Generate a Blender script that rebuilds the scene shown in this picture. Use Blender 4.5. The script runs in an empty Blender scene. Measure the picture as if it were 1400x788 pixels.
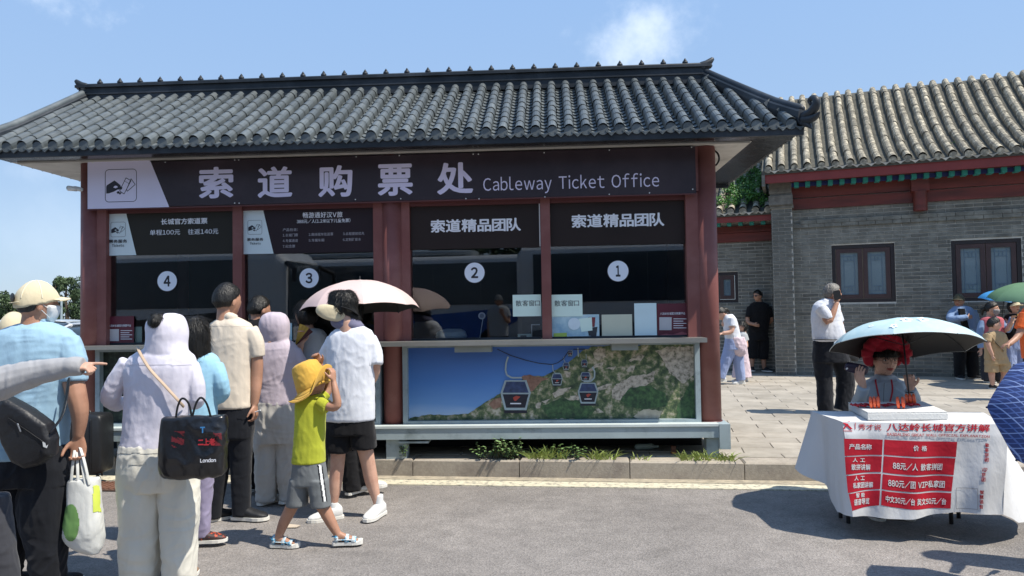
import bpy, math, random
import numpy as np
from mathutils import Vector, Matrix
random.seed(7); rng = np.random.default_rng(7)
SC = bpy.context.scene
COL = SC.collection
PI = math.pi

# ------------------------------------------------------------------ camera
CAMH = 1.53
PITCH, ROLL = math.radians(1.78), math.radians(0.927)
cp, sp = math.cos(PITCH), math.sin(PITCH); cr, sr = math.cos(ROLL), math.sin(ROLL)
FW = np.array([0, cp, sp]); u_ = np.array([0, -sp, cp]); r_ = np.array([1., 0, 0])
RT = r_*cr - u_*sr; UP = u_*cr + r_*sr
cam = bpy.data.cameras.new('camera'); cam.sensor_width = 36; cam.lens = 36*1000/1400
cam.clip_end = 3000; cam.clip_start = 0.05
camo = bpy.data.objects.new('camera', cam); COL.objects.link(camo)
m = Matrix(((RT[0], UP[0], -FW[0], 0), (RT[1], UP[1], -FW[1], 0), (RT[2], UP[2], -FW[2], CAMH), (0, 0, 0, 1)))
camo.matrix_world = m
SC.camera = camo

def ray(px, py):
    return FW*1000 + RT*(px-700) - UP*(py-394)
def P(px, py, Y):                       # world point seen at (px, py) at the distance Y
    d = ray(px, py); t = Y/d[1]
    return np.array([d[0]*t, Y, CAMH + d[2]*t])
def G(px, py, z=0.0):                   # point on the level z
    d = ray(px, py); t = (z-CAMH)/d[2]
    return np.array([d[0]*t, d[1]*t, z])

# ------------------------------------------------------------------ world, sun, exposure
SUNV = Vector((0.56, -0.27, 1.0)).normalized()     # direction towards the sun
world = bpy.data.worlds.new('World'); SC.world = world; world.use_nodes = True
nt = world.node_tree; nt.nodes.clear()
def N(nt, typ, **kw):
    n = nt.nodes.new(typ)
    for k, v in kw.items():
        if k in n.inputs.keys() if hasattr(n.inputs, 'keys') else False: n.inputs[k].default_value = v
        else: setattr(n, k, v)
    return n
sky = nt.nodes.new('ShaderNodeTexSky'); sky.sky_type = 'NISHITA'; sky.sun_disc = False
sky.sun_elevation = math.asin(SUNV.z); sky.sun_rotation = math.atan2(SUNV.x, SUNV.y)
sky.air_density = 1.0; sky.dust_density = 0.7; sky.ozone_density = 1.6; sky.altitude = 500
bg = nt.nodes.new('ShaderNodeBackground'); bg.inputs[1].default_value = 0.14
out = nt.nodes.new('ShaderNodeOutputWorld')
geo = nt.nodes.new('ShaderNodeTexCoord')
sxyz = nt.nodes.new('ShaderNodeSeparateXYZ'); nt.links.new(geo.outputs['Generated'], sxyz.inputs[0])
grd = nt.nodes.new('ShaderNodeValToRGB'); e_ = grd.color_ramp.elements
e_[0].position = 0.0; e_[0].color = (.45, .60, .79, 1); e_[1].position = .55; e_[1].color = (.325, .56, .98, 1)
nt.links.new(sxyz.outputs[2], grd.inputs[0])
gsc = nt.nodes.new('ShaderNodeVectorMath'); gsc.operation = 'SCALE'; gsc.inputs['Scale'].default_value = 3.7; nt.links.new(grd.outputs[0], gsc.inputs[0])
smx = nt.nodes.new('ShaderNodeMix'); smx.data_type = 'RGBA'; smx.inputs['Factor'].default_value = .86
nt.links.new(sky.outputs[0], smx.inputs['A']); nt.links.new(gsc.outputs[0], smx.inputs['B'])
prev = smx.outputs['Result']
def cloud(px, py, width, amount, scale, seed, prev, stretch=(1, 1, 1)):
    d = ray(px, py); d = d/np.linalg.norm(d)
    no = nt.nodes.new('ShaderNodeVectorMath'); no.operation = 'SUBTRACT'
    nt.links.new(geo.outputs['Generated'], no.inputs[0]); no.inputs[1].default_value = tuple(d)
    mul = nt.nodes.new('ShaderNodeVectorMath'); mul.operation = 'MULTIPLY'
    nt.links.new(no.outputs[0], mul.inputs[0]); mul.inputs[1].default_value = stretch
    ln = nt.nodes.new('ShaderNodeVectorMath'); ln.operation = 'LENGTH'; nt.links.new(mul.outputs[0], ln.inputs[0])
    nz = nt.nodes.new('ShaderNodeTexNoise'); nz.noise_dimensions = '4D'; nz.inputs['W'].default_value = seed
    nz.inputs['Scale'].default_value = scale; nz.inputs['Detail'].default_value = 7; nz.inputs['Roughness'].default_value = 0.6
    nt.links.new(geo.outputs['Generated'], nz.inputs['Vector'])
    a = nt.nodes.new('ShaderNodeMath'); a.operation = 'MULTIPLY_ADD'; a.inputs[1].default_value = width*3.6; nt.links.new(nz.outputs[0], a.inputs[0]); a.inputs[2].default_value = -width*1.15
    s = nt.nodes.new('ShaderNodeMath'); s.operation = 'SUBTRACT'; nt.links.new(a.outputs[0], s.inputs[0]); nt.links.new(ln.outputs['Value'], s.inputs[1])
    mr = nt.nodes.new('ShaderNodeMapRange'); mr.interpolation_type = 'SMOOTHSTEP'
    mr.inputs['From Min'].default_value = 0; mr.inputs['From Max'].default_value = width*1.1
    mr.inputs['To Max'].default_value = amount
    nt.links.new(s.outputs[0], mr.inputs[0])
    mx = nt.nodes.new('ShaderNodeMix'); mx.data_type = 'RGBA'; mx.inputs['B'].default_value = (4.3, 4.75, 5.3, 1)
    nt.links.new(mr.outputs[0], mx.inputs['Factor']); nt.links.new(prev, mx.inputs['A'])
    return mx.outputs['Result']
prev = cloud(875, 40, 0.105, 0.62, 8, 3.1, prev, (1, 1, 1.5))
prev = cloud(50, -5, 0.09, 0.65, 11, 5.2, prev, (1, 1, 2.2))
prev = cloud(40, 235, 0.07, 0.16, 9, 7.7, prev, (1, 1, 2.6))
prev = cloud(60, 330, 0.30, 0.16, 4, 2.7, prev, (1, 1, 3.0))
nt.links.new(prev, bg.inputs[0]); nt.links.new(bg.outputs[0], out.inputs[0])
sl = bpy.data.lights.new('sun', 'SUN'); sl.energy = 3.5; sl.angle = math.radians(0.6); sl.color = (1, 0.93, 0.82)
so = bpy.data.objects.new('sun', sl); COL.objects.link(so); so.location = (6, -3, 12)
so.rotation_euler = SUNV.to_track_quat('Z', 'Y').to_euler()
SC.view_settings.view_transform = 'Standard'; SC.view_settings.look = 'None'
SC.view_settings.exposure = 0.87; SC.view_settings.gamma = 1
SC.cycles.max_bounces = 8; SC.cycles.transparent_max_bounces = 12

# ------------------------------------------------------------------ materials
def lin(c):
    if isinstance(c, str):
        c = tuple(int(c[i:i+2], 16)/255 for i in (0, 2, 4))
        return tuple(x/12.92 if x < .04045 else ((x+.055)/1.055)**2.4 for x in c)
    return c
MATS = {}
def mat(name, color, rough=0.7, metal=0.0, spec=0.5, var=0.12, nscale=6, bump=0.0, bscale=60, bdist=0.01,
        stretch=(1, 1, 1), second=None, s2scale=3, s2lo=0.45, s2hi=0.65, sheen=0.0, coat=0.0, perobj=0.0, detail=5):
    if name in MATS: return MATS[name]
    color = lin(color)
    m = bpy.data.materials.new(name); m.use_nodes = True; t = m.node_tree; b = t.nodes['Principled BSDF']
    b.inputs['Roughness'].default_value = rough; b.inputs['Metallic'].default_value = metal
    b.inputs['Specular IOR Level'].default_value = spec; b.inputs['Sheen Weight'].default_value = sheen; b.inputs['Coat Weight'].default_value = coat
    tc = t.nodes.new('ShaderNodeTexCoord'); mp = t.nodes.new('ShaderNodeMapping'); mp.inputs['Scale'].default_value = stretch
    t.links.new(tc.outputs['Object'], mp.inputs[0])
    src = mp.outputs[0]
    if perobj:
        oi = t.nodes.new('ShaderNodeObjectInfo'); va = t.nodes.new('ShaderNodeVectorMath'); va.operation = 'ADD'
        sc = t.nodes.new('ShaderNodeVectorMath'); sc.operation = 'SCALE'; sc.inputs['Scale'].default_value = 1.0
        t.links.new(oi.outputs['Location'], sc.inputs[0])
        t.links.new(src, va.inputs[0]); t.links.new(sc.outputs[0], va.inputs[1]); src = va.outputs[0]
    nz = t.nodes.new('ShaderNodeTexNoise'); nz.inputs['Scale'].default_value = nscale; nz.inputs['Detail'].default_value = detail
    t.links.new(src, nz.inputs['Vector'])
    mr = t.nodes.new('ShaderNodeMapRange'); mr.inputs['From Min'].default_value = .25; mr.inputs['From Max'].default_value = .75
    mr.inputs['To Min'].default_value = 1-var; mr.inputs['To Max'].default_value = 1+var
    t.links.new(nz.outputs[0], mr.inputs[0])
    base = t.nodes.new('ShaderNodeRGB'); base.outputs[0].default_value = (*color, 1); cur = base.outputs[0]
    if second:
        n2 = t.nodes.new('ShaderNodeTexNoise'); n2.inputs['Scale'].default_value = s2scale; n2.inputs['Detail'].default_value = 8; n2.inputs['Roughness'].default_value = .65
        t.links.new(src, n2.inputs['Vector'])
        r2 = t.nodes.new('ShaderNodeMapRange'); r2.inputs['From Min'].default_value = s2lo; r2.inputs['From Max'].default_value = s2hi
        t.links.new(n2.outputs[0], r2.inputs[0])
        mx = t.nodes.new('ShaderNodeMix'); mx.data_type = 'RGBA'; t.links.new(r2.outputs[0], mx.inputs['Factor'])
        t.links.new(cur, mx.inputs['A']); mx.inputs['B'].default_value = (*lin(second), 1); cur = mx.outputs['Result']
    vs = t.nodes.new('ShaderNodeVectorMath'); vs.operation = 'SCALE'; t.links.new(cur, vs.inputs[0]); t.links.new(mr.outputs[0], vs.inputs['Scale'])
    last = vs.outputs[0]
    if perobj:
        oi2 = t.nodes.new('ShaderNodeObjectInfo'); m2 = t.nodes.new('ShaderNodeMapRange'); m2.inputs['To Min'].default_value = 1-perobj; m2.inputs['To Max'].default_value = 1+perobj
        t.links.new(oi2.outputs['Random'], m2.inputs[0]); v2 = t.nodes.new('ShaderNodeVectorMath'); v2.operation = 'SCALE'
        t.links.new(last, v2.inputs[0]); t.links.new(m2.outputs[0], v2.inputs['Scale']); last = v2.outputs[0]
    t.links.new(last, b.inputs['Base Color'])
    if bump:
        nb = t.nodes.new('ShaderNodeTexNoise'); nb.inputs['Scale'].default_value = bscale; nb.inputs['Detail'].default_value = 4
        t.links.new(src, nb.inputs['Vector']); bp = t.nodes.new('ShaderNodeBump'); bp.inputs['Strength'].default_value = bump; bp.inputs['Distance'].default_value = bdist
        t.links.new(nb.outputs[0], bp.inputs['Height']); t.links.new(bp.outputs[0], b.inputs['Normal'])
    MATS[name] = m; return m
def fabric(name, color, rough=.9, var=.07, fold=.55, stretch=(1, 1, .45), **kw):
    m = mat('fabric_'+name, color, rough=rough, spec=.25, var=var, nscale=9, stretch=stretch, sheen=.1, **kw)
    t = m.node_tree; b = t.nodes['Principled BSDF']
    if b.inputs['Normal'].is_linked: return m
    tc = t.nodes.new('ShaderNodeTexCoord'); mp = t.nodes.new('ShaderNodeMapping'); mp.inputs['Scale'].default_value = (1, 1, .6); mp.inputs['Rotation'].default_value = (.3, .5, 0); t.links.new(tc.outputs['Object'], mp.inputs[0])
    n1 = t.nodes.new('ShaderNodeTexNoise'); n1.noise_type = 'RIDGED_MULTIFRACTAL'; n1.inputs['Scale'].default_value = 4.2; n1.inputs['Detail'].default_value = 3; n1.inputs['Roughness'].default_value = .45; n1.inputs['Distortion'].default_value = .6
    n2 = t.nodes.new('ShaderNodeTexNoise'); n2.inputs['Scale'].default_value = 22; n2.inputs['Detail'].default_value = 5
    t.links.new(mp.outputs[0], n1.inputs['Vector']); t.links.new(mp.outputs[0], n2.inputs['Vector'])
    b1 = t.nodes.new('ShaderNodeBump'); b1.inputs['Strength'].default_value = fold; b1.inputs['Distance'].default_value = .022; t.links.new(n1.outputs[0], b1.inputs['Height'])
    b2 = t.nodes.new('ShaderNodeBump'); b2.inputs['Strength'].default_value = .5; b2.inputs['Distance'].default_value = .008; t.links.new(n2.outputs[0], b2.inputs['Height']); t.links.new(b1.outputs[0], b2.inputs['Normal'])
    t.links.new(b2.outputs[0], b.inputs['Normal']); return m

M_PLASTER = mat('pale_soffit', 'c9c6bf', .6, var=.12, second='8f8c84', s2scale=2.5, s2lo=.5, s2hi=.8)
M_DARKMETAL = mat('dark_roof_metal', '20262c', .5, spec=.35, var=.2, second='3a3f45', s2scale=2)
M_TILE = mat('grey_roof_tile', '4f5659', .5, spec=.5, var=.14, nscale=14, second='676d6e', s2scale=5, s2lo=.45, s2hi=.75, perobj=.16)
M_TILEDK = mat('dark_tile_groove', '4a4e4f', .6, var=.2)
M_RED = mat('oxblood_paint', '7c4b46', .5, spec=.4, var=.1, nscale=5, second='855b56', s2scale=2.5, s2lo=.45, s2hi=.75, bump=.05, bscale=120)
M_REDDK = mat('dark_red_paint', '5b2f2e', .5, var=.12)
M_STEEL = mat('grey_blue_steel', '98a6aa', .5, var=.1, nscale=4, second='7d8a8c', s2scale=6, s2lo=.5, s2hi=.7)
M_COUNTER = mat('brushed_counter', '9a9a95', .35, metal=.6, var=.12, nscale=8, stretch=(.3, 1, 1))
M_SIGN = mat('sign_dark_plum', '31272d', .38, spec=.4, var=.1, nscale=2, second='3d3238', s2scale=1.5)
M_SIGNW = mat('sign_lilac_white', 'dad6ec', .45, var=.04, nscale=2)
M_PANEL = mat('panel_brown', '2b211e', .5, spec=.25, var=.12, nscale=2.5)
M_PANELW = mat('panel_white', 'd2dfe1', .45, var=.04)
M_INK = mat('ink_dark', '22222c', .5, var=.02)
M_INKW = mat('print_white', 'e6e8ee', .5, var=.02)
M_INKL = mat('print_lilac', 'dad5ee', .5, var=.02)
M_WHITE = mat('white_paint', 'dcdedd', .5, var=.05)
M_BLACK = mat('black_plastic', '16171a', .4, var=.15)
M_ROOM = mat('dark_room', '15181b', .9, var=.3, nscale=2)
M_SKIN = mat('skin_light', 'c29a85', .5, spec=.4, var=.1, nscale=12, second='b07e6b', s2scale=9, s2lo=.5, s2hi=.8, bump=.05, bscale=150)
M_SKIN2 = mat('skin_tan', 'aa8069', .5, spec=.4, var=.12, nscale=10, second='8d6450', s2scale=8, s2lo=.5, s2hi=.8, bump=.05, bscale=150)
M_HAIR = mat('hair_black', '15130f', .45, spec=.5, var=.4, nscale=60, stretch=(1, 1, .2), bump=.8, bscale=90, bdist=.01)
M_HAIRG = mat('hair_grey', '77726b', .5, var=.35, nscale=80, stretch=(1, 1, .3), bump=.8, bscale=90, bdist=.01)
M_SHOEW = mat('shoe_white', 'd5d5d2', .6, var=.1)
M_SHOEB = mat('shoe_black', '17181b', .6, var=.2)
M_SOLE = mat('shoe_sole', 'd9d7cf', .7, var=.05)

def flat_mix(name, cols, scale, pos=None, rough=.6, stretch=(1, 1, 1)):
    m = bpy.data.materials.new(name); m.use_nodes = True; t = m.node_tree; b = t.nodes['Principled BSDF']; b.inputs['Roughness'].default_value = rough
    tc = t.nodes.new('ShaderNodeTexCoord'); mp = t.nodes.new('ShaderNodeMapping'); mp.inputs['Scale'].default_value = stretch
    nz = t.nodes.new('ShaderNodeTexNoise'); nz.inputs['Scale'].default_value = scale; nz.inputs['Detail'].default_value = 9; nz.inputs['Roughness'].default_value = .62
    cr_ = t.nodes.new('ShaderNodeValToRGB'); t.links.new(tc.outputs['Object'], mp.inputs[0]); t.links.new(mp.outputs[0], nz.inputs['Vector']); t.links.new(nz.outputs[0], cr_.inputs[0])
    el = cr_.color_ramp.elements
    pos = pos or [.3+.4*i/(len(cols)-1) for i in range(len(cols))]
    while len(el) < len(cols): el.new(.5)
    for e, p_, c in zip(el, pos, cols): e.position = p_; e.color = (*lin(c), 1)
    t.links.new(cr_.outputs[0], b.inputs['Base Color']); return m

def glass_mat(name, tint=(.35, .38, .4), ior=1.5, boost=1.0):
    m = bpy.data.materials.new(name); m.use_nodes = True; t = m.node_tree; t.nodes.clear()
    o = t.nodes.new('ShaderNodeOutputMaterial'); tr = t.nodes.new('ShaderNodeBsdfTransparent'); tr.inputs[0].default_value = (*tint, 1)
    gl = t.nodes.new('ShaderNodeBsdfGlossy'); gl.inputs['Roughness'].default_value = .01; gl.inputs[0].default_value = (boost, boost, boost, 1)
    fr = t.nodes.new('ShaderNodeFresnel'); fr.inputs[0].default_value = ior
    mx = t.nodes.new('ShaderNodeMixShader'); t.links.new(fr.outputs[0], mx.inputs[0]); t.links.new(tr.outputs[0], mx.inputs[1]); t.links.new(gl.outputs[0], mx.inputs[2])
    t.links.new(mx.outputs[0], o.inputs[0]); return m
M_GLASS = glass_mat('tinted_glass', (.85, .88, .9), 1.6)
M_GLASSCAR = glass_mat('car_glass', (.25, .3, .33), 1.6)

# ------------------------------------------------------------------ mesh helpers
class MB:
    def __init__(s): s.v = []; s.f = []; s.mi = []; s.n = 0
    def add(s, v, f, mi=0):
        v = np.asarray(v, float).reshape(-1, 3); s.v.append(v)
        o = s.n; s.f += [tuple(i+o for i in q) for q in f]; s.mi += [mi]*len(f); s.n += len(v); return s
    def verts(s): return np.concatenate(s.v) if s.v else np.zeros((0, 3))
    def mesh(s, name, mats, base=(0, 0, 0), smooth=False):
        me = bpy.data.meshes.new(name)
        me.from_pydata((s.verts()-np.asarray(base)).tolist(), [], s.f)
        for m in (mats if isinstance(mats, (list, tuple)) else [mats]): me.materials.append(m)
        if any(s.mi): me.polygons.foreach_set('material_index', s.mi)
        if smooth: me.polygons.foreach_set('use_smooth', [True]*len(me.polygons))
        me.update(); return me
    def obj(s, name, mats, parent=None, smooth=False, base=None):
        b = base if base is not None else (BASE.get(parent.name_full, (0, 0, 0)) if parent else (0, 0, 0))
        o = bpy.data.objects.new(name, s.mesh(name, mats, b, smooth)); COL.objects.link(o)
        if parent: o.parent = parent; BASE[o.name_full] = b
        else: o.location = b; BASE[o.name_full] = b
        return o
BASE = {}
def linko(o, parent=None): COL.objects.link(o); o.parent = parent; return o
def tag(o, label=None, cat=None, group=None, kind=None):
    if label: o['label'] = label
    if cat: o['category'] = cat
    if group: o['group'] = group
    if kind: o['kind'] = kind
    return o
def thing(name, label, cat, loc, group=None):
    o = bpy.data.objects.new(name, None); COL.objects.link(o); o.location = tuple(loc); o.empty_display_size = .1
    BASE[o.name_full] = np.asarray(loc, float); return tag(o, label, cat, group)
def inst(name, me, M, parent):
    o = bpy.data.objects.new(name, me); COL.objects.link(o); o.parent = parent
    b = BASE[parent.name_full]; L = M.copy(); L.translation = L.translation-Vector(b); o.matrix_local = L; return o
BOXF = [(0, 3, 2, 1), (4, 5, 6, 7), (0, 1, 5, 4), (1, 2, 6, 5), (2, 3, 7, 6), (3, 0, 4, 7)]
class Frame:                            # upright frame: u along the facade, v going back, z up
    def __init__(s, o, deg):
        a = math.radians(deg); s.o = np.array([o[0], o[1], 0.]); s.U = np.array([math.cos(a), -math.sin(a), 0]); s.V = np.array([math.sin(a), math.cos(a), 0])
    def W(s, u, v, z): return s.o + s.U*u + s.V*v + np.array([0, 0, z])
    def pix(s, px, py, v=0):            # (u, z) where the sight line meets the plane v
        d = ray(px, py); t = (v + s.o@s.V)/(d@s.V)
        p = np.array([0, 0, CAMH]) + d*t - s.o; return p@s.U, p[2]
    def box(s, mb, u0, u1, v0, v1, z0, z1, mi=0, tap=0):
        c = [s.W(u, v, z) for z in (z0, z1) for u, v in ((u0, v0), (u1, v0), (u1, v1), (u0, v1))]
        mb.add(c, BOXF, mi); return mb
    def pbox(s, mb, x0, y0, x1, y1, v0, v1, mi=0):   # box whose front face is given by its corner pixels
        a, za = s.pix(x0, y0, v0); b, _ = s.pix(x1, y0, v0); _, zb = s.pix(x0, y1, v0)
        return s.box(mb, a, b, v0, v1, zb, za, mi)
    def quad(s, mb, pts, v, mi=0, n=1):  # flat polygon from pixel points
        vs = [s.W(*s.pix(x, y, v)[:1], v, s.pix(x, y, v)[1]) for x, y in pts]
        mb.add(vs, [tuple(range(len(vs)))[::-1]], mi); return mb
    def mat(s, u, v, z):
        p = s.W(u, v, z); return Matrix(((s.U[0], s.V[0], 0, p[0]), (s.U[1], s.V[1], 0, p[1]), (0, 0, 1, p[2]), (0, 0, 0, 1)))
WORLD = Frame((0, 0), 0)
def ring(c, a, b, n, p=2.0, ph=0.0):
    out = []
    for i in range(n):
        t = 2*PI*i/n+ph; ct, st = math.cos(t), math.sin(t)
        x = math.copysign(abs(ct)**(2/p), ct); y = math.copysign(abs(st)**(2/p), st)
        out.append(c + a*x + b*y)
    return out
def loft(mb, secs, n=20, p=2.2, mi=0, cap=True):
    vs = []; fs = []
    for c, a, b in secs: vs += ring(np.asarray(c), np.asarray(a), np.asarray(b), n, p)
    k = len(secs)
    for j in range(k-1):
        for i in range(n):
            q = (j*n+i, j*n+(i+1) % n, (j+1)*n+(i+1) % n, (j+1)*n+i); fs.append(q)
    if cap: fs.append(tuple(range(n))[::-1]); fs.append(tuple((k-1)*n+i for i in range(n)))
    mb.add(vs, fs, mi); return mb
def tube(mb, pts, rad, n=10, mi=0, round_ends=True, flat=None):
    pts = [np.asarray(p, float) for p in pts]
    rad = list(rad) if hasattr(rad, '__len__') else [rad]*len(pts)
    if round_ends:
        d0 = pts[0]-pts[1]; d0 /= np.linalg.norm(d0)+1e-9; d1 = pts[-1]-pts[-2]; d1 /= np.linalg.norm(d1)+1e-9
        r0, r1 = rad[0], rad[-1]
        pts = [pts[0]+d0*r0*.98, pts[0]+d0*r0*.6]+pts+[pts[-1]+d1*r1*.6, pts[-1]+d1*r1*.98]; rad = [r0*.2, r0*.8]+rad+[r1*.8, r1*.2]
    k = len(pts); T = []
    for i in range(k):
        d = pts[min(i+1, k-1)]-pts[max(i-1, 0)]; T.append(d/(np.linalg.norm(d)+1e-9))
    ref = np.array([0, 0, 1.]) if abs(T[0][2]) < .9 else np.array([0, 1., 0])
    A = np.cross(T[0], ref); A /= np.linalg.norm(A); secs = []
    for i in range(k):
        A = A - T[i]*(A@T[i]); A /= np.linalg.norm(A)+1e-9; B = np.cross(T[i], A)
        fl = 1 if flat is None else flat
        secs.append((pts[i], A*rad[i], B*rad[i]*fl))
    return loft(mb, secs, n, 2.0, mi)
def smoothpath(pts, sub=4):             # Catmull-Rom through rows of numbers
    a = np.asarray(pts, float); out = []
    for i in range(len(a)-1):
        p0, p1, p2, p3 = a[max(i-1, 0)], a[i], a[i+1], a[min(i+2, len(a)-1)]
        for k in range(sub):
            t = k/sub; out.append(.5*((2*p1)+(p2-p0)*t+(2*p0-5*p1+4*p2-p3)*t*t+(3*p1-p0-3*p2+p3)*t**3))
    out.append(a[-1]); return np.array(out)
def ellipsoid(mb, c, ax, n=14, m_=10, mi=0):
    c = np.asarray(c, float); ax = [np.asarray(a, float) for a in ax]; vs = [c+ax[2]]
    for j in range(1, m_):
        ph = PI*j/m_
        for i in range(n):
            t = 2*PI*i/n; vs.append(c+ax[0]*math.sin(ph)*math.cos(t)+ax[1]*math.sin(ph)*math.sin(t)+ax[2]*math.cos(ph))
    vs.append(c-ax[2]); fs = [(0, 1+i, 1+(i+1) % n) for i in range(n)]
    for j in range(m_-2):
        for i in range(n): fs.append((1+j*n+i, 1+(j+1)*n+i, 1+(j+1)*n+(i+1) % n, 1+j*n+(i+1) % n))
    e = len(vs)-1; fs += [(e, 1+(m_-2)*n+(i+1) % n, 1+(m_-2)*n+i) for i in range(n)]
    mb.add(vs, fs, mi); return mb
def cyl(mb, c0, c1, r0, r1=None, n=20, mi=0):
    r1 = r0 if r1 is None else r1
    return tube(mb, [c0, c1], [r0, r1], n, mi, False)
def grid(mb, fn, ns, nt_, mi=0, s0=0, s1=1, t0=0, t1=1, both=False):
    vs = [fn(s0+(s1-s0)*i/ns, t0+(t1-t0)*j/nt_) for j in range(nt_+1) for i in range(ns+1)]
    fs = [(j*(ns+1)+i, j*(ns+1)+i+1, (j+1)*(ns+1)+i+1, (j+1)*(ns+1)+i) for j in range(nt_) for i in range(ns)]
    mb.add(vs, fs, mi); return mb
def sines(Pn, freq, seed, octs=3):
    r = np.random.default_rng(seed); o = np.zeros(len(Pn)); a = 1
    Q = Pn.copy()
    for k in range(octs):
        for _ in range(3):
            d = r.normal(size=3); d /= np.linalg.norm(d); w = r.normal(size=3); w /= np.linalg.norm(w)
            o += a*np.sin(Q@d*freq + 1.6*np.sin(Q@w*freq*.7+r.uniform(0, 6)) + r.uniform(0, 6))/3
        freq *= 1.9; a *= .5
    return o
def remesh(mb, voxel, smooth_it=4, wr=0.0, wfreq=9, seed=0, zsq=.5, ridge=True):
    me0 = mb.mesh('tmp', []) if False else bpy.data.meshes.new('tmp'); me0.from_pydata(mb.verts().tolist(), [], mb.f)
    o = bpy.data.objects.new('tmp', me0); COL.objects.link(o)
    md = o.modifiers.new('r', 'REMESH'); md.mode = 'VOXEL'; md.voxel_size = voxel; md.adaptivity = 0
    if smooth_it:
        s = o.modifiers.new('s', 'SMOOTH'); s.factor = .5; s.iterations = smooth_it
    dg = bpy.context.evaluated_depsgraph_get(); dg.update()
    me = bpy.data.meshes.new_from_object(o.evaluated_get(dg)); bpy.data.objects.remove(o); bpy.data.meshes.remove(me0)
    n = len(me.vertices); co = np.empty(n*3, 'f'); me.vertices.foreach_get('co', co); co = co.reshape(-1, 3).astype(float)
    if wr:
        no = np.empty(n*3, 'f'); me.vertices.foreach_get('normal', no); no = no.reshape(-1, 3)
        q = co*np.array([1, 1, zsq]); big = sines(q, wfreq, seed, 2)
        if ridge:
            warp = np.stack([sines(q, 14, seed+k, 1) for k in (11, 12, 13)], 1)*.035
            fold = np.abs(sines(q+warp, 42, seed+5, 2)); fold = 1-np.clip(fold*1.5, 0, 1)          # narrow creases
            w = .8*big+.9*fold*(.55+.45*sines(q, 9, seed+8, 1))+.25*sines(q, 55, seed+3, 1)
            q3 = (q+warp*1.5)*np.array([.55, .55, 1.7]); f3 = 1-np.clip(np.abs(sines(q3, 44, seed+21, 1))*1.7, 0, 1); w = w+.42*f3*np.clip(sines(q, 7, seed+31, 1)+.5, 0, 1.2)
        else: w = big
        co = co + no*(w*wr)[:, None]
    me.polygons.foreach_set('use_smooth', [True]*len(me.polygons))
    return me, co
def put(me, co, name, mats, parent):
    b = BASE[parent.name_full]; me.vertices.foreach_set('co', (co-b).astype('f').ravel()); me.name = name
    me.materials.clear()
    for m in (mats if isinstance(mats, (list, tuple)) else [mats]): me.materials.append(m)
    me.update(); o = bpy.data.objects.new(name, me); COL.objects.link(o); o.parent = parent; BASE[o.name_full] = b; return o

TXT = {}
def glyph(ch):
    c = chr(ord(ch)+0xFEE0) if '!' <= ch <= '~' else ch
    if c not in TXT:
        cu = bpy.data.curves.new('t', 'FONT'); cu.body = c; cu.resolution_u = 3
        o = bpy.data.objects.new('t', cu); COL.objects.link(o); dg = bpy.context.evaluated_depsgraph_get(); dg.update()
        me = bpy.data.meshes.new_from_object(o.evaluated_get(dg)); TXT[c] = (np.array([tuple(x.co)[:2] for x in me.vertices]), [tuple(p.vertices) for p in me.polygons])
        bpy.data.objects.remove(o); bpy.data.meshes.remove(me); bpy.data.curves.remove(cu)
    return TXT[c]
def text_geo(body, bold=0.0, gap=.1):   # glyph outlines laid out in the unit box, third number = layer
    x = 0; V = []; Fc = []; n = 0; shifts = [(0, 0)] + ([(bold*math.cos(a), bold*math.sin(a)) for a in np.linspace(0, 2*PI, 9)[:-1]] if bold else [])
    for ch in body:
        if ch == ' ': x += .42; continue
        v, f = glyph(ch); lo, hi = v[:, 0].min(), v[:, 0].max()
        for k, (sx, sy) in enumerate(shifts):
            V.append(np.column_stack([v[:, 0]-lo+x+sx, v[:, 1]+sy, np.full(len(v), float(k))])); Fc += [tuple(i+n for i in q) for q in f]; n += len(v)
        x += hi-lo+gap
    V = np.concatenate(V); lo = V.min(0); hi = V.max(0); V[:, :2] = (V[:, :2]-lo[:2])/(hi[:2]-lo[:2]); return V, Fc
def lettering(fr, body, x0, y0, x1, y1, v, m, parent, bold=0.0, gap=.1):
    ua, za = fr.pix(x0, y0, v); ub, _ = fr.pix(x1, y0, v); _, zb = fr.pix(x0, y1, v)
    st, f = text_geo(body, bold, gap); mb = MB()
    mb.add([fr.W(ua+(ub-ua)*s, v-.00012*l, zb+(za-zb)*t) for s, t, l in st], f)
    return mb.obj('lettering', m, parent)
def leafcloud(mb, centers, radii, n, size, squash=1.0, mi=0, rg=None):
    rg = rg or rng
    for c, r in zip(centers, radii):
        d = rg.normal(size=(n, 3)); d /= np.linalg.norm(d, axis=1)[:, None]; rr = r*rg.uniform(.35, 1, n)**.5
        p = np.asarray(c)+d*rr[:, None]*np.array([1, 1, squash]); a = rg.normal(size=(n, 3)); a /= np.linalg.norm(a, axis=1)[:, None]
        b = np.cross(a, rg.normal(size=(n, 3))); b /= np.linalg.norm(b, axis=1)[:, None]; sz = size*rg.uniform(.6, 1.3, n)[:, None]
        vs = np.stack([p-a*sz, p+b*sz*.55, p+a*sz, p-b*sz*.55], 1).reshape(-1, 3)
        mb.add(vs, [(4*i, 4*i+1, 4*i+2, 4*i+3) for i in range(n)], mi)
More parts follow.
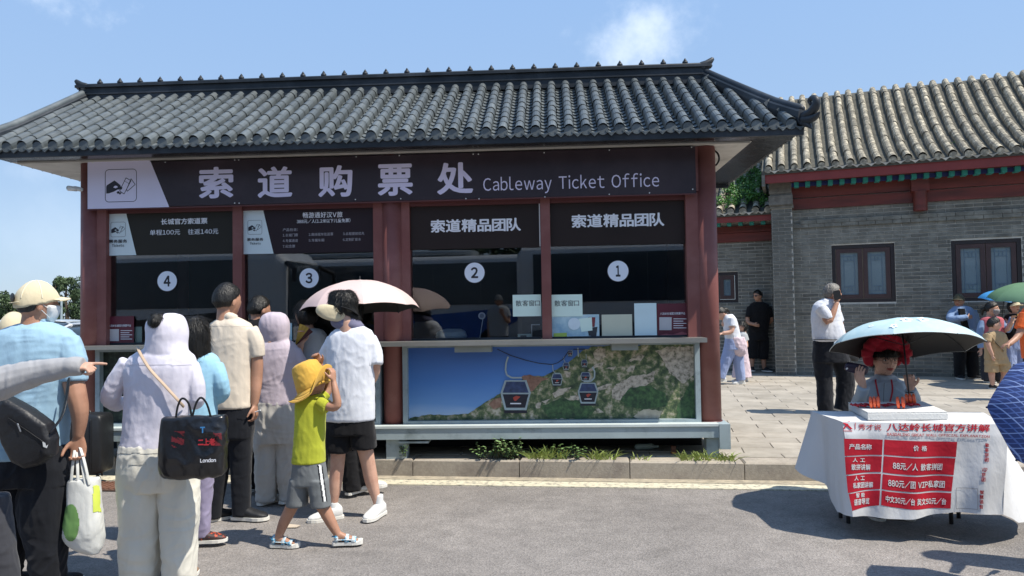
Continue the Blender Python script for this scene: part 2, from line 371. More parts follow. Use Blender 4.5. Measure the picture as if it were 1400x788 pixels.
# ------------------------------------------------------------------ the setting
ZP = 0.16                                # level of the pavement
KF = Frame(G(700, 629.5, ZP)[:2], 7.2)  # kerb frame: v = 0 is the kerb's front face
KF.o[2] = 0
def asphalt():
    m = bpy.data.materials.new('asphalt'); m.use_nodes = True; t = m.node_tree; b = t.nodes['Principled BSDF']; b.inputs['Roughness'].default_value = .88
    tc = t.nodes.new('ShaderNodeTexCoord')
    def noise(s, d=6, r=.6):
        n = t.nodes.new('ShaderNodeTexNoise'); n.inputs['Scale'].default_value = s; n.inputs['Detail'].default_value = d; n.inputs['Roughness'].default_value = r
        t.links.new(tc.outputs['Object'], n.inputs['Vector']); return n.outputs[0]
    vo = t.nodes.new('ShaderNodeTexVoronoi'); vo.inputs['Scale'].default_value = 95; t.links.new(tc.outputs['Object'], vo.inputs['Vector'])
    def ramp(src, a, b_, c, d):
        r = t.nodes.new('ShaderNodeMapRange'); r.inputs['From Min'].default_value = a; r.inputs['From Max'].default_value = b_; r.inputs['To Min'].default_value = c; r.inputs['To Max'].default_value = d
        t.links.new(src, r.inputs[0]); return r.outputs[0]
    def mul(a, b_):
        m_ = t.nodes.new('ShaderNodeMath'); m_.operation = 'MULTIPLY'; t.links.new(a, m_.inputs[0]); t.links.new(b_, m_.inputs[1]); return m_.outputs[0]
    w = mul(mul(ramp(noise(.7, 8), .3, .7, .8, 1.2), ramp(noise(6, 8), .3, .7, .86, 1.14)), ramp(noise(160, 3), .3, .7, .78, 1.22))
    sp_ = t.nodes.new('ShaderNodeSeparateColor'); t.links.new(vo.outputs['Color'], sp_.inputs[0])
    w = mul(w, ramp(sp_.outputs[0], 0, 1, .8, 1.2))
    w = mul(w, mul(ramp(noise(2.4, 9, .7), .56, .64, 1.0, .86), ramp(noise(14, 9, .75), .62, .68, 1.0, .8)))
    sc = t.nodes.new('ShaderNodeVectorMath'); sc.operation = 'SCALE'; sc.inputs[0].default_value = (.215, .197, .182); t.links.new(w, sc.inputs['Scale'])
    t.links.new(sc.outputs[0], b.inputs['Base Color'])
    bp = t.nodes.new('ShaderNodeBump'); bp.inputs['Strength'].default_value = .7; bp.inputs['Distance'].default_value = .006
    t.links.new(vo.outputs['Distance'], bp.inputs['Height']); t.links.new(bp.outputs[0], b.inputs['Normal']); return m
mb = MB()
mb.add([(-900, -600, -.02), (900, -600, -.02), (900, 1500, -.02), (-900, 1500, -.02)], [(0, 1, 2, 3)])
tag(mb.obj('ground', mat('dry_ground', '77746a', .95, var=.2, nscale=.3)), kind='structure')
mb = MB(); mb.add([(-60, -40, 0), (60, -40, 0), (60, 45, 0), (-60, 45, 0)], [(0, 1, 2, 3)])
tag(mb.obj('road', asphalt()), kind='structure')
# dusty gutter strip and painted line
mb = MB(); KF.box(mb, -9, 12, -.13, 0.0, .0, .006)
tag(mb.obj('gutter', mat('gutter_dust', 'a59b88', .95, var=.2, nscale=9, second='857e70', s2scale=14, bump=.3)), kind='structure')
M_LINE = mat('worn_road_paint', 'c8c1aa', .8, var=.1, nscale=20, second='8f8b7e', s2scale=22, s2lo=.5, s2hi=.62)
mb = MB(); KF.box(mb, -9, 12, -.34, -.16, .0, .009); tag(mb.obj('road_line', M_LINE), kind='structure')
# kerb with single stones
M_KERB = mat('granite_kerb', 'a49b8d', .85, var=.13, nscale=40, second='8a8177', s2scale=3, bump=.35, bscale=90, bdist=.006, perobj=.07)
mb = MB(); KF.box(mb, -9, 12, .03, .26, 0, ZP-.03)
kerb = tag(mb.obj('kerb', mat('kerb_bed', '6b665d', .9)), kind='structure')
def bevbox(mb, fr, u0, u1, v0, v1, z0, z1, b=.012, mi=0):   # block with a chamfered top
    c = [fr.W(u, v, z0) for u, v in ((u0, v0), (u1, v0), (u1, v1), (u0, v1))]
    d = [fr.W(u, v, z1-b) for u, v in ((u0, v0), (u1, v0), (u1, v1), (u0, v1))]
    e = [fr.W(u, v, z1) for u, v in ((u0+b, v0+b), (u1-b, v0+b), (u1-b, v1-b), (u0+b, v1-b))]
    q = [(0, 3, 2, 1), (8, 9, 10, 11)]
    for i in range(4):
        j = (i+1) % 4; q += [(i, j, 4+j, 4+i), (4+i, 4+j, 8+j, 8+i)]
    mb.add(c+d+e, q, mi)
u0j = KF.pix(710, 640, 0)[0]
for i in range(-8, 11):
    a = u0j+i*1.0; mb = MB(); bevbox(mb, KF, a+.004, a+.996, random.uniform(-.003, .004), .24, .0, ZP+random.uniform(-.003, .004), .014)
    mb.obj('kerb_stone', M_KERB, kerb)
# pavement with paving stones
mb = MB(); KF.box(mb, -9, 40, .25, 60, 0, ZP-.012)
pave = tag(mb.obj('pavement', mat('paving_joint', '8c8475', .95, var=.2)), kind='structure')
M_SLAB = mat('paving_slab', 'a19a8e', .85, var=.1, nscale=7, second='8e877b', s2scale=2.2, bump=.15, bscale=70, perobj=.12)
PF = Frame(KF.o, 12.0); cand = []
L_, B_ = .60, .30
for r in range(-8, 70):
    for c in range(-16, 40):
        u = c*L_+(r % 2)*L_*.5; v = r*B_+.3; w = PF.W(u+L_/2, v+B_/2, ZP)
        kv = (w-KF.o)@KF.V; ku = (w-KF.o)@KF.U
        if kv < .45 or kv > 14 or ku < -8: continue
        d = w-np.array([0, 0, CAMH]); dep = d@FW; sx = 700+1000*(d@RT)/dep
        cand.append((w[1] + (0 if 960 < sx < 1480 else 100), u, v))
cand.sort(); stuff = MB()
for k, (_, u, v) in enumerate(cand):
    dz = random.uniform(-.002, .002)
    if k < 300:
        mb = MB(); bevbox(mb, PF, u+.003, u+L_-.003, v+.003, v+B_-.003, ZP-.03, ZP+dz, .004); mb.obj('paving_stone', M_SLAB, pave)
    elif k < 1500: bevbox(stuff, PF, u+.003, u+L_-.003, v+.003, v+B_-.003, ZP-.03, ZP+dz, .004)
tag(stuff.obj('paving_stone', M_SLAB, pave), kind='stuff')
# a strip of edge stones behind the kerb
for i in range(-14, 19):
    a = u0j+i*.6; mb = MB(); bevbox(mb, KF, a+.003, a+.597, .246, .44, ZP-.03, ZP+random.uniform(-.002, .002), .004); mb.obj('edge_stone', M_SLAB, pave)
# iron drain grate at the far left
g0 = G(138, 661); gf = Frame(g0[:2], 7.2)
mb = MB(); gf.box(mb, 0, .5, -.30, 0, .006, .016)
gr = tag(mb.obj('drain_grate', mat('rust_frame', '5b4438', .8, var=.3)), 'rusty iron drain grate in the gutter behind the suitcase', 'drain grate')
for i in range(9):
    mb = MB(); gf.box(mb, .02+i*.052, .045+i*.052, -.285, -.015, .016, .024); mb.obj('bar', mat('rust_bar', '6e4c3c', .8, var=.3), gr)
for i in range(3):
    mb = MB(); gf.box(mb, .01, .49, -.25+i*.1, -.235+i*.1, .0161, .022); mb.obj('cross_bar', MATS['rust_bar'], gr)

# ------------------------------------------------------------------ the ticket office
K = Frame((0, 6.9), 3.194)
to = thing('ticket_office', 'ticket office kiosk with dark red columns, grey tiled roof and long dark sign', 'kiosk', K.W(-1, 1, ZP))
def kb(name, m, boxes, parent=to, smooth=False):
    mb = MB()
    for b in boxes: K.box(mb, *b)
    return mb.obj(name, m, parent, smooth)
uu = lambda px, py, v=0: K.pix(px, py, v)[0]
zz = lambda px, py, v=0: K.pix(px, py, v)[1]
ZB = zz(700, 582.5, -.10)               # top of base beam
ZC = zz(700, 466, -.2)                  # counter top
ZS0, ZS1 = zz(700, 270.5, -.03), zz(700, 207.5, -.03)
ZSOF = ZS1+.015
uL, uR = uu(103, 400, 0), uu(990, 579, 0)
uM0, uM1 = uu(523, 584, .02), uu(552, 584, .02)
DEEP = 2.0
def column(u0, u1, v):
    c = (u0+u1)/2; r = (u1-u0)/2; mb = MB()
    cyl(mb, K.W(c, v+r, ZB+.001), K.W(c, v+r, ZSOF-.001), r, n=28)
    o = mb.obj('column', M_RED, to, True); return c, r, v+r
cR = column(uu(959, 579, 0), uR, 0); cM = column(uM0, uM1, .0); cL = column(uL, uL+.215, .0)
for c, r, v in (cR, cL):                # back columns
    mb = MB(); cyl(mb, K.W(c, DEEP-.1, ZB+.001), K.W(c, DEEP-.1, ZSOF-.001), r, n=20); mb.obj('column', M_RED, to, True)
for c, r, v in (cR, cM, cL):
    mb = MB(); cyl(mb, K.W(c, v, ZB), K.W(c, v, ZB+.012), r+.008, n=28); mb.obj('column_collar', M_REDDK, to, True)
# base beam, its end and its posts
kb('base_beam', M_STEEL, [(uL-.1, uu(983, 590, -.1), -.10, .12, zz(700, 600.5, -.1), ZB), (uL-.1, uu(983, 590, -.1), DEEP-.2, DEEP, zz(700, 600.5, -.1), ZB)])
kb('beam_end', M_STEEL, [(uu(983, 590, -.1)+.001, uu(998, 590, -.1), -.12, DEEP+.02, zz(990, 614, -.1)-0.0, ZB+.004)])
kb('beam_ledge', mat('pale_steel', 'c3ccca', .5, var=.1), [(uL-.1, uu(983, 590, -.1), -.112, .0, ZB-.016, ZB+.006)])  # paler steel strip along the beam's upper edge
for a, b in ((966, 983), (528, 556), (160, 190)):
    for v in (-.06, DEEP-.2):
        kb('post', M_STEEL, [(uu(a, 610, -.06), uu(b, 610, -.06), v, v+.12, ZP-.01, zz(700, 600.5, -.1)-.001)])
kb('post_cap', M_STEEL, [(uu(545, 605, -.08), uu(586, 605, -.08), -.09, .05, zz(560, 606.5, -.09), zz(560, 604, -.09))])
kb('floor_plate', M_DARKMETAL, [(uL, uR-.1, .13, DEEP-.21, ZB-.08, ZB-.03)])
kb('void_shade_sheet', mat('void_shade_dark', '1d2022', .9, var=.3), [(uL, uR-.1, .55, .6, ZP-.01, ZB-.081)])  # dark sheet painted in for the shaded void under the kiosk
# floor and back/side walls of the booth
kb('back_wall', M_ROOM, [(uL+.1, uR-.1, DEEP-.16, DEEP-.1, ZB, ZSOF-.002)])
for a in (uL+.02, uR-.2):
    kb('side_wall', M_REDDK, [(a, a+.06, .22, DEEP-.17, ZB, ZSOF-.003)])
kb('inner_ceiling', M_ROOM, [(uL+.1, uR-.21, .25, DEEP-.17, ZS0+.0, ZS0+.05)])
kb('desk', mat('desk_grey', '4a4d4e', .6), [(uL+.12, uR-.22, .3, .8, ZC-.12, ZC-.05)])
# pilasters, mullions, header
def pil(x0, y0, x1, v0=.04, v1=.2, za=None):
    a = uu(x0, y0, v0); b = uu(x1, y0, v0); kb('pilaster', M_RED, [(a, b, v0, v1, ZC-.01, ZS0+.02)])
pil(126, 400, 145); pil(511, 400, 561, .06); pil(939, 360, 957)
kb('mullion', M_RED, [(uu(318, 330, .05), uu(330.5, 330, .05), .05, .17, ZC-.005, ZS0+.02)])
kb('mullion', M_RED, [(uu(739.5, 330, .05), uu(752.5, 330, .05), .05, .17, ZC-.005, ZS0+.02)])
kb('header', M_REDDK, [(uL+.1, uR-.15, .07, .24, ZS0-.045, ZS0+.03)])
kb('lintel', M_RED, [(uL+.1, uR-.15, .03, .23, ZS0+.031, ZSOF-.003)])
# counter
kb('counter', M_COUNTER, [(uL-.02, uu(510, 470, -.2)-.0, -.17, .3, ZC-.035, ZC), (uu(510, 470, -.2)+.003, uu(967, 466, -.2), -.2, .3, ZC-.04, ZC+.001)])
for a, b in ((622, 672), (836, 872)):
    kb('counter_bracket', mat('bracket_grey', '8d9591', .5, var=.1), [(uu(a, 475, -.1), uu(b, 475, -.1), -.13, .0, ZC-.105, ZC-.041)])
# glass panes
def pane(x0, x1, y, name='window_pane'):
    return kb(name, M_GLASS, [(uu(x0, y, .12), uu(x1, y, .12), .12, .128, ZC+.0015, ZS0-.046)])
for a, b in ((145, 318), (330.5, 511.5), (561, 739.5), (752.5, 939)): pane(a-1, b+1, 350)
for a, b in ((145, 318), (330.5, 511.5), (561, 739.5), (752.5, 939)):
    kb('window_rail', M_DARKMETAL, [(uu(a, 460, .1), uu(b, 460, .1), .1, .15, ZC+.0015, ZC+.02)])
# sign board with its print
sg = kb('signboard', M_SIGN, [(uu(119.5, 250, -.03), uu(951.5, 250, -.03), -.03, .019, ZS0, ZS1)])
SV = -.033
mb = MB(); K.quad(mb, [(119.8, 221.5), (205, 219), (231.5, 283.6), (119.8, 286)], SV); mb.obj('white_field', M_SIGNW, sg)
mb = MB(); K.quad(mb, [(119, 286.3), (951.5, 264.3), (951.5, 266), (119, 288)], SV-.002); mb.obj('lower_edge', M_REDDK, sg)
for ch, x0, y0, x1, y1 in (('索', 271.8, 229, 319, 272), ('道', 352, 228.5, 399.5, 271), ('购', 434.8, 226.8, 481.7, 270), ('票', 516, 225, 564, 268.5), ('处', 597, 223, 646.5, 266.6)):
    lettering(K, ch, x0, y0, x1, y1, SV, M_INKL, sg, .028)
lettering(K, 'Cableway Ticket Office', 660.5, 242.5, 901, 266.5, SV, M_INKL, sg, 0.0, .13)
def icon(x0, y0, x1, y1, v, parent):     # hand holding two tickets inside a rounded frame
    fx = lambda s: x0+(x1-x0)*s; fy = lambda t, s=0: y0+(y1-y0)*t-(x1-x0)*s*.0
    mb = MB(); uA, zA = K.pix(x0, y0, v); uB, _ = K.pix(x1, y0, v); _, zB = K.pix(x0, y1, v); Wd = uB-uA; Hd = zA-zB
    def pt(s, t, dv=0): return K.W(uA+Wd*s, v-dv, zA-Hd*t)
    outp = []; inn = []; w = .018
    for cx, cy, a0 in ((.88, .12, -90), (.88, .88, 0), (.12, .88, 90), (.12, .12, 180)):
        for k in range(5):
            a = math.radians(a0+k*22.5); outp.append(pt(cx+.12*math.cos(a), cy+.12*math.sin(a))); inn.append(pt(cx+(.12-w)*math.cos(a), cy+(.12-w)*math.sin(a)))
    n = len(outp); mb.add(outp+inn, [(i, (i+1) % n, n+(i+1) % n, n+i) for i in range(n)])
    hand = [(.04, .52), (.06, .48), (.30, .34), (.48, .48), (.50, .53), (.55, .56), (.53, .62), (.40, .62), (.28, .68), (.12, .73), (.04, .73)]
    mb.add([pt(a, b) for a, b in hand], [tuple(range(len(hand)))])
    mb.add([pt(a, b) for a, b in [(.36, .70), (.42, .66), (.48, .72), (.50, .69), (.52, .73), (.47, .78), (.44, .74), (.40, .75)]], [tuple(range(8))])
    def outline(pg, w=.010):
        c = np.mean(pg, 0)
        for i in range(len(pg)):
            a = np.array(pg[i]); b = np.array(pg[(i+1) % len(pg)]); d = b-a; nrm = np.array([-d[1], d[0]]); nrm = nrm/np.linalg.norm(nrm)*w
            mb.add([pt(*(a-nrm)), pt(*(b-nrm)), pt(*(b+nrm)), pt(*(a+nrm))], [(0, 1, 2, 3)])
    outline([(.66, .27), (.82, .36), (.60, .76), (.46, .66)]); outline([(.82, .30), (.95, .48), (.70, .68), (.68, .62)])
    for k in range(4): mb.add([pt(.62+.035*k, .36+.02*k), pt(.64+.035*k, .37+.02*k), pt(.635+.035*k, .39+.02*k), pt(.615+.035*k, .38+.02*k)], [(0, 1, 2, 3)])
    mb.obj('ticket_symbol', M_INK, parent)
    mb = MB(); mb.add([pt(a, b, .0008) for a, b in [(.26, .55), (.32, .50), (.38, .51), (.41, .55), (.33, .58)]], [tuple(range(5))]); mb.obj('symbol_gap', M_SIGNW if parent is sg else M_PANELW, parent)
icon(143.5, 232, 187, 277, SV-.001, sg)
mb = MB()
for x, y in ((127, 222.5), (226, 222), (321, 219), (326.5, 219), (487, 214.5), (546, 213), (647, 211), (654, 211), (744, 209), (833, 205.5), (945.5, 201.5), (128, 282.5), (222, 281.5), (321, 278), (327, 278), (486, 273), (548, 272), (637, 272), (655, 272), (745, 269.5), (833, 266), (888, 264), (947, 259)):
    u, z = K.pix(x, y, SV); cyl(mb, K.W(u, SV-.004, z), K.W(u, SV, z), .006, n=8)
tag(mb.obj('screws', M_WHITE, sg), kind='stuff')
# four printed panels over the windows
PV = .095
def panel(name, x0, y0, x1, y1, m):
    mb = MB(); K.pbox(mb, x0, y0, x1, y1, PV, PV+.012); return mb.obj(name, m, to)
p4 = panel('price_panel', 143.5, 288.5, 319, 350, mat('panel_olive', '2b2822', .5, spec=.25, var=.08, nscale=2.5)); p3 = panel('price_panel', 330.6, 285.5, 510.5, 348, mat('panel_plum', '2b1f24', .5, spec=.25, var=.08, nscale=2.5))
p2 = panel('group_panel', 561, 281.5, 739, 341.8, M_PANEL); p1 = panel('group_panel', 752, 277.5, 939.5, 337, M_PANEL)
p4['label'] = 'olive price panel with white corner field over window 4'; p3['label'] = 'plum price panel with list of seven items over window 3'
LV = PV-.003
for pn, q, ic in ((p4, [(143.6, 288.4), (171.5, 287.8), (186.4, 349), (143.6, 350)], (151.4, 304, 171.7, 324.4)), (p3, [(330.8, 285.2), (359, 284.5), (374, 347), (330.8, 347.8)], (338.6, 301.5, 358.2, 321))):
    mb = MB(); K.quad(mb, q, LV); mb.obj('white_field', M_PANELW, pn); icon(*ic, LV-.002, pn)
lettering(K, '票务服务', 149, 328, 173.8, 332.8, LV-.002, M_INK, p4, .02); lettering(K, 'Tickets', 153, 334, 169.7, 338, LV-.002, M_INK, p4, .01)
lettering(K, '票务服务', 337.8, 325.8, 360, 330, LV-.002, M_INK, p3, .02); lettering(K, 'Tickets', 341.5, 331.5, 356.5, 334.8, LV-.002, M_INK, p3, .01)
lettering(K, '长城官方索道票', 220, 299.3, 283.5, 307.6, LV, M_INKW, p4, .02)
lettering(K, '单程100元', 205, 314.6, 246.2, 322, LV, M_INKW, p4, .005); lettering(K, '往返140元', 257, 313.4, 298.4, 321, LV, M_INKW, p4, .005)
lettering(K, '畅游通好汉V旅', 414, 290.6, 468.3, 298.6, LV, M_INKW, p3, .015)
lettering(K, '388元/人（1.2米以下儿童免票）', 405.7, 300.4, 479, 305.9, LV, M_INKW, p3, .01)
for s, a, b, c, d in (('产品包含：', 386.5, 312.4, 407, 316.6), ('1.长城门票', 386.5, 319.8, 407.3, 324), ('2.南线缆车往返票', 422, 318.8, 455.5, 323), ('3.去程提前优先', 468.8, 317.8, 498, 322), ('4.专属通道', 386.5, 327.4, 407.3, 331.6), ('5.专属车厢', 422, 326.8, 443.3, 331), ('6.定制矿泉水', 468.8, 325.8, 493.5, 330), ('7.纪念票', 386.5, 335, 403.5, 339.2)):
    lettering(K, s, a, b, c, d, LV, mat('print_dim', 'a9a5ab', .5, var=.02), p3, .006)
lettering(K, '索道精品团队', 588.8, 300.6, 712, 318.6, LV, M_INKW, p2, .028); lettering(K, '索道精品团队', 781.3, 293.6, 908, 312, LV, M_INKW, p1, .028)
for pn, x, y0, y1 in ((p2, 736.6, 277, 337), (p1, 937.6, 313, 330)):
    mb = MB(); K.pbox(mb, x, y0, x+1.4, y1, PV-.01, PV); mb.obj('curled_edge', M_WHITE, pn)
# window numbers
for s, x, y, r in (('4', 228.5, 384.6, 14), ('3', 422.5, 380.4, 13.6), ('2', 648.8, 373, 13.8), ('1', 845, 370.8, 14)):
    u, z = K.pix(x, y, .112); r = r*.0070
    mb = MB(); cyl(mb, K.W(u, .1135, z), K.W(u, .119, z), r*1.06, n=40); rim = mb.obj('number_disc', M_INK, to); rim['label'] = 'white window number disc reading '+s
    mb = MB(); cyl(mb, K.W(u, .1115, z), K.W(u, .1134, z), r, n=40); mb.obj('disc_face', mat('disc_pale', 'dde4ef', .5, var=.03), rim)
    st, f = text_geo(s, .035); w = r*(.72 if s != '1' else .46); h = r*1.1; mb = MB()
    mb.add([K.W(u-w/2+w*a, .1105-.0001*l, z-h/2+h*b) for a, b, l in st], f); mb.obj('lettering', M_INK, rim)
# below the counter: frames and the printed landscape
MV = .06
def frame_px(x0, y0, x1, y1, w, v0, v1):
    a, za = K.pix(x0, y0, v0); b, _ = K.pix(x1, y1, v0); zb = ZB+.002; za = ZC-.042
    kb('mural_frame', M_STEEL, [(a, a+w, v0, v1, zb, za), (b-w, b, v0, v1, zb, za), (a+w, b-w, v0, v1, zb, zb+w*.7), (a+w, b-w, v0, v1, za-w*.5, za)])
    return a+w, b-w, zb+w*.7, za-w*.5
fa = frame_px(550, 480, 959, 577, .045, .0, .09)
fb = frame_px(130, 480, 520, 577, .045, .0, .09)
kb('panel_backing', M_DARKMETAL, [(uL+.1, uR-.1, .085, .12, ZB+.003, ZC-.05)])
def print_sky():
    m = bpy.data.materials.new('printed_sky'); m.use_nodes = True; t = m.node_tree; b = t.nodes['Principled BSDF']; b.inputs['Roughness'].default_value = .35
    tc = t.nodes.new('ShaderNodeTexCoord'); sx = t.nodes.new('ShaderNodeSeparateXYZ'); t.links.new(tc.outputs['Generated'], sx.inputs[0])
    nz = t.nodes.new('ShaderNodeTexNoise'); nz.inputs['Scale'].default_value = 3; nz.inputs['Detail'].default_value = 6; t.links.new(tc.outputs['Generated'], nz.inputs['Vector'])
    a = t.nodes.new('ShaderNodeMath'); a.operation = 'MULTIPLY_ADD'; a.inputs[1].default_value = .18; t.links.new(nz.outputs[0], a.inputs[0]); t.links.new(sx.outputs[2], a.inputs[2])
    r = t.nodes.new('ShaderNodeValToRGB'); e = r.color_ramp.elements; e[0].position = .1; e[0].color = (*lin('b5cde6'), 1); e[1].position = 1; e[1].color = (*lin('3a66b0'), 1)
    x = e.new(.3); x.color = (*lin('6fa0d8'), 1); x = e.new(.6); x.color = (*lin('4f86cc'), 1)
    t.links.new(a.outputs[0], r.inputs[0]); t.links.new(r.outputs[0], b.inputs['Base Color']); return m
mu = thing('cableway_mural', 'printed landscape of gondolas over a green rocky hill below windows 1 and 2', 'mural', K.W((fa[0]+fa[1])/2, MV, fa[2]))
mu.parent = None
mb = MB(); K.box(mb, fa[0]+.001, fa[1]-.001, MV, MV+.01, fa[2]+.001, fa[3]-.001); mb.obj('printed_sky', print_sky(), mu)
M_HILL = flat_mix('printed_hill', ['26362b', '44573c', '67754f', '9b957c', 'c6beaa'], 15, [.32, .44, .52, .59, .68])
M_ROCK = flat_mix('printed_rock', ['5a6248', 'a0978a', 'bdb4a4', 'd0c7b6'], 26, [.36, .45, .55, .7]); M_ROCKR = flat_mix('printed_red_rock', ['6b4d40', '8e6b5a', 'a98a75'], 14)
M_BUSH = flat_mix('printed_bush', ['22352a', '3a5838', '557a48'], 25)
def mpx(x, y):                           # pixel of the mural crop (scale 5.385 from 640,460)
    return 640+x/5.385, 460+y/5.385
def mquad(pts, v, name, m, big=None, parent=mu, jag=0):
    pp = [mpx(*p) for p in pts] if big is None else pts
    if jag:
        q = []
        for i in range(len(pp)):
            a = np.array(pp[i]); b = np.array(pp[(i+1) % len(pp)]); n_ = max(1, int(np.linalg.norm(b-a)/4))
            for k in range(n_): q.append(tuple(a+(b-a)*k/n_+(rng.normal(size=2)*jag if k else 0)))
        pp = q
    cl = []
    for x, y in pp:
        u, z = K.pix(x, y, v); cl.append(K.W(min(max(u, fa[0]+.002), fa[1]-.002), v, min(max(z, fa[2]+.002), fa[3]-.002)))
    mb = MB(); mb.add(cl, [tuple(range(len(cl)))[::-1]])
    me = mb.obj(name, m, parent); return me
mquad([(556, 578), (556, 573), (585, 567), (610, 568), (640, 566), (655, 556), (672, 545), (700, 528), (722, 514), (745, 514), (762, 505), (775, 497), (790, 485), (808, 474), (965, 470), (965, 582), (556, 582)], MV-.003, 'printed_hill', M_HILL, 1, jag=.6)
mquad([(392, 300), (410, 288), (455, 282), (500, 298), (560, 305), (600, 312), (540, 330), (480, 400), (455, 410)], MV-.005, 'printed_rock', M_ROCKR, jag=.5)
mquad([(150, 500), (200, 460), (240, 450), (250, 520), (190, 540)], MV-.005, 'printed_rock', M_ROCKR, jag=.5)
for pts, mm in (([(925, 110), (960, 85), (1010, 90), (1020, 150), (960, 180), (930, 160)], M_ROCK), ([(880, 250), (930, 210), (1000, 185), (990, 215), (900, 260)], M_ROCK), ([(1180, 180), (1230, 145), (1300, 145), (1270, 185)], M_ROCK),
                ([(620, 420), (690, 385), (760, 375), (740, 400), (640, 455)], M_ROCK), ([(495, 500), (540, 485), (530, 530), (500, 530)], M_ROCK), ([(715, 270), (755, 262), (750, 300), (725, 305)], M_ROCK),
                ([(930, 385), (1000, 360), (1060, 350), (1020, 385), (950, 405)], M_ROCK), ([(1160, 250), (1230, 215), (1220, 250), (1180, 265)], M_ROCK),
                ([(590, 560), (630, 555), (610, 590)], M_ROCK), ([(920, 545), (960, 530), (1000, 560), (960, 565)], M_ROCK), ([(1010, 240), (1090, 222), (1070, 250)], M_ROCK), ([(540, 480), (610, 460), (570, 495)], M_ROCK), ([(750, 440), (820, 430), (815, 470), (760, 470)], M_ROCK)):
    mquad(pts, MV-.005, 'printed_rock', mm, jag=1.0)
mquad([(835, 533), (850, 520), (880, 512), (896, 508), (893, 522), (875, 530), (848, 548), (838, 545)], MV-.005, 'printed_rock', M_ROCK, 1, jag=1.0)
mquad([(895, 480), (912, 474), (950, 473), (952, 510), (935, 525), (915, 510), (905, 490)], MV-.005, 'printed_rock', M_ROCK, 1, jag=1.0)
mquad([(866, 570), (882, 558), (905, 562), (900, 574), (880, 577)], MV-.005, 'printed_rock', flat_mix('printed_pale_rock', ['a59c86', 'c9c2ac'], 14), 1, jag=.5)
mquad([(848, 548), (862, 530), (885, 528), (910, 538), (912, 555), (880, 560), (856, 556)], MV-.006, 'printed_bush', M_BUSH, 1, jag=.8)
mquad([(740, 556), (765, 545), (800, 550), (815, 560), (800, 573), (750, 572)], MV-.006, 'printed_bush', M_BUSH, 1, jag=.8)
mquad([(925, 560), (940, 530), (953, 515), (953, 576), (925, 576)], MV-.006, 'printed_bush', M_BUSH, 1, jag=.8)
M_CAB = mat('printed_cabin_dark', '1b2130', .3, var=.3, nscale=30); M_CABG = mat('printed_cabin_glass', '33456a', .3, var=.4, nscale=30); M_CABF = mat('printed_cabin_frame', '9fb0b4', .4)
def gondola(cx, y0, y1, w, v=MV-.009, hang=None):
    def q(pts, name, m, dv): mquad([(cx+a*w, y0+b*(y1-y0)) for a, b in pts], v-dv, name, m, 1)
    g = lambda pts: pts
    q([(-.40, 0), (.40, 0), (.56, .42), (.50, .62), (.40, 1), (-.40, 1), (-.52, .62), (-.56, .42)], 'printed_cabin', M_CABF, 0)
    q([(-.34, .05), (.34, .05), (.48, .42), (-.48, .42)], 'printed_cabin_window', M_CABG, .001)
    q([(-.48, .47), (.48, .47), (.43, .62), (.35, .92), (-.35, .92), (-.43, .62)], 'printed_cabin_front', M_CAB, .001)
    q([(-.42, 1.01), (.42, 1.01), (.42, 1.1), (-.42, 1.1)], 'printed_cabin_shadow', M_CAB, 0)
    q([(-.1, .58), (.02, .52), (.18, .55), (.0, .70), (-.06, .68)], 'printed_logo', mat('logo_red', 'b0483c', .5), .002)
    q([(-.2, .76), (.2, .76), (.2, .80), (-.2, .80)], 'printed_caption', M_INKW, .002)
gondola(705, 520, 561, 37); gondola(804, 523.5, 552, 25); gondola(761.5, 511, 527, 14); gondola(800.5, 509, 521, 12.5); gondola(774, 496, 506, 8.5); gondola(799, 492, 502, 8); gondola(779.5, 479, 487, 6.5)
def mline(pts, w, m=M_CABF, v=MV-.011, name='printed_cable'):
    mb = MB()
    for (x0, y0), (x1, y1) in zip(pts, pts[1:]):
        d = np.array([x1-x0, y1-y0]); n_ = np.array([-d[1], d[0]])/np.linalg.norm(d)*w/2
        K.quad(mb, [(x0-n_[0], y0-n_[1]), (x1-n_[0], y1-n_[1]), (x1+n_[0], y1+n_[1]), (x0+n_[0], y0+n_[1])], v)
    mb.obj(name, m, mu)
mline([mpx(*p) for p in ((215, 95), (310, 140), (420, 175), (520, 198), (620, 208), (660, 195), (700, 168), (740, 110))], 1.0, M_INK)
mline([mpx(*p) for p in ((295, 150), (280, 195), (275, 250), (285, 285), (320, 305), (395, 305))], 2.2, M_CABF, name='printed_hanger')
mline([mpx(*p) for p in ((915, 225), (932, 260), (930, 305), (905, 330), (850, 332))], 2.0, M_CABF, name='printed_hanger')
mline([mpx(*p) for p in ((622, 210), (625, 250), (640, 272), (675, 272))], 1.0, M_CABF, name='printed_hanger')
mline([mpx(*p) for p in ((705, 150), (705, 175), (715, 190))], .8, M_CABF, name='printed_hanger'); mline([mpx(*p) for p in ((868, 130), (870, 165))], .8, M_CABF, name='printed_hanger')
mline([mpx(*p) for p in ((808, 85), (812, 150))], 1.6, M_CABF, name='printed_tower'); mline([mpx(*p) for p in ((775, 97), (860, 95))], 1.2, M_INK, name='printed_tower_arm')
hb = thing('hedge_mural', 'dark green printed landscape below windows 3 and 4 behind the queue', 'mural', K.W((fb[0]+fb[1])/2, MV, fb[2]))
mb = MB(); K.box(mb, fb[0]+.001, fb[1]-.001, MV, MV+.01, fb[2]+.001, fb[3]-.001); mb.obj('printed_hedge', flat_mix('printed_hedge', ['0d1512', '1d2b22', '324434', '5b6a5a'], 16, [.35, .5, .6, .75]), hb)

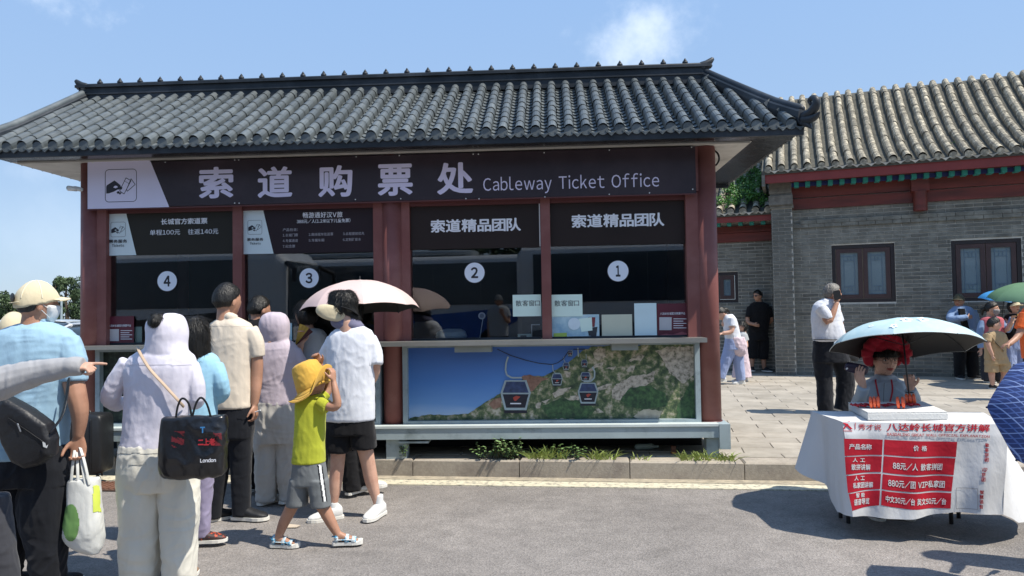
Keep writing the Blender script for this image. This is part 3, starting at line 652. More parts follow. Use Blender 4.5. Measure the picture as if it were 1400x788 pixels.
# ---- things behind and on the glass
def card(name, label, cat, x0, y0, x1, y1, m, v=.105, group=None, th=.004):
    u, z = K.pix((x0+x1)/2, y1, v); t = thing(name, label, cat, K.W(u, v, z), group)
    mb = MB(); K.pbox(mb, x0, y0, x1, y1, v, v+th); mb.obj('sheet', m, t); return t
M_PAPER = mat('paper_mint', 'd9eee3', .6, var=.04)
c = card('paper_notice', 'pale paper notice taped on window 2 left of the red mullion', 'notice', 700.8, 403.5, 739.4, 433, M_PAPER, .1); lettering(K, '散客窗口', 705, 411, 738, 419, .0985, M_INK, c)
c = card('paper_notice', 'pale paper notice taped on window 1 right of the red mullion', 'notice', 754, 403.3, 796, 433.2, M_PAPER, .1); lettering(K, '散客窗口', 758, 411, 791.5, 419, .0985, M_INK, c)
def ticket_card(label, x0, y0, x1, y1):
    c = card('notice_card', label, 'notice', x0, y0, x1, y1, mat('maroon_card', '5c2030', .4, var=.1))
    w, h = x1-x0, y1-y0; V_ = .102
    lettering(K, '八达岭长城官方购票平台', x0+w*.1, y0+h*.27, x0+w*.9, y0+h*.35, V_, M_INKW, c, .01)
    mb = MB(); K.quad(mb, [(x0+w*.08, y0+h*.42), (x0+w*.47, y0+h*.42), (x0+w*.47, y0+h*.82), (x0+w*.08, y0+h*.82)], V_); mb.obj('blank_square', mat('print_pale_square', 'b9b7ba', .5), c)
    for k in range(5):
        mb = MB(); K.quad(mb, [(x0+w*.53, y0+h*(.46+.07*k)), (x0+w*(.94-.1*(k % 2)), y0+h*(.46+.07*k)), (x0+w*(.94-.1*(k % 2)), y0+h*(.48+.07*k)), (x0+w*.53, y0+h*(.48+.07*k))], V_); mb.obj('text_line', M_INKW, c)
    mb = MB(); K.quad(mb, [(x0+w*.02, y0+h*.99), (x0+w*.3, y0+h*.93), (x0+w*.5, y0+h*.96), (x0+w*.8, y0+h*.87), (x0+w*.98, y0+h*.92), (x0+w*.98, y0+h*.99)], V_); mb.obj('wall_motif', mat('motif_rose', '8a4a54', .5), c)
    return c
ticket_card('maroon ticket platform card at the right end of window 1', 898, 415.5, 941, 459.5)
ticket_card('maroon ticket platform card at the left end of window 4', 144.5, 433, 183, 474)
fl = card('flyer', 'colourful travel flyer standing low in window 1', 'flyer', 754.5, 431, 819, 462.5, flat_mix('flyer_print', ['6f9bbb', 'aecbd6', 'dce8ea'], 4))
for pts, mm in (([(791, 436), (809, 434), (810, 452), (795, 454)], M_PAPER), ([(804, 434), (814, 434), (813, 447), (803, 448)], mat('flyer_red', '7a3038', .5)), ([(803, 449), (817, 447), (815, 461), (805, 459)], mat('flyer_dark', '30343a', .5)), ([(757, 456), (775, 455), (775, 461), (757, 462)], mat('flyer_green', 'a9c25c', .5))):
    mb = MB(); K.quad(mb, pts, .102-.0005*random.random()); mb.obj('printed_photo', mm, fl)
mb = MB(); u, z = K.pix(785, 443, .099); cyl(mb, K.W(u, .0985, z), K.W(u, .100, z), .058, n=24); mb.obj('printed_disc', mat('flyer_disc', 'd5e3ea', .5), fl)
card('beige_board', 'plain beige board leaning inside window 1', 'board', 822.5, 430.5, 864, 461.5, mat('beige_board', 'c4c7b4', .6, var=.04), .108)
card('paper_sheet', 'blank pale blue sheet left of the maroon card in window 1', 'paper', 867, 415, 897.3, 461, mat('paper_blue', 'cfe4e8', .6, var=.04))
card('paper_sheet', 'small pale paper hanging inside window 4', 'paper', 184, 447, 194, 474, M_PAPER, .14)
card('paper_sheet', 'pale blue paper on window 3 beside the lilac hood', 'paper', 388, 442, 399, 466, mat('paper_blue2', '9fc0cc', .6, var=.04))
# plastic bag, disc microphone and small box on the desk
mb = MB(); c0 = K.W(*[K.pix(617, 458, .25)[0], .25, ZC+.05]); loft(mb, [(c0+np.array([0, 0, z]), K.U*a, K.V*b) for z, a, b in ((-.05, .13, .08), (-.02, .15, .1), (.02, .14, .09), (.045, .10, .05), (.055, .05, .02))], 20, 2.6)
me, co = remesh(mb, .008, 2, .008, 30, 5, 1); t = thing('plastic_bag', 'crumpled white plastic bag lying inside window 2', 'bag', K.W(K.pix(617, 458, .25)[0], .25, ZC)); put(me, co, 'bag_film', mat('thin_plastic', 'b7c6c2', .35, var=.1), t)
ud = K.pix(657, 455, .22)[0]; t = thing('desk_microphone', 'slim desk microphone with round white head inside window 2', 'microphone', K.W(ud, .22, ZC))
u2, z2 = K.pix(659, 432, .22); mb = MB(); tube(mb, [K.W(ud-.01, .22, ZC), K.W(u2+.01, .22, z2-.02)], .004, 6); mb.obj('stem', M_WHITE, t)
mb = MB(); cyl(mb, K.W(u2, .20, z2), K.W(u2, .22, z2), .034, n=20); mb.obj('round_head', M_WHITE, t); mb = MB(); cyl(mb, K.W(u2, .196, z2), K.W(u2, .1995, z2), .022, n=20); mb.obj('grille', mat('grille_grey', '9aa0a4'), t)
mb = MB(); cyl(mb, K.W(ud, .22, ZC), K.W(ud, .22, ZC+.012), .04, n=16); mb.obj('foot', M_BLACK, t)
ub = K.pix(717, 460, .2)[0]; t = thing('card_reader', 'small white card reader on the counter inside window 2', 'card reader', K.W(ub, .2, ZC))
mb = MB(); K.box(mb, ub-.065, ub+.065, .2, .3, ZC+.0, ZC+.045); mb.obj('case', M_PAPER, t); mb = MB(); K.box(mb, ub-.04, ub+.02, .197, .2, ZC+.012, ZC+.034); mb.obj('slot', M_INK, t)
mb = MB(); K.box(mb, ub+.066, ub+.075, .2, .21, ZC, ZC+.14); K.box(mb, ub+.075, ub+.15, .2, .21, ZC+.13, ZC+.14); mb.obj('bracket', M_WHITE, t)

# ---- roof
VE, VR = -.42, .98
ZE, ZRD = zz(700, 183.5, VE), zz(708, 117, VR-.08)
uER = uu(1099, 172, VE); uEL = K.pix(0, 224, VE)[0]-.17
uRR = uu(962, 100, VR); uRL = uu(118, 130, VR)
VB = 2*VR-VE
def S(u, t): 
    return K.W(u, VE+(VR-VE)*t, ZE+(ZRD-ZE)*(.96*t+.04*t*t))
def tmax(u):
    t = 1.0
    if u > uRR: t = (uER-u)/(uER-uRR)
    if u < uRL: t = min(t, (u-uEL)/(uRL-uEL))
    return max(0, min(1, t))
mb = MB(); nn = 10
for a, b, fl_ in ((0, 1, 0),):
    for j in range(nn):
        t0, t1 = j/nn, (j+1)/nn
        def edge(t): return uEL+(uRL-uEL)*t, uER+(uRR-uER)*t
        def z_(t): return ZE+(ZRD-ZE)*(.96*t+.04*t*t)-.035
        def v_(t): return VE+(VR-VE)*t
        l0, r0 = edge(t0); l1, r1 = edge(t1)
        mb.add([K.W(l0, v_(t0), z_(t0)), K.W(r0, v_(t0), z_(t0)), K.W(r1, v_(t1), z_(t1)), K.W(l1, v_(t1), z_(t1))], [(0, 1, 2, 3)])
        vb = lambda t: VB-(VR-VE)*t
        mb.add([K.W(l0, vb(t0), z_(t0)), K.W(r0, vb(t0), z_(t0)), K.W(r1, vb(t1), z_(t1)), K.W(l1, vb(t1), z_(t1))], [(3, 2, 1, 0)])
        mb.add([K.W(r0, v_(t0), z_(t0)), K.W(r0, vb(t0), z_(t0)), K.W(r1, vb(t1), z_(t1)), K.W(r1, v_(t1), z_(t1))], [(0, 1, 2, 3)])
        mb.add([K.W(l0, v_(t0), z_(t0)), K.W(l0, vb(t0), z_(t0)), K.W(l1, vb(t1), z_(t1)), K.W(l1, v_(t1), z_(t1))], [(3, 2, 1, 0)])
roof = mb.obj('roof', M_TILEDK, to)
SP = .1485; NC = 10; slope_len = math.hypot(VR-VE, ZRD-ZE); CL = slope_len/NC
def tile_mesh(name, r, L, n=7, lift=.0, m=M_TILE, lip=.10, h=1.15):
    mb = MB(); vs = []; prof = ((0, r*1.07), (L*lip, r*1.06), (L*lip+.001, r), (L*1.04, r*.96))
    for y, rr in prof:
        vs.append((rr, y, -.03))
        for i in range(n+1):
            a = PI*i/n; vs.append((math.cos(a)*rr, y, math.sin(a)*rr*h+lift))
        vs.append((-rr, y, -.03))
    k = n+3; fs = [(j*k+i, (j+1)*k+i, (j+1)*k+i+1, j*k+i+1) for j in range(len(prof)-1) for i in range(k-1)]
    mb.add(vs, fs); return mb.mesh(name, m, smooth=False)
def pan_geo(w, L, n=5, sag=.02):
    vs = []
    for y, dz in ((0, .010), (L*1.0, -.004)):
        for i in range(n+1):
            s = -1+2*i/n; vs.append((s*w/2, y-.016*(1-s*s)*(y == 0), -sag*(1-s*s)+dz))
    for i in range(n+1):
        s = -1+2*i/n; vs.append((s*w/2, -.016*(1-s*s), -sag*(1-s*s)-.012))
    k = n+1; return np.array(vs), [(i, i+1, k+i+1, k+i) for i in range(n)]+[(2*k+i, 2*k+i+1, i+1, i) for i in range(n)]
TM = tile_mesh('cover_tile', .044, CL, lift=.012)
def end_mesh():
    mb = MB(); n = 16
    cyl(mb, (0, -.012, .0), (0, .02, .0), .046, n=n)
    o = [(math.cos(2*PI*i/n)*.036, -.0125, math.sin(2*PI*i/n)*.036) for i in range(n)]; c = [(math.cos(2*PI*i/n)*.032, -.006, math.sin(2*PI*i/n)*.032) for i in range(n)]
    mb.add(o+c, [(i, (i+1) % n, n+(i+1) % n, n+i) for i in range(n)]+[tuple(n+i for i in range(n))[::-1]], 1); return mb.mesh('tile_end', [M_TILE, M_TILEDK])  # sunken face gets a darker colour, recess shade that sets off the rim
EM = end_mesh(); emi = [p.material_index for p in EM.polygons]
def drip_mesh(w=.105, h=.052):
    mb = MB(); pts = [(-w/2, 0), (-w*.46, -h*.25), (-w*.25, -h*.5), (0, -h), (w*.25, -h*.5), (w*.46, -h*.25), (w/2, 0), (w*.25, -h*.28), (0, -h*.36), (-w*.25, -h*.28)]
    n = len(pts); f = [(0, 1, 9), (1, 2, 9), (2, 8, 9), (2, 3, 8), (3, 4, 8), (4, 7, 8), (4, 5, 7), (5, 6, 7)]
    mb.add([(x, -.01, z) for x, z in pts]+[(x, .004, z) for x, z in pts], f+[tuple(n+i for i in q)[::-1] for q in f]+[(i, n+i, n+(i+1) % n, (i+1) % n) for i in range(n)])
    mb.add([(-.03, -.0115, -.012), (0, -.0115, -.036), (.03, -.0115, -.012), (0, -.0115, -.022)], [(0, 3, 1), (3, 2, 1)]); return mb.mesh('drip_tile', M_TILE)
DM = drip_mesh()
def slope_matrix(p, d, side):
    d = d/np.linalg.norm(d); n = np.cross(side, d); n /= np.linalg.norm(n)
    return Matrix(((side[0], d[0], n[0], p[0]), (side[1], d[1], n[1], p[1]), (side[2], d[2], n[2], p[2]), (0, 0, 0, 1)))
def xform(vs, M):
    A = np.array(M); return vs@A[:3, :3].T+A[:3, 3]
me_v = np.array([tuple(v.co) for v in TM.vertices]); me_f = [tuple(p.vertices) for p in TM.polygons]
u_end = uu(1081, 165, VE); rows = []; u = u_end
while u > uEL+.06: rows.append(u); u -= SP
cov = []; pans = MB(); pv, pf = pan_geo(SP-.06, CL/1.6)
for u in rows:
    tm = tmax(u)
    for c in range(NC):
        t0 = c/NC
        if t0 > tm-.02: break
        p = S(u, t0); d = S(u, t0+.05)-p; cov.append((c, u, slope_matrix(p+np.array([0, 0, .012+random.uniform(-.002, .002)])+K.U*random.uniform(-.003, .003), d+K.U*random.uniform(-.001, .001), K.U)))
cov.sort(key=lambda q: q[0]); st_ = MB()
for k, (c, u, M) in enumerate(cov):
    if k < 300: inst('cover_tile', TM, M, roof)
    else: st_.add(xform(me_v, M), me_f)
NP = 16
for u in [r-SP/2 for r in rows]+[rows[0]+SP/2]:
    tm = tmax(u)
    for c in range(NP):
        t0 = c/NP
        if t0 > tm-.01: break
        p = S(u, t0); d = S(u, t0+.05)-p; pans.add(xform(pv, slope_matrix(p, d, K.U)), pf)
for sgn, ue, ur in ((1, uER, uRR), (-1, uEL, uRL)):      # the two short hipped sides
    v = VE+.1
    while v < VB-.08:
        tm = min(1, (v-VE)/(VR-VE) if v < VR else (VB-v)/(VR-VE))
        for c in range(8):
            t0 = c/8
            if t0 > tm-.02: break
            def Q(t): return K.W(ue+(ur-ue)*t, v, ZE+(ZRD-ZE)*(.96*t+.04*t*t))
            p = Q(t0); d = Q(t0+.05)-p; M = slope_matrix(p+np.array([0, 0, .012]), d, K.V*sgn); sc_ = np.linalg.norm(Q(t0+1/8)-p)/CL
            st_.add(xform(me_v*np.array([1, sc_, 1]), M), me_f)
        v += SP
tag(st_.obj('upper_cover_tiles', M_TILE, roof), kind='stuff'); tag(pans.obj('pan_tiles', M_TILE, roof), kind='stuff')
for u in rows:
    if tmax(u) < .05: continue
    p = S(u, 0); inst('tile_end', EM, slope_matrix(p+np.array([0, 0, .012])-K.V*.004, K.V, K.U), roof)
for u in [r-SP/2 for r in rows]+[rows[0]+SP/2]:
    p = S(u, 0); inst('drip_tile', DM, slope_matrix(p+np.array([0, 0, .006])-K.V*.01, K.V, K.U), roof)
side = MB()                              # teeth of the side eave seen from below
dv = np.array([tuple(x.co) for x in DM.vertices]); df = [tuple(p.vertices) for p in DM.polygons]
ev = np.array([tuple(x.co) for x in EM.vertices]); ef = [tuple(p.vertices) for p in EM.polygons]
for sgn, ue in ((1, uER), (-1, uEL)):
    v = VE+.08
    while v < VB:
        side.add(xform(dv, slope_matrix(K.W(ue+sgn*.01, v, ZE+.006), -K.U*sgn, K.V*sgn)), df)
        side.add(xform(ev, slope_matrix(K.W(ue+sgn*.004, v+SP/2, ZE+.012), -K.U*sgn, K.V*sgn)), ef); v += SP
tag(side.obj('side_eave_tiles', M_TILE, roof), kind='stuff')
for k in range(0, len(rows), 3):         # nail caps on the cover tiles
    for t0 in (.13,):
        if tmax(rows[k]) > .2:
            p = S(rows[k]+.004, t0+.05*((k//3) % 2)); mb = MB(); ellipsoid(mb, p+np.array([0, -.01, .063]), [(.011, 0, 0), (0, .011, 0), (0, 0, .012)], 8, 5); mb.obj('nail_cap', M_BLACK, roof)
# fascia, soffits
ZF0 = zz(700, 197, VE+.03)
T = .03
kb('fascia', M_DARKMETAL, [(uEL, uER, VE+.0, VE+T, ZF0, ZE-.014), (uEL, uER, VB-T, VB, ZF0, ZE-.014), (uEL+.02, uEL+T, VE+T+.0005, VB-T, ZE-.042, ZE-.016), (uER-T, uER-.02, VE+T+.0005, VB-T, ZE-.042, ZE-.016)])
ins = .33
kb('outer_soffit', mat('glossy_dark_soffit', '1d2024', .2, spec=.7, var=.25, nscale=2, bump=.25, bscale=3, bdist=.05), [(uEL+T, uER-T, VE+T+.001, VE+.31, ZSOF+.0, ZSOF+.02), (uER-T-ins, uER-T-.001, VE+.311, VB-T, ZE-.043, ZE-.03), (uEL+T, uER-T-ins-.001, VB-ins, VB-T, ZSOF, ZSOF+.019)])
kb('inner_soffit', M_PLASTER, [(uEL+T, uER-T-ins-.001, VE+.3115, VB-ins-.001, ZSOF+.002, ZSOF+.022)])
kb('soffit_trim', mat('trim_light', 'b6b2aa', .5), [(uEL+.1, uER-T-ins-.02, -.11, -.085, ZSOF-.014, ZSOF+.001)])
mb = MB()                                # cable hanging beside each end column
for c, s in ((uR+.0, 1), (uL-.0, -1)):
    tube(mb, smoothpath([K.W(c+s*.005, .2, ZSOF), K.W(c+s*.05, .2, ZSOF-.04), K.W(c+s*.06, .2, ZSOF-.1), K.W(c+s*.03, .2, ZSOF-.15), K.W(c-s*.02, .2, ZSOF-.17)], 4), .009, 7)
mb.obj('cable_loop', M_BLACK, to, True)
# main ridge with knobs
zt = zz(708, 97, VR-.05)
kb('ridge', M_DARKMETAL, [(uRL-.05, uRR+.03, VR-.06, VR+.06, ZRD-.05, zt-.03), (uRL-.08, uRR+.06, VR-.085, VR+.085, zt-.0295, zt), (uRL-.05, uRR+.03, VR-.085, VR+.085, ZRD-.04, ZRD-.0), (uRL-.05, uRR+.03, VR-.072, VR+.072, ZRD+.06, ZRD+.075)])
mb = MB(); tube(mb, [K.W(uRL-.08, VR, zt), K.W(uRR+.06, VR, zt)], .035, 10); mb.obj('ridge_roll', M_DARKMETAL, to, True)
kn = MB(); ellipsoid(kn, (0, 0, .02), [(.032, 0, 0), (0, .03, 0), (0, 0, .028)], 10, 6); cyl(kn, (0, 0, .03), (0, 0, .068), .026, .005, 10); kme = kn.mesh('ridge_knob', M_DARKMETAL, smooth=True)
u = uRL+.16
while u < uRR: inst('ridge_knob', kme, K.mat(u, VR, zt+.02), to); u += .232
for s, ue in ((1, uRR+.06), (-1, uRL-.08)):
    mb = MB(); tube(mb, [K.W(ue-s*.08, VR, zt+.01), K.W(ue-s*.03, VR, zt+.02), K.W(ue+s*.01, VR, zt+.045), K.W(ue+s*.03, VR, zt+.065)], [.035, .038, .034, .026], 10); mb.obj('ridge_finial', M_DARKMETAL, to, True)
# hip ridges with curled ends
for s, ue, ur in ((1, uER, uRR), (-1, uEL, uRL)):
    for vd in (1, -1):
        def Q(t, up=0):
            v = VE+(VR-VE)*t
            if vd < 0: v = 2*VR-v
            return K.W(ue+(ur-ue)*t, v, ZE+(ZRD-ZE)*(.96*t+.04*t*t)+up+.10*max(0, .25-t)**1.0)
        o_ = (Q(0)-Q(.2)); o_[2] = 0; o_ /= np.linalg.norm(o_)
        mb = MB(); sd = np.cross(o_, [0, 0, 1.])
        secs = [(Q(t, .045), sd*.055, np.array([0, 0, .07])) for t in np.linspace(1.0, .0, 14)]
        loft(mb, secs, 12, 4); mb.obj('hip_ridge', M_DARKMETAL, to)
        mb = MB(); tube(mb, [Q(t, .115) for t in np.linspace(1.03, .02, 14)], .036, 10); mb.obj('hip_roll', M_TILE if s < 0 else M_DARKMETAL, to, True)
        e = Q(0, .06); Z = np.array([0, 0, 1.])
        mb = MB(); tube(mb, smoothpath([e-o_*.02, e+o_*.07+Z*.0, e+o_*.14+Z*.035, e+o_*.16+Z*.09, e+o_*.12+Z*.125, e+o_*.08+Z*.11, e+o_*.09+Z*.08], 4), [.04]*8+list(np.linspace(.038, .014, 17)), 10)
        tube(mb, smoothpath([e-o_*.02-Z*.03, e+o_*.08-Z*.05, e+o_*.15-Z*.045, e+o_*.19-Z*.02], 3), [.045, .045, .042, .038, .034, .03, .026, .02, .015, .01], 8); tube(mb, smoothpath([e-o_*.0-Z*.06, e+o_*.05-Z*.09, e+o_*.09-Z*.13], 3), [.04, .035, .03, .026, .02, .015, .01], 8)
        mb.obj('hip_finial', M_DARKMETAL, to, True)
# small cctv camera on the left column
cc = K.W(uL-.0, .1, zz(103, 262, .1)); t = thing('security_camera', 'small white security camera on the left column of the ticket office', 'security camera', cc)
mb = MB(); tube(mb, [cc+np.array([.05, -.10, 0]), cc+np.array([-.0, -.12, .01])], .022, 10); mb.obj('mount', M_WHITE, t, True)
mb = MB(); cyl(mb, cc+np.array([.02, -.12, .0]), cc+np.array([-.06, -.13, .01]), .022, .026, 14); mb.obj('camera_body', M_WHITE, t, True)
mb = MB(); cyl(mb, cc+np.array([-.061, -.13, .01]), cc+np.array([-.065, -.13, .01]), .022, .022, 14); mb.obj('lens', M_BLACK, t)

# ------------------------------------------------------------------ the old hall
hp = G(1180, 513.8, ZP); H = Frame(hp, 21.0)
def hbx(mb, x0, y0, x1, y1, v0, v1, mi=0): return H.pbox(mb, x0, y0, x1, y1, v0, v1, mi)
hall = thing('old_hall', 'old grey brick hall with weathered tiled roof and dark red beams', 'building', H.W(2, 1, ZP))
uh = lambda px, py=400, v=0: H.pix(px, py, v)[0]; zh = lambda px, py, v=0: H.pix(px, py, v)[1]
M_BRICK = mat('grey_brick', '65655f', .85, var=.2, nscale=12, second='7b7b74', s2scale=4, bump=.3, bscale=60, bdist=.004, perobj=.22)
M_MORTAR = mat('pale_mortar', 'bdbab0', .95, var=.15)
M_OLDTILE = mat('weathered_tile', '7d7769', .9, var=.35, nscale=14, second='bdb39c', s2scale=11, s2lo=.48, s2hi=.62, bump=.5, bscale=40, perobj=.16)
M_OLDDK = mat('old_groove_shade', '4b4a42', .9, var=.35, nscale=10)  # paints the shade between the tiles and inside the tile ends
M_WOODR = mat('hall_red_wood', '6e2f27', .55, var=.2, nscale=6, stretch=(.3, 1, 3), second='4a221d', s2scale=3)
HU0, HU1 = uh(1086), uh(1400)+3.2; HZT = zh(1200, 283, 0)
UP0 = uh(1058, 400, -.22); UP1 = uh(1086, 400, -.22)
wins = []
for (x0, y0, x1, y1) in ((1136.5, 336, 1223, 413.5), (1300, 329.5, 1396.5, 411.5)):
    a, za = H.pix(x0, y0, 0); b, _ = H.pix(x1, y0, 0); _, zb = H.pix((x0+x1)/2, (y1), 0); wins.append((a, b, zb, za))
wins.append((wins[1][0]+ (wins[1][0]-wins[0][0]), wins[1][1]+(wins[1][0]-wins[0][0]), wins[1][2], wins[1][3]))
wall = MB()
def wall_with_holes(mb, u0, u1, z0, z1, v0, v1, holes):
    cur = u0
    for a, b, c, d in holes:
        H.box(mb, cur, a, v0, v1, z0, z1); H.box(mb, a, b, v0, v1, z0, c); H.box(mb, a, b, v0, v1, d, z1); cur = b
    H.box(mb, cur, u1, v0, v1, z0, z1)
wall_with_holes(wall, HU0-.05, HU1, ZP-.01, HZT+.5, .012, .3, wins)
H.box(wall, HU0-.05, HU1, 3.0, 3.2, ZP, HZT+.5); H.box(wall, HU1-.2, HU1, .31, 2.99, ZP, HZT+.5)
hw = wall.obj('wall', M_MORTAR, hall)
BH, BL = .0735, .30; bricks = []
def courses(u0, u1, z0, z1, v, holes, lst, BLl=BL, BHh=BH):
    k = 0; z = z0
    while z < z1-.02:
        u = u0-(BLl/2 if k % 2 else 0)
        while u < u1:
            a, b = max(u, u0), min(u+BLl, u1); segs = [(a, b)]
            for (p, q, c, d) in holes:
                if z+BHh*.9 > c and z < d-.01:
                    ns = []
                    for s in segs:
                        if s[1] <= p or s[0] >= q: ns.append(s)
                        else:
                            if s[0] < p: ns.append((s[0], p))
                            if s[1] > q: ns.append((q, s[1]))
                    segs = ns
            for s in segs:
                if s[1]-s[0] > .03: lst.append((s[0]+.006, s[1]-.006, v+random.uniform(-.003, .002), z+.0075, z+BHh-.0075))
            u += BLl
        z += BHh; k += 1
courses(HU0, HU1, ZP, HZT, 0, wins, bricks)
bricks.sort(key=lambda q: (0 if q[1] < uh(1400)+.1 else 1, -(q[0]*math.sin(math.radians(21)))+abs(q[3]-1.5)*.6))
bs = MB()
for k, (a, b, v, z0, z1) in enumerate(bricks):
    if k < 300:
        mb = MB(); H.box(mb, a, b, v, .013, z0, z1); mb.obj('brick', M_BRICK, hw)
    else: H.box(bs, a, b, v, .013, z0, z1)
tag(bs.obj('further_bricks', M_BRICK, hw), kind='stuff')
# projecting string course of bricks below the beams
z1_, z0_ = zh(1200, 296, -.03), zh(1200, 306.5, -.03)
sc_ = MB(); u = HU0
while u < HU1: H.box(sc_, u+.004, u+.296, -.035, -.004, z0_, (z0_+z1_)/2-.004); H.box(sc_, u+.15, u+.442, -.045, -.004, (z0_+z1_)/2, z1_-.004); u += .3
tag(sc_.obj('string_course', M_BRICK, hall), kind='stuff')
# pillar with carved head
pl = MB(); H.box(pl, UP0, UP1, -.205, .3, ZP, zh(1070, 284, -.22)); pil_o = pl.obj('pillar', M_MORTAR, hall)
pb = []; courses(UP0, UP1, ZP, zh(1070, 285, -.22), -.22, [], pb, .24, BH)
ps = MB()
for a, b, v, z0, z1 in pb: H.box(ps, a, b, v, -.204, z0, z1)
# left flank of pillar
z = ZP; k = 0
while z < zh(1070, 290, -.22):
    for j in range(2):
        H.box(ps, UP0-.015, UP0-.0005, -.2+j*.25+(k % 2)*.02, .03+j*.25, z+.004, z+BH-.004)
    z += BH; k += 1
tag(ps.obj('pillar_bricks', M_BRICK, hall), kind='stuff')
kz = lambda y: zh(1070, y, -.22)
M_CAP = mat('carved_stone', '77756e', .9, var=.2, nscale=10, second='5c5a54', s2scale=6, bump=.5, bscale=30)
mb = MB(); H.box(mb, UP0-.03, UP1+.03, -.25, .2, kz(285), kz(281)); H.box(mb, UP0-.05, UP1+.02, -.30, .2, kz(281)+.001, kz(268)); H.box(mb, UP0-.02, UP1+.01, -.26, .2, kz(268)+.001, kz(265)); H.box(mb, UP0-.04, UP1+.0, -.28, .2, kz(265)+.001, kz(247)); mb.obj('pillar_head', M_CAP, hall)
mb = MB()
for k in range(9):
    a = UP0-.02+k*(UP1-UP0+.02)/9; H.box(mb, a, a+.018, -.288, -.279, kz(263), kz(249))
tag(mb.obj('pillar_fluting', M_CAP, hall), kind='stuff')
# beams, fascia, rafter ends, stub column
def hbox(name, m, u0, u1, v0, v1, z0, z1, parent=hall):
    mb = MB(); H.box(mb, u0, u1, v0, v1, z0, z1); return mb.obj(name, m, parent)
EV = -.62
hbox('upper_beam', M_WOODR, HU0-.02, HU1, -.06, .1, zh(1200, 263.5, -.06), zh(1200, 246, -.06)); hbox('lower_beam', M_WOODR, HU0-.02, HU1, -.04, .1, zh(1200, 280, -.04), zh(1200, 265, -.04))
hbox('eave_board', mat('eave_red', '7c2f2a', .5, var=.12, nscale=5), UP0-.12, HU1, EV+.03, EV+.07, zh(1200, 240, EV+.03), zh(1200, 226.5, EV+.03))
hbox('eave_soffit', M_WOODR, UP0-.05, HU1, EV+.071, .1, zh(1200, 240, EV+.03)+.07, zh(1200, 240, EV+.03)+.10)
M_TEAL = mat('teal_paint', '2f8f86', .5, var=.15, nscale=20); M_BLUE = mat('ultramarine_paint', '24306a', .5, var=.15)
rz0, rz1 = zh(1200, 248.5, -.3), zh(1200, 242, -.3)
hbox('blue_rail', M_BLUE, HU0, HU1, -.28, -.27, rz0+.01, rz1+.0)
u = HU0+.05
re = MB(); H2 = Frame((0, 0), 21.0); H2.box(re, 0, .085, 0, .2, 0, rz1-rz0); rem = re.mesh('rafter_end', M_TEAL)
while u < uh(1400)+1.5:
    o = inst('rafter_end', rem, Matrix.Translation(Vector(H.W(u, -.36, rz0))), hall); u += .205
ust = uh(1257.5, 265, -.1)
mb = MB(); cyl(mb, H.W(ust, -.12, zh(1257, 288.5, -.12)), H.W(ust, -.12, zh(1257, 262, -.12)), .12, n=20); H.box(mb, ust-.15, ust+.15, -.2, .0, zh(1257, 262, -.12), zh(1257, 242, -.12)); mb.obj('short_column', M_WOODR, hall)
# windows
M_FR = mat('window_brown', '43302f', .5, var=.15); M_PANE = mat('frosted_sky_pane', '73848b', .12, spec=.6, var=.06, nscale=1.2, coat=.3); M_LAT = mat('lattice_grey', '5d7180', .4)  # M_PANE: faint sky reflection is mixed into the pane's grey-blue colour
def hwindow(a, b, z0, z1, v=.06, leaves=2, parent=hall):
    mb = MB(); w = .07
    H.box(mb, a, b, v-.03, v+.08, z1-w, z1); H.box(mb, a, b, v-.03, v+.08, z0, z0+w); H.box(mb, a, a+w, v-.03, v+.08, z0+w, z1-w); H.box(mb, b-w, b, v-.03, v+.08, z0+w, z1-w)
    wn = mb.obj('window', mat('window_dark', '241d1f', .5), parent)
    ia, ib = a+w+.002, b-w-.002; lw = (ib-ia)/leaves
    for i in range(leaves):
        p, q = ia+lw*i+.006, ia+lw*(i+1)-.006; s = .08; c0, c1 = z0+w+.004, z1-w-.004
        mb = MB(); H.box(mb, p, q, v-.02, v+.03, c1-s, c1); H.box(mb, p, q, v-.02, v+.03, c0, c0+s); H.box(mb, p, p+s, v-.02, v+.03, c0+s, c1-s); H.box(mb, q-s, q, v-.02, v+.03, c0+s, c1-s); mb.obj('casement_frame', M_FR, wn)
        p, q, c0, c1 = p+s, q-s, c0+s, c1-s
        mb = MB(); H.box(mb, p, q, v+.012, v+.02, c0, c1); mb.obj('window_pane', M_PANE, wn)
        mb = MB(); t_ = .012; W_ = q-p; vv = (v+.004, v+.0115)
        for x in (p+W_*.18, q-W_*.18-t_): H.box(mb, x, x+t_, *vv, c0, c1)
        for zb_, sg_ in ((c0, 1), (c1, -1)):
            for off in (.07, .16):
                z_a = zb_+sg_*off; H.box(mb, p if off == .07 else p+W_*.18+t_, q if off == .07 else q-W_*.18-t_, vv[0]-.001, vv[1]-.001, z_a-t_/2, z_a+t_/2)
            z_a, z_b = sorted((zb_+sg_*.07, zb_+sg_*.16)); H.box(mb, p+W_*.40, p+W_*.40+t_, vv[0]-.002, vv[1]-.002, z_a, z_b); H.box(mb, p+W_*.58, p+W_*.58+t_, vv[0]-.002, vv[1]-.002, z_a, z_b)
        mb.obj('lattice', M_LAT, wn)
    return wn
for w in wins: hwindow(*w)
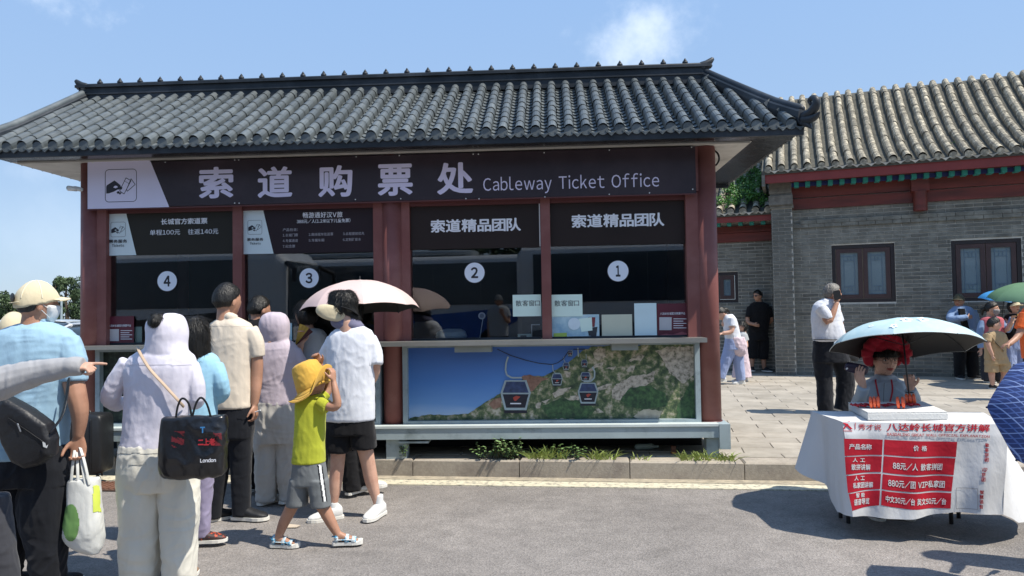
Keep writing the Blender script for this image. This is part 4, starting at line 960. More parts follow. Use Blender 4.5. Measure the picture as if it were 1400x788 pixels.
# hall roof
def roofpart(name, u0, u1, ve, ze, vr, zr, spacing, ncov, r, parent, limit, curve=.35, roll=True):
    def Sf(u, t):
        tt = .62*t+.38*t*t if curve else t
        zz_ = ze+(zr-ze)*tt
        if roll and t > .9: zz_ -= (t-.9)**2*3.2*(zr-ze)
        return H.W(u, ve+(vr-ve)*t, zz_)
    mb = MB(); n = 16
    for j in range(n):
        t0, t1 = j/n*1.04, (j+1)/n*1.04
        a, b, c, d = Sf(u0, t0), Sf(u1, t0), Sf(u1, t1), Sf(u0, t1); mb.add([a, b, c, d], [(0, 1, 2, 3)]); dn = np.array([0, 0, -.08])
        mb.add([a+dn, b+dn, c+dn, d+dn], [(3, 2, 1, 0)])
        mb.add([a, d, d+dn, a+dn], [(0, 1, 2, 3)]); mb.add([b, c, c+dn, b+dn], [(3, 2, 1, 0)])
    mb.add([Sf(u0, 0), Sf(u1, 0), Sf(u1, 0)+dn, Sf(u0, 0)+dn], [(3, 2, 1, 0)])
    rf = mb.obj(name, M_OLDDK, parent)
    tl = math.hypot(vr-ve, zr-ze)/ncov*1.03; tmsh = tile_mesh('cover_tile', r, tl, 6, m=M_OLDTILE, lip=.14, lift=.02)
    tv = np.array([tuple(v.co) for v in tmsh.vertices]); tf = [tuple(p.vertices) for p in tmsh.polygons]
    us = []; u = u0+spacing*.5
    while u < u1: us.append(u); u += spacing
    al = []
    for u in us:
        off = random.uniform(-.012, .012)
        for c in range(ncov):
            t0 = c/ncov; p = Sf(u, t0); d = Sf(u, t0+1/ncov)-p
            al.append((c, u, slope_matrix(p+np.array([0, 0, .02+random.uniform(-.006, .006)])+H.U*(off+random.uniform(-.006, .006)), d, H.U)))
    vis = [q for q in al if q[1] < uh(1400, 230, ve)+.4]; rest = [q for q in al if q[1] >= uh(1400, 230, ve)+.4]
    vis.sort(key=lambda q: q[0]); sm = MB()
    for k, q in enumerate(vis+rest):
        if k < limit: inst('cover_tile', tmsh, q[2], rf)
        else: sm.add(xform(tv, q[2]), tf)
    tag(sm.obj('upper_cover_tiles', M_OLDTILE, rf), kind='stuff')
    pn = MB(); pv_, pf_ = pan_geo(spacing-2*r*.8, tl/1.7, 4, .03)
    for u in [x+spacing/2 for x in us]:
        if u > u1-.03: continue
        for c in range(int(ncov*1.7)):
            t0 = c/(ncov*1.7); p = Sf(u, t0); d = Sf(u, t0+.04)-p; pn.add(xform(pv_, slope_matrix(p+np.array([0, 0, random.uniform(0, .008)]), d, H.U)), pf_)
    tag(pn.obj('pan_tiles', mat('old_pan_tile', '5a564b', .95, var=.35, nscale=12, second='7e7868', s2scale=9), rf), kind='stuff')  # pans coloured darker than the covers to deepen the shaded grooves
    es = r/.046; E2 = bpy.data.meshes.new('tile_end'); E2.from_pydata((ev*np.array([es, 1, es])).tolist(), [], ef); E2.materials.append(M_OLDTILE); E2.materials.append(M_OLDDK); E2.polygons.foreach_set('material_index', emi)
    D2 = bpy.data.meshes.new('drip_tile'); D2.from_pydata((dv*np.array([spacing*.75/.105, 1, 1.5])).tolist(), [], df); D2.materials.append(mat('pale_old_drip', 'b5aea0', .9, var=.3, nscale=12, perobj=.2))
    for u in us:
        if u < uh(1400, 230, ve)+.4:
            inst('tile_end', E2, slope_matrix(Sf(u, 0)+np.array([0, 0, .02])-H.V*.005, H.V, H.U), rf)
            if u+spacing/2 < u1: inst('drip_tile', D2, slope_matrix(Sf(u+spacing/2, 0)+np.array([0, 0, .01])-H.V*.012, H.V, H.U), rf)
    return rf, Sf
hv_e = EV; z_e = zh(1200, 222, EV); VRH = 2.6; z_r = zh(1250, 115, VRH)
roofpart('roof', UP0-.16, HU1+.3, EV, z_e, VRH, z_r, .243, 11, .066, hall, 300)
# gable wall on the left flank
def gable():
    mb = MB(); pts = [(0.3, ZP), (5.2, ZP), (5.2, z_e-.05), (2.6, z_r-.25), (.1, z_e-.1)]
    a = [H.W(UP0+.0, v, z) for v, z in pts]; b = [H.W(UP0+.25, v, z) for v, z in pts]; n = len(pts)
    mb.add(a+b, [tuple(range(n)), tuple(n+i for i in range(n))[::-1]]+[(i, n+i, n+(i+1) % n, (i+1) % n) for i in range(n)]); mb.obj('gable_wall', M_BRICK, hall)
gable()
hbox('barge_board', M_CAP, UP0-.16, UP0-.10, EV+.0, 1.2, z_e-.30, z_e-.06)
# lower wing to the left
wing = thing('hall_wing', 'lower grey brick wing with small window behind the ticket office right end', 'building', H.W(uh(1020), .9, ZP))
WV = .55; W0, W1 = uh(1020)-5.0, UP0-.005; WZT = zh(1020, 318, WV)
w3 = (uh(979, 400, WV), uh(1009.5, 400, WV), zh(1000, 414, WV), zh(1000, 372, WV))
mb = MB()
cur = MB(); H.box(cur, W0, w3[0], WV+.012, WV+.3, ZP-.01, WZT+.4); H.box(cur, w3[0], w3[1], WV+.012, WV+.3, ZP-.01, w3[2]); H.box(cur, w3[0], w3[1], WV+.012, WV+.3, w3[3], WZT+.4); H.box(cur, w3[1], W1, WV+.012, WV+.3, ZP-.01, WZT+.4)
ww = cur.obj('wall', M_MORTAR, wing)
wb = []; courses(uh(960), W1, ZP, WZT, WV, [w3], wb); wb.sort(key=lambda q: -q[0]); ws = MB()
for k, (a, b, v, z0, z1) in enumerate(wb):
    if k < 220:
        mb = MB(); H.box(mb, a, b, v, WV+.013, z0, z1); mb.obj('brick', M_BRICK, ww)
    else: H.box(ws, a, b, v, WV+.013, z0, z1)
if ws.n: tag(ws.obj('further_bricks', M_BRICK, ww), kind='stuff')
hwindow(*w3, v=WV+.06, leaves=1, parent=wing)
WE = -.05
hbox('upper_beam', M_WOODR, W0, W1, WV-.06, WV+.1, zh(1020, 329.5, WV-.06), zh(1020, 318.5, WV-.06), wing)
hbox('lower_beam', M_WOODR, W0, W1, WV-.04, WV+.1, WZT-.02, zh(1020, 330.5, WV-.06)-.0, wing)
hbox('beam', M_WOODR, W0, W1, WV-.07, WV+.1, zh(1020, 318, WV-.06), zh(1020, 309, WV-.06), wing)
hbox('eave_board', MATS['eave_red'], W0, W1, WE+.03, WE+.07, zh(1020, 303, WE), zh(1020, 293, WE), wing)
r0w, r1w = zh(1020, 308, .2), zh(1020, 303.5, .2); u = uh(980)
while u < W1-.1: inst('rafter_end', rem, Matrix.Translation(Vector(H.W(u, .12, r0w))), wing); u += .225
zwe = zh(1020, 290, WE); roofpart('roof', W0, W1-.02, WE, zwe, WE+2.6, zh(1020, 222, WE+2.6), .243, 10, .072, wing, 150, roll=False)
# weeds growing on the lower roof
mb = MB(); cs = []; rs = []
for k in range(42):
    a = random.random(); u = uh(1052, 300, .3)-random.uniform(.05, 1.0); t = random.uniform(.1, .9)
    cs.append(H.W(u, WE+2.3*t, zwe+1.35*(.62*t+.38*t*t)+random.uniform(.05, .30))); rs.append(random.uniform(.1, .22))
leafcloud(mb, cs, rs, 130, .028); wp = thing('roof_creeper', 'green creeper growing over the lower tiled roof beside the gable', 'plant', cs[0]*np.array([1, 1, 0])+np.array([0, 0, zwe]))
tag(mb.obj('leaves', mat('creeper_leaf', '4c7a2f', .6, var=.4, nscale=5, second='2c5426', s2scale=2), wp), kind='stuff')
mb = MB()
for c in cs[:16]: tube(mb, [c+np.array([0, 0, -.25]), c], .008, 5)
mb.obj('stems', mat('creeper_stem', '4a4a2a', .8), wp)
mb = MB(); c = H.W(uh(1303, 205, .1), .2, z_e+.33); leafcloud(mb, [c, c+np.array([.1, 0, .0])], [.1, .08], 70, .02); t = thing('roof_weed', 'small green weed growing between tiles of the old hall roof', 'plant', c-np.array([0, 0, .1])); mb.obj('leaves', MATS['creeper_leaf'], t)
# ------------------------------------------------------------------ people
def hz(px): return 425-.0162*(px-700)
class Fig:
    def __init__(s, label, px, D, zg=0.0, group=None, cat='person', voxel=None, name='person'):
        s.D = D; s.zg = zg; b = P(px, 400, D); s.base = np.array([b[0], D, zg]); s.m = D/1000
        s.t = thing(name, label, cat, s.base, group); s.vox = voxel or max(.006, .0013*D); s.seed = abs(int(px))
    def p(s, x, y, dd=0): return P(x, y, s.D+dd)
    def rows(s, rows, th=None, dd=0, p=2.3, n=22, sc=1.0, sub=3, rot=0):
        """rows of (y, x left, x right[, half depth m[, depth offset m]])"""
        q = []
        for r in rows:
            w = (r[2]-r[1])/2*s.m; t_ = r[3] if len(r) > 3 and r[3] else (th if th else w*.92); q.append((r[0], (r[1]+r[2])/2, w, t_, (r[4] if len(r) > 4 else 0)+dd))
        q = smoothpath(q, sub) if sub else np.array(q)
        A = np.array([math.cos(rot), math.sin(rot), 0]); B = np.array([-math.sin(rot), math.cos(rot), 0])
        def f(mb, k=1.0): loft(mb, [(s.p(c, y, d), A*w*k*sc, B*t_*k*sc) for y, c, w, t_, d in q], n, p)
        return f
    def limb(s, pts, sub=3, n=12):
        """points (x, y, depth offset m, radius px)"""
        q = smoothpath(pts, sub)
        def f(mb, k=1.0): tube(mb, [s.p(x, y, d) for x, y, d, r in q], [r*s.m*k for *_, r in q], n, 0, False)
        return f
    def build(s, name, shapes, m, vox=None, wr=.0, wf=16, sm=3, zsq=.75, seed=0, ks=1.0, parent=None):
        mb = MB()
        for f in shapes:
            if isinstance(f, tuple): f[0](mb, f[1])
            else: f(mb, ks)
        me, co = remesh(mb, vox or s.vox, sm, wr, wf, s.seed+seed, zsq); return put(me, co, name, m, parent or s.t)
# head: local axes side, forward, up; face modelled on the surface
def head_r(d, face=1.0):
    x, y, z = d[:, 0], d[:, 1], d[:, 2]
    r = 1/np.sqrt((x/.076)**2+(y/.097)**2+(z/.118)**2)
    jaw = np.clip(-z, 0, 1); r = r*(1-.10*jaw**1.5*np.abs(x)*1.6); r = r*(1-.16*np.clip(-z-.2, 0, 1)*np.clip(-y, 0, 1)*2)
    g = lambda cx, cz, sx, sz: np.exp(-((x-cx)/sx)**2-((z-cz)/sz)**2)*(y > 0)
    r = r + face*(.022*g(0, -.16, .10, .13)+.010*g(0, .02, .07, .2) - .009*g(-.34, .03, .16, .10) - .009*g(.34, .03, .16, .10) + .005*g(0, .20, .5, .08)
        + .007*g(0, -.42, .22, .05) + .006*g(0, -.52, .2, .05) - .003*g(0, -.47, .2, .025) + .008*g(0, -.78, .25, .15) + .004*g(-.45, -.2, .2, .2)+.004*g(.45, -.2, .2, .2))
    return r
def strands(o, n, L=.03, w=.0012, lift=.25, m=None, seed=1, flow=None):
    """thin hair blades lying on a hair mesh"""
    me = o.data; r = np.random.default_rng(seed); b = np.array(BASE[o.name_full]); k = len(me.polygons)
    c = np.empty(k*3, 'f'); me.polygons.foreach_get('center', c); c = c.reshape(-1, 3); nn_ = np.empty(k*3, 'f'); me.polygons.foreach_get('normal', nn_); nn_ = nn_.reshape(-1, 3)
    top = c[:, 2].max(); cen = c.mean(0); i = r.integers(0, k, n); p = c[i].astype(float); q = nn_[i].astype(float)
    f = np.array([0, 0, -1.])+.8*(p-np.array([cen[0], cen[1], top]))*np.array([1, 1, 0])/max(.05, top-cen[2])+r.normal(size=(n, 3))*.35
    f -= q*(f*q).sum(1)[:, None]; f /= np.linalg.norm(f, axis=1)[:, None]+1e-9; s = np.cross(f, q); Ls = (L*r.uniform(.5, 1.2, n))[:, None]
    p = p+b; m1 = p+f*Ls*.5+q*Ls*lift*.6; e = p+f*Ls+q*Ls*lift*r.uniform(.2, 1, n)[:, None]; p = p-q*.002
    V = np.stack([p-s*w, p+s*w, m1+s*w, m1-s*w, e], 1).reshape(-1, 3); mb = MB(); mb.add(V, [t_ for j in range(n) for t_ in ((5*j, 5*j+1, 5*j+2, 5*j+3), (5*j+3, 5*j+2, 5*j+4))])
    return tag(mb.obj('hair_strands', m or M_HAIR, o), kind='stuff')
class Head:
    def __init__(s, fig, cx, cy, hpx, yaw=0, tilt=0, dd=0, roll=0):
        """centre pixel, height of the head in px, yaw 0 = towards the camera, 90 = right, 180 = away"""
        s.f = fig; s.c = fig.p(cx, cy, dd); s.k = hpx*fig.m/.236
        a = math.radians(yaw); t = math.radians(tilt); fw = np.array([math.sin(a), -math.cos(a), 0]); sd = np.array([math.cos(a), math.sin(a), 0]); up = np.array([0, 0, 1.])
        s.F = fw*math.cos(t)-up*math.sin(t); U_ = up*math.cos(t)+fw*math.sin(t); ro = math.radians(roll); s.S = sd*math.cos(ro)+U_*math.sin(ro); s.U = U_*math.cos(ro)-sd*math.sin(ro)
        s.R = np.stack([s.S, s.F, s.U])
    def W(s, x, y, z): return s.c+s.k*(s.S*x+s.F*y+s.U*z)
    def surf(s, mb, fn, n=36, m_=28):
        v = []; f = []
        for j in range(m_+1):
            ph = PI*j/m_
            for i in range(n):
                t = 2*PI*i/n; v.append((math.sin(ph)*math.cos(t), math.sin(ph)*math.sin(t), math.cos(ph)))
        d = np.array(v); r = fn(d); w = (d*r[:, None]*s.k)@s.R+s.c
        for j in range(m_):
            for i in range(n): f.append((j*n+i, (j+1)*n+i, (j+1)*n+(i+1) % n, j*n+(i+1) % n))
        mb.add(w, f)
    def skin(s, neck=True):
        def f(mb, k=1.0):
            s.surf(mb, head_r)
            for q in (-1, 1): ellipsoid(mb, s.W(q*.077, -.008, -.012), [s.S*.010*s.k, (s.F*.018+s.U*.006)*s.k, s.U*.031*s.k], 10, 8)
            if neck: tube(mb, [s.W(0, -.02, -.05), s.W(0, -.035, -.12)+np.array([0, 0, -.0]), s.W(0, -.02, -.05)+np.array([0, .0, -.16*s.k])-s.F*.02], [.055*s.k, .053*s.k, .060*s.k], 14)
        return f
    def shell(s, mask, thick=.012, inner=-.012):
        def fn(d):
            m_ = np.clip(mask(d[:, 0], d[:, 1], d[:, 2]), 0, 1); return head_r(d, 0)+inner+(thick-inner)*m_
        return lambda mb, k=1.0: s.surf(mb, fn, 40, 32)
    def hair(s, style='short', m=None, wr=.003, capped=False):
        if style == 'short': mask = lambda x, y, z: np.clip((z-(.12+.55*np.clip(y, -.3, 1)))*5+.3, 0, 1)*1.0 + np.clip((-y-.12)*4, 0, 1)*np.clip((z+.62)*5, 0, 1)
        elif style == 'bob': mask = lambda x, y, z: np.clip((z-(.0+.6*np.clip(y, -.2, 1)))*5+.3, 0, 1) + np.clip((-y+.15)*4, 0, 1)
        elif style == 'fringe': mask = lambda x, y, z: np.clip((z-.22)*6+.2, 0, 1)+np.clip((-y+.1)*4, 0, 1)*np.clip((z+.7)*5, 0, 1)
        if style == 'short':
            m0 = mask; mask = lambda x, y, z: m0(x, y, z)*np.clip(.62+.55*(z+.25), .5, 1)
        th = {'short': .015, 'bob': .022, 'fringe': .02}[style]
        mb = MB(); s.shell(mask, th)(mb); me, co = remesh(mb, max(.005, s.f.vox*.8), 1, wr, 60, s.f.seed, .25, False); o = put(me, co, 'hair', m or M_HAIR, s.f.t)
        if not capped: strands(o, 3200 if s.f.D < 7 else 700, .022 if style == 'short' else .06, .0009 if s.f.D < 7 else .003, .09, m or M_HAIR, s.f.seed); return o
    def face(s, glasses=False, mouth=True, brow=True, det=True):
        t = s.f.t
        for q in (-1, 1):
            e = s.W(q*.031, .082, .004)
            mb = MB(); ellipsoid(mb, e, [s.S*.0125*s.k, s.F*.008*s.k, s.U*.0055*s.k], 12, 8); eye = mb.obj('eye', mat('eye_white', 'cfc6bd', .3, var=.02), t, True)
            mb = MB(); ellipsoid(mb, e+s.F*.0045*s.k, [s.S*.0056*s.k, s.F*.0045*s.k, s.U*.0052*s.k], 10, 8); mb.obj('iris', mat('iris_dark', '1c120d', .2, var=.02), eye, True)
            mb = MB(); tube(mb, smoothpath([s.W(q*.045, .079, .0245), s.W(q*.033, .0885, .0285), s.W(q*.017, .093, .0255)], 3), [.0015*s.k]+[.003*s.k]*5+[.0022*s.k], 6); mb.obj('eyebrow', M_HAIR, t, True)
        if mouth:
            mb = MB(); tube(mb, smoothpath([s.W(-.024, .083, -.055), s.W(-.008, .0945, -.0515), s.W(.008, .0945, -.0515), s.W(.024, .083, -.055)], 3), [.0016*s.k]+[.0042*s.k]*8+[.0016*s.k], 8)
            tube(mb, smoothpath([s.W(-.019, .083, -.058), s.W(0, .094, -.0615), s.W(.019, .083, -.058)], 3), [.002*s.k]+[.0045*s.k]*5+[.002*s.k], 8); mb.obj('lips', mat('lips', 'a8564a', .45, var=.05), t, True)
        if glasses:
            g = MB()
            for q in (-1, 1):
                c = s.W(q*.033, .102, .0); ps = [c+s.S*.024*s.k*math.cos(a)+s.U*.018*s.k*math.sin(a)-s.F*.006*s.k*abs(math.cos(a)) for a in np.linspace(0, 2*PI, 17)]; tube(g, ps, .0013*s.k, 5, 0, False)
                tube(g, [s.W(q*.056, .095, .003), s.W(q*.079, .02, .006), s.W(q*.08, -.015, .0)], .0012*s.k, 5)
            tube(g, [s.W(-.009, .104, .002), s.W(0, .107, .004), s.W(.009, .104, .002)], .0013*s.k, 5); mb = g; mb.obj('glasses', mat('metal_rim', '4a4038', .3, .8), t, True)
    def sunglasses(s):
        g = MB()
        for q in (-1, 1): ellipsoid(g, s.W(q*.031, .092, .004), [s.S*.026*s.k, s.F*.008*s.k, s.U*.017*s.k], 12, 8); tube(g, [s.W(q*.056, .09, .006), s.W(q*.08, 0, .006)], .003*s.k, 5)
        tube(g, [s.W(-.02, .098, .008), s.W(.02, .098, .008)], .003*s.k, 5); g.obj('sunglasses', M_BLACK, s.f.t, True)
    def mask(s, m):
        mk = lambda x, y, z: np.clip((y-.25)*6, 0, 1)*np.clip((-.02-z)*14, 0, 1)
        mb = MB(); s.shell(mk, .022, -.02)(mb); me, co = remesh(mb, max(.005, s.f.vox*.7), 2); o = put(me, co, 'face_mask', m, s.f.t)
        g = MB()
        for q in (-1, 1):
            tube(g, [s.W(q*.07, .045, -.03), s.W(q*.084, -.012, .012)], .0018*s.k, 5); tube(g, [s.W(q*.066, .04, -.075), s.W(q*.084, -.012, -.02)], .0018*s.k, 5)
        g.obj('mask_strap', m, s.f.t); return o
    def cap(s, m, brim=True, mb_=None, back=False):
        mk = lambda x, y, z: np.clip((z-(.10+.28*np.clip(y, -1, 1)*1.0 if not back else z*0+.1))*9+.5, 0, 1)
        mb = MB(); s.shell(lambda x, y, z: np.clip((z-(.02+.20*y))*14+.5, 0, 1), .019, -.012)(mb); me, co = remesh(mb, max(.005, s.f.vox*.8), 2, .0012, 30, 2); c = put(me, co, 'cap', m, s.f.t)
        if brim:
            g = MB(); n = 16
            def fn(a, b):
                an = -1.15+2.3*a; rr = .085+.0*b; L = b*.072*math.cos(an*.75)
                return s.W(math.sin(an)*(.082+L*.5), math.cos(an)*.095+L, .042-.16*0-L*.18-.02*abs(math.sin(an))**2+.004)
            grid(g, fn, n, 5); grid(g, lambda a, b: fn(a, b)-s.U*.006*s.k, n, 5); grid(g, lambda a, b: fn(a, 1)-s.U*.006*s.k*b, n, 1); g.obj('cap_brim', m, c, True)
        return c
def hand(fig, wrist, tip, palm_n, size=.18, curl=.5, spread=.12, thumb=1, fcurl=None, open_=True):
    """wrist point, direction towards the finger tips, palm normal; returns a shape"""
    wrist = np.asarray(wrist, float); d = np.asarray(tip, float); d = d/np.linalg.norm(d); n = np.asarray(palm_n, float); n = n-d*(n@d); n /= np.linalg.norm(n); s = np.cross(d, n)*thumb
    k = size/.18
    def f(mb, kk=1.0):
        loft(mb, [(wrist+d*q*k, s*a*k, n*b*k) for q, a, b in ((-.03, .026, .020), (0, .027, .019), (.03, .036, .017), (.06, .041, .015), (.085, .040, .013), (.092, .034, .008))], 16, 2.4)
        cu = fcurl or [curl]*4
        for i, (off, L) in enumerate(((.030, .070), (.010, .078), (-.010, .073), (-.029, .058))):
            a0 = wrist+(d*.086+s*off)*k; sp_ = spread*(1.2-.8*i); dd_ = d*math.cos(sp_)+s*math.sin(sp_); pts = [a0-dd_*.02*k, a0]; ang = 0; cdir = dd_
            for j, fr in enumerate((.45, .31, .24)):
                ang += cu[i]*(.7, 1.1, .7)[j]; cdir = dd_*math.cos(ang)+n*math.sin(ang); pts.append(pts[-1]+cdir*L*fr*k)
            tube(mb, pts, [.0088*k, .0092*k, .0085*k, .0078*k, .0068*k], 8)
        a0 = wrist+(d*.025+s*.026)*k; t1 = (d*.62+s*.75+n*.25); t1 /= np.linalg.norm(t1); t2 = (d*.9+s*.25+n*(.25+curl*.4)); t2 /= np.linalg.norm(t2)
        tube(mb, [a0-t1*.015*k, a0+t1*.03*k, a0+t1*.045*k+t2*.018*k, a0+t1*.045*k+t2*.045*k], [.014*k, .012*k, .0102*k, .0085*k], 8)
    return f
def shoe(fig, x, y, ang, L=.27, m=M_SHOEW, sole=M_SOLE, dd=0, h=.085, toe_up=0, name='shoe', ankle=None, w=.048):
    """heel-to-toe direction ang (0 = right, 90 = away); x, y = pixel of the ground under the ankle"""
    a = math.radians(ang); d = np.array([math.cos(a)*math.cos(toe_up), math.sin(a)*math.cos(toe_up), math.sin(toe_up)]); s = np.array([-math.sin(a), math.cos(a), 0]); up = np.cross(d, s); up = up if up[2] > 0 else -up
    g = fig.p(x, y, dd); g[2] = max(g[2], fig.zg+.002); k = L/.27
    def W(q, z): return g+d*q*k+up*z*k
    mb = MB(); loft(mb, [(W(q, z), s*a_*k, up*b*k) for q, z, a_, b in ((-.068, .045, .018, .03), (-.055, .052, .036, .045), (-.01, .055, .041, .052), (.04, .047, .044, .042), (.09, .038, w, .030), (.14, .032, w*.96, .024), (.17, .028, w*.75, .018), (.188, .024, w*.35, .010))], 18, 2.3)
    tube(mb, [W(-.02, .05), W(-.018, h)], [.037*k, .036*k], 14)
    me, co = remesh(mb, max(.005, fig.vox*.8), 2); o = put(me, co, name, m, fig.t)
    mb = MB(); ol = [(-.075, .022), (-.06, .037), (-.01, .038), (.05, .043), (.10, w+.004), (.14, w+.003), (.175, w*.75), (.195, w*.3)]
    pl_ = [(q, a_) for q, a_ in ol]+[(q, -a_) for q, a_ in ol[::-1]]; n = len(pl_)
    vs = [W(q, .0)+s*a_*k for q, a_ in pl_]+[W(q, .022)+s*a_*k*1.03 for q, a_ in pl_]
    mb.add(vs, [tuple(range(n))[::-1], tuple(n+i for i in range(n))]+[(i, (i+1) % n, n+(i+1) % n, n+i) for i in range(n)]); mb.obj('sole', sole, o)
    return o
def foot_shape(fig, x, y, ang, L=.24, dd=0, zup=.02):
    a = math.radians(ang); d = np.array([math.cos(a), math.sin(a), 0]); s = np.array([-math.sin(a), math.cos(a), 0]); up = np.array([0, 0, 1.]); k = L/.27
    g = fig.p(x, y, dd); g[2] = max(g[2], fig.zg)+zup
    def f(mb, kk=1.0):
        loft(mb, [(g+d*q*k+up*z*k, s*a_*k, up*b*k) for q, z, a_, b in ((-.06, .03, .015, .02), (-.045, .035, .028, .033), (0, .045, .032, .045), (.05, .034, .036, .032), (.10, .022, .042, .020), (.13, .018, .042, .016))], 14, 2.3)
        for i in range(5):
            o = (-.032+.016*i); tube(mb, [g+(d*.12+s*o)*k+up*.014*k, g+(d*(.165-.006*i)+s*o*1.1)*k+up*.012*k], [.0095*k, .008*k], 8)
    return f
def strap_tube(name, pts, r, m, parent, flat=.3):
    mb = MB(); tube(mb, smoothpath(pts, 4), r, 8, 0, True, flat); return mb.obj(name, m, parent, True)
Zv = np.array([0, 0, 1.])

def hem(f, child, fn, off=.0028, name='hem'):
    o = [c for c in f.t.children if c.name.split('.')[0] == child][0]; return on_mesh(o, inpx(fn), o.data.materials[0], name, off)
def on_mesh(o, region, m, name, off=.002, parent=None):     # a raised band or print following a surface: its faces inside a region
    me = o.data; b = np.array(BASE[o.name_full]); vs = {}; V = []; Fc = []
    for p in me.polygons:
        if p.normal.y < .05:
            c = np.array(p.center)+b
            if region(c):
                q = []
                for i in p.vertices:
                    if i not in vs: vs[i] = len(V); V.append(np.array(me.vertices[i].co)+b+np.array(me.vertices[i].normal)*off)
                    q.append(vs[i])
                Fc.append(tuple(q))
    if not Fc: return None
    mb = MB(); mb.add(V, Fc); return mb.obj(name, m, parent or o, True)
def inpx(fn):
    def r(c):
        d = c-np.array([0, 0, CAMH]); z = d@FW; return fn(700+1000*(d@RT)/z, 394-1000*(d@UP)/z)
    return r
def sandal(fig, x, y, ang, L=.20, dd=0, zup=0.0):
    a = math.radians(ang); d = np.array([math.cos(a), math.sin(a), 0]); s_ = np.array([-math.sin(a), math.cos(a), 0]); k = L/.27; g = fig.p(x, y, dd); g[2] = max(g[2], fig.zg)+.002+zup; W = lambda q, l, z: g+d*q*k+s_*l*k+Zv*z*k
    ol = [(-.075, .022), (-.06, .037), (-.01, .038), (.05, .043), (.10, .052), (.14, .050), (.175, .036), (.192, .015)]; pl_ = [(q, a_) for q, a_ in ol]+[(q, -a_) for q, a_ in ol[::-1]]; n = len(pl_)
    mb = MB(); mb.add([W(q, l, 0) for q, l in pl_]+[W(q, l*1.04, .026+.012*(q > .15)) for q, l in pl_], [tuple(range(n))[::-1], tuple(n+i for i in range(n))]+[(i, (i+1) % n, n+(i+1) % n, n+i) for i in range(n)])
    o = mb.obj('sandal', M_SOLE, fig.t); m = mat('sandal_print', 'b9c3c6', .5, second='2f86ab', s2scale=45, s2lo=.5, s2hi=.54)
    for q, h, w, r in ((.115, .060, .050, .017), (.055, .085, .043, .015), (-.035, .105, .036, .012)):
        mb = MB(); tube(mb, [W(q, w*math.cos(t), .026+(h-.026)*math.sin(t)) for t in np.linspace(0, PI, 11)], r*k*1.3, 8, 0, False, .28); mb.obj('sandal_strap', m, o, True)
    for l in (-1, 1): mb = MB(); tube(mb, [W(-.035, l*.034, .05), W(.055, l*.040, .05), W(.115, l*.047, .045)], .010*k, 6, 0, True, .4); mb.obj('side_strap', m, o, True)
    mb = MB(); tube(mb, [W(-.035, .036, .07), W(-.072, 0, .075), W(-.035, -.036, .07)], .011*k, 6, 0, True, .4); mb.obj('heel_strap', m, o, True); return o
Zv = np.array([0, 0, 1.])
# ---- materials of clothes
F_BLUE = fabric('light_blue_polo', '92b2c6'); F_LILAC = fabric('lilac_sunwear', 'cfccd8', rough=.7); F_LILAC2 = fabric('mauve_sunwear', 'b9aeb8', rough=.75)
F_CREAMT = fabric('cream_linen', 'cfccc0', fold=.9); F_CREAMP = fabric('cream_polo', 'cfc3b2'); F_NAVY = fabric('dark_navy', '15181f', fold=.8); F_BLACK = fabric('black', '121215', fold=.8)
F_CYAN = fabric('pale_cyan_shirt', '93bfd6'); F_PURP = fabric('lilac_trousers', '8d86a0'); F_LIME = fabric('lime_cotton', 'a8ad35', fold=.6); F_GREY = fabric('grey_jersey', '6a6e70')
F_YEL = fabric('yellow_cotton', 'cba045', fold=.6); F_WHITE = fabric('white_cotton', 'd0d3da', fold=.6); F_GAIT = fabric('slate_gaiter', '6b6a80'); F_LGREY = fabric('pale_grey', 'a9adb0')
F_GREYSL = fabric('grey_sleeve', '9b9b9d'); F_DGREY = fabric('charcoal', '34353a'); F_BEIGE = fabric('beige_cap', 'c9bd9f', fold=.2); F_TAN = fabric('tan', 'a8916f'); F_JEAN = fabric('pale_denim', '8f9dc0'); F_DENIM = fabric('blue_shirt', '7a92b4')
F_PINK = fabric('pale_pink', 'cbb9c0'); F_ROSE = fabric('rose', 'b5616b'); F_REDH = fabric('red_hat', '9c1f2f', fold=.8); F_JACK = fabric('silver_jacket', 'a3adb4', rough=.55, fold=.8); F_ORANGE = fabric('orange', 'd9622e'); F_OLIVE = fabric('olive_cap', '4d4a3a')
F_TROUW = fabric('offwhite_trousers', 'b9b6b0', fold=.9)
Q = 'people queueing at the ticket windows'

# ---- 1 man in light blue polo
f = Fig('man in light blue polo shirt and beige cap', 48, 4.15, group=Q, voxel=.0065)
hd = Head(f, 51, 417, 57, yaw=138, tilt=-2)
torso = f.rows([(441, 36, 66, .06), (447, 16, 82, .09), (458, -2, 98, .12), (480, -13, 108, .14), (520, -14, 100, .15), (570, -12, 90, .15), (612, -13, 86, .15), (624, -13, 86, .15)], rot=.1)
slv = f.limb([(90, 466, 0, 17), (99, 495, -.02, 17), (101, 521, -.03, 16)]); slv2 = f.limb([(-5, 470, .02, 18), (-18, 520, .0, 17)])
arm = f.limb([(92, 480, 0, 13), (102, 530, -.03, 13.5), (108, 556, -.03, 12), (109, 575, -.02, 10), (107, 597, -.01, 7)])
wr = f.p(107, 597, -.01)
hips = f.rows([(610, -12, 88, .14), (640, -16, 93, .15), (662, -18, 94, .14)]); lr = f.rows([(640, 34, 93, .12), (700, 30, 90), (745, 40, 88), (790, 46, 84), (806, 48, 82)]); ll = f.rows([(640, -18, 42, .12), (700, -22, 34), (745, -24, 30), (800, -24, 22)])
f.build('body', [hd.skin(), (torso, .82), arm, f.limb([(-8, 480, .02, 13), (-20, 540, 0, 12), (-24, 600, 0, 9)]), (hips, .8), (lr, .7), (ll, .7), hand(f, wr, (0.02, .0, -1), (.3, -.9, 0), .19, .9, .04, 1)], M_SKIN2)
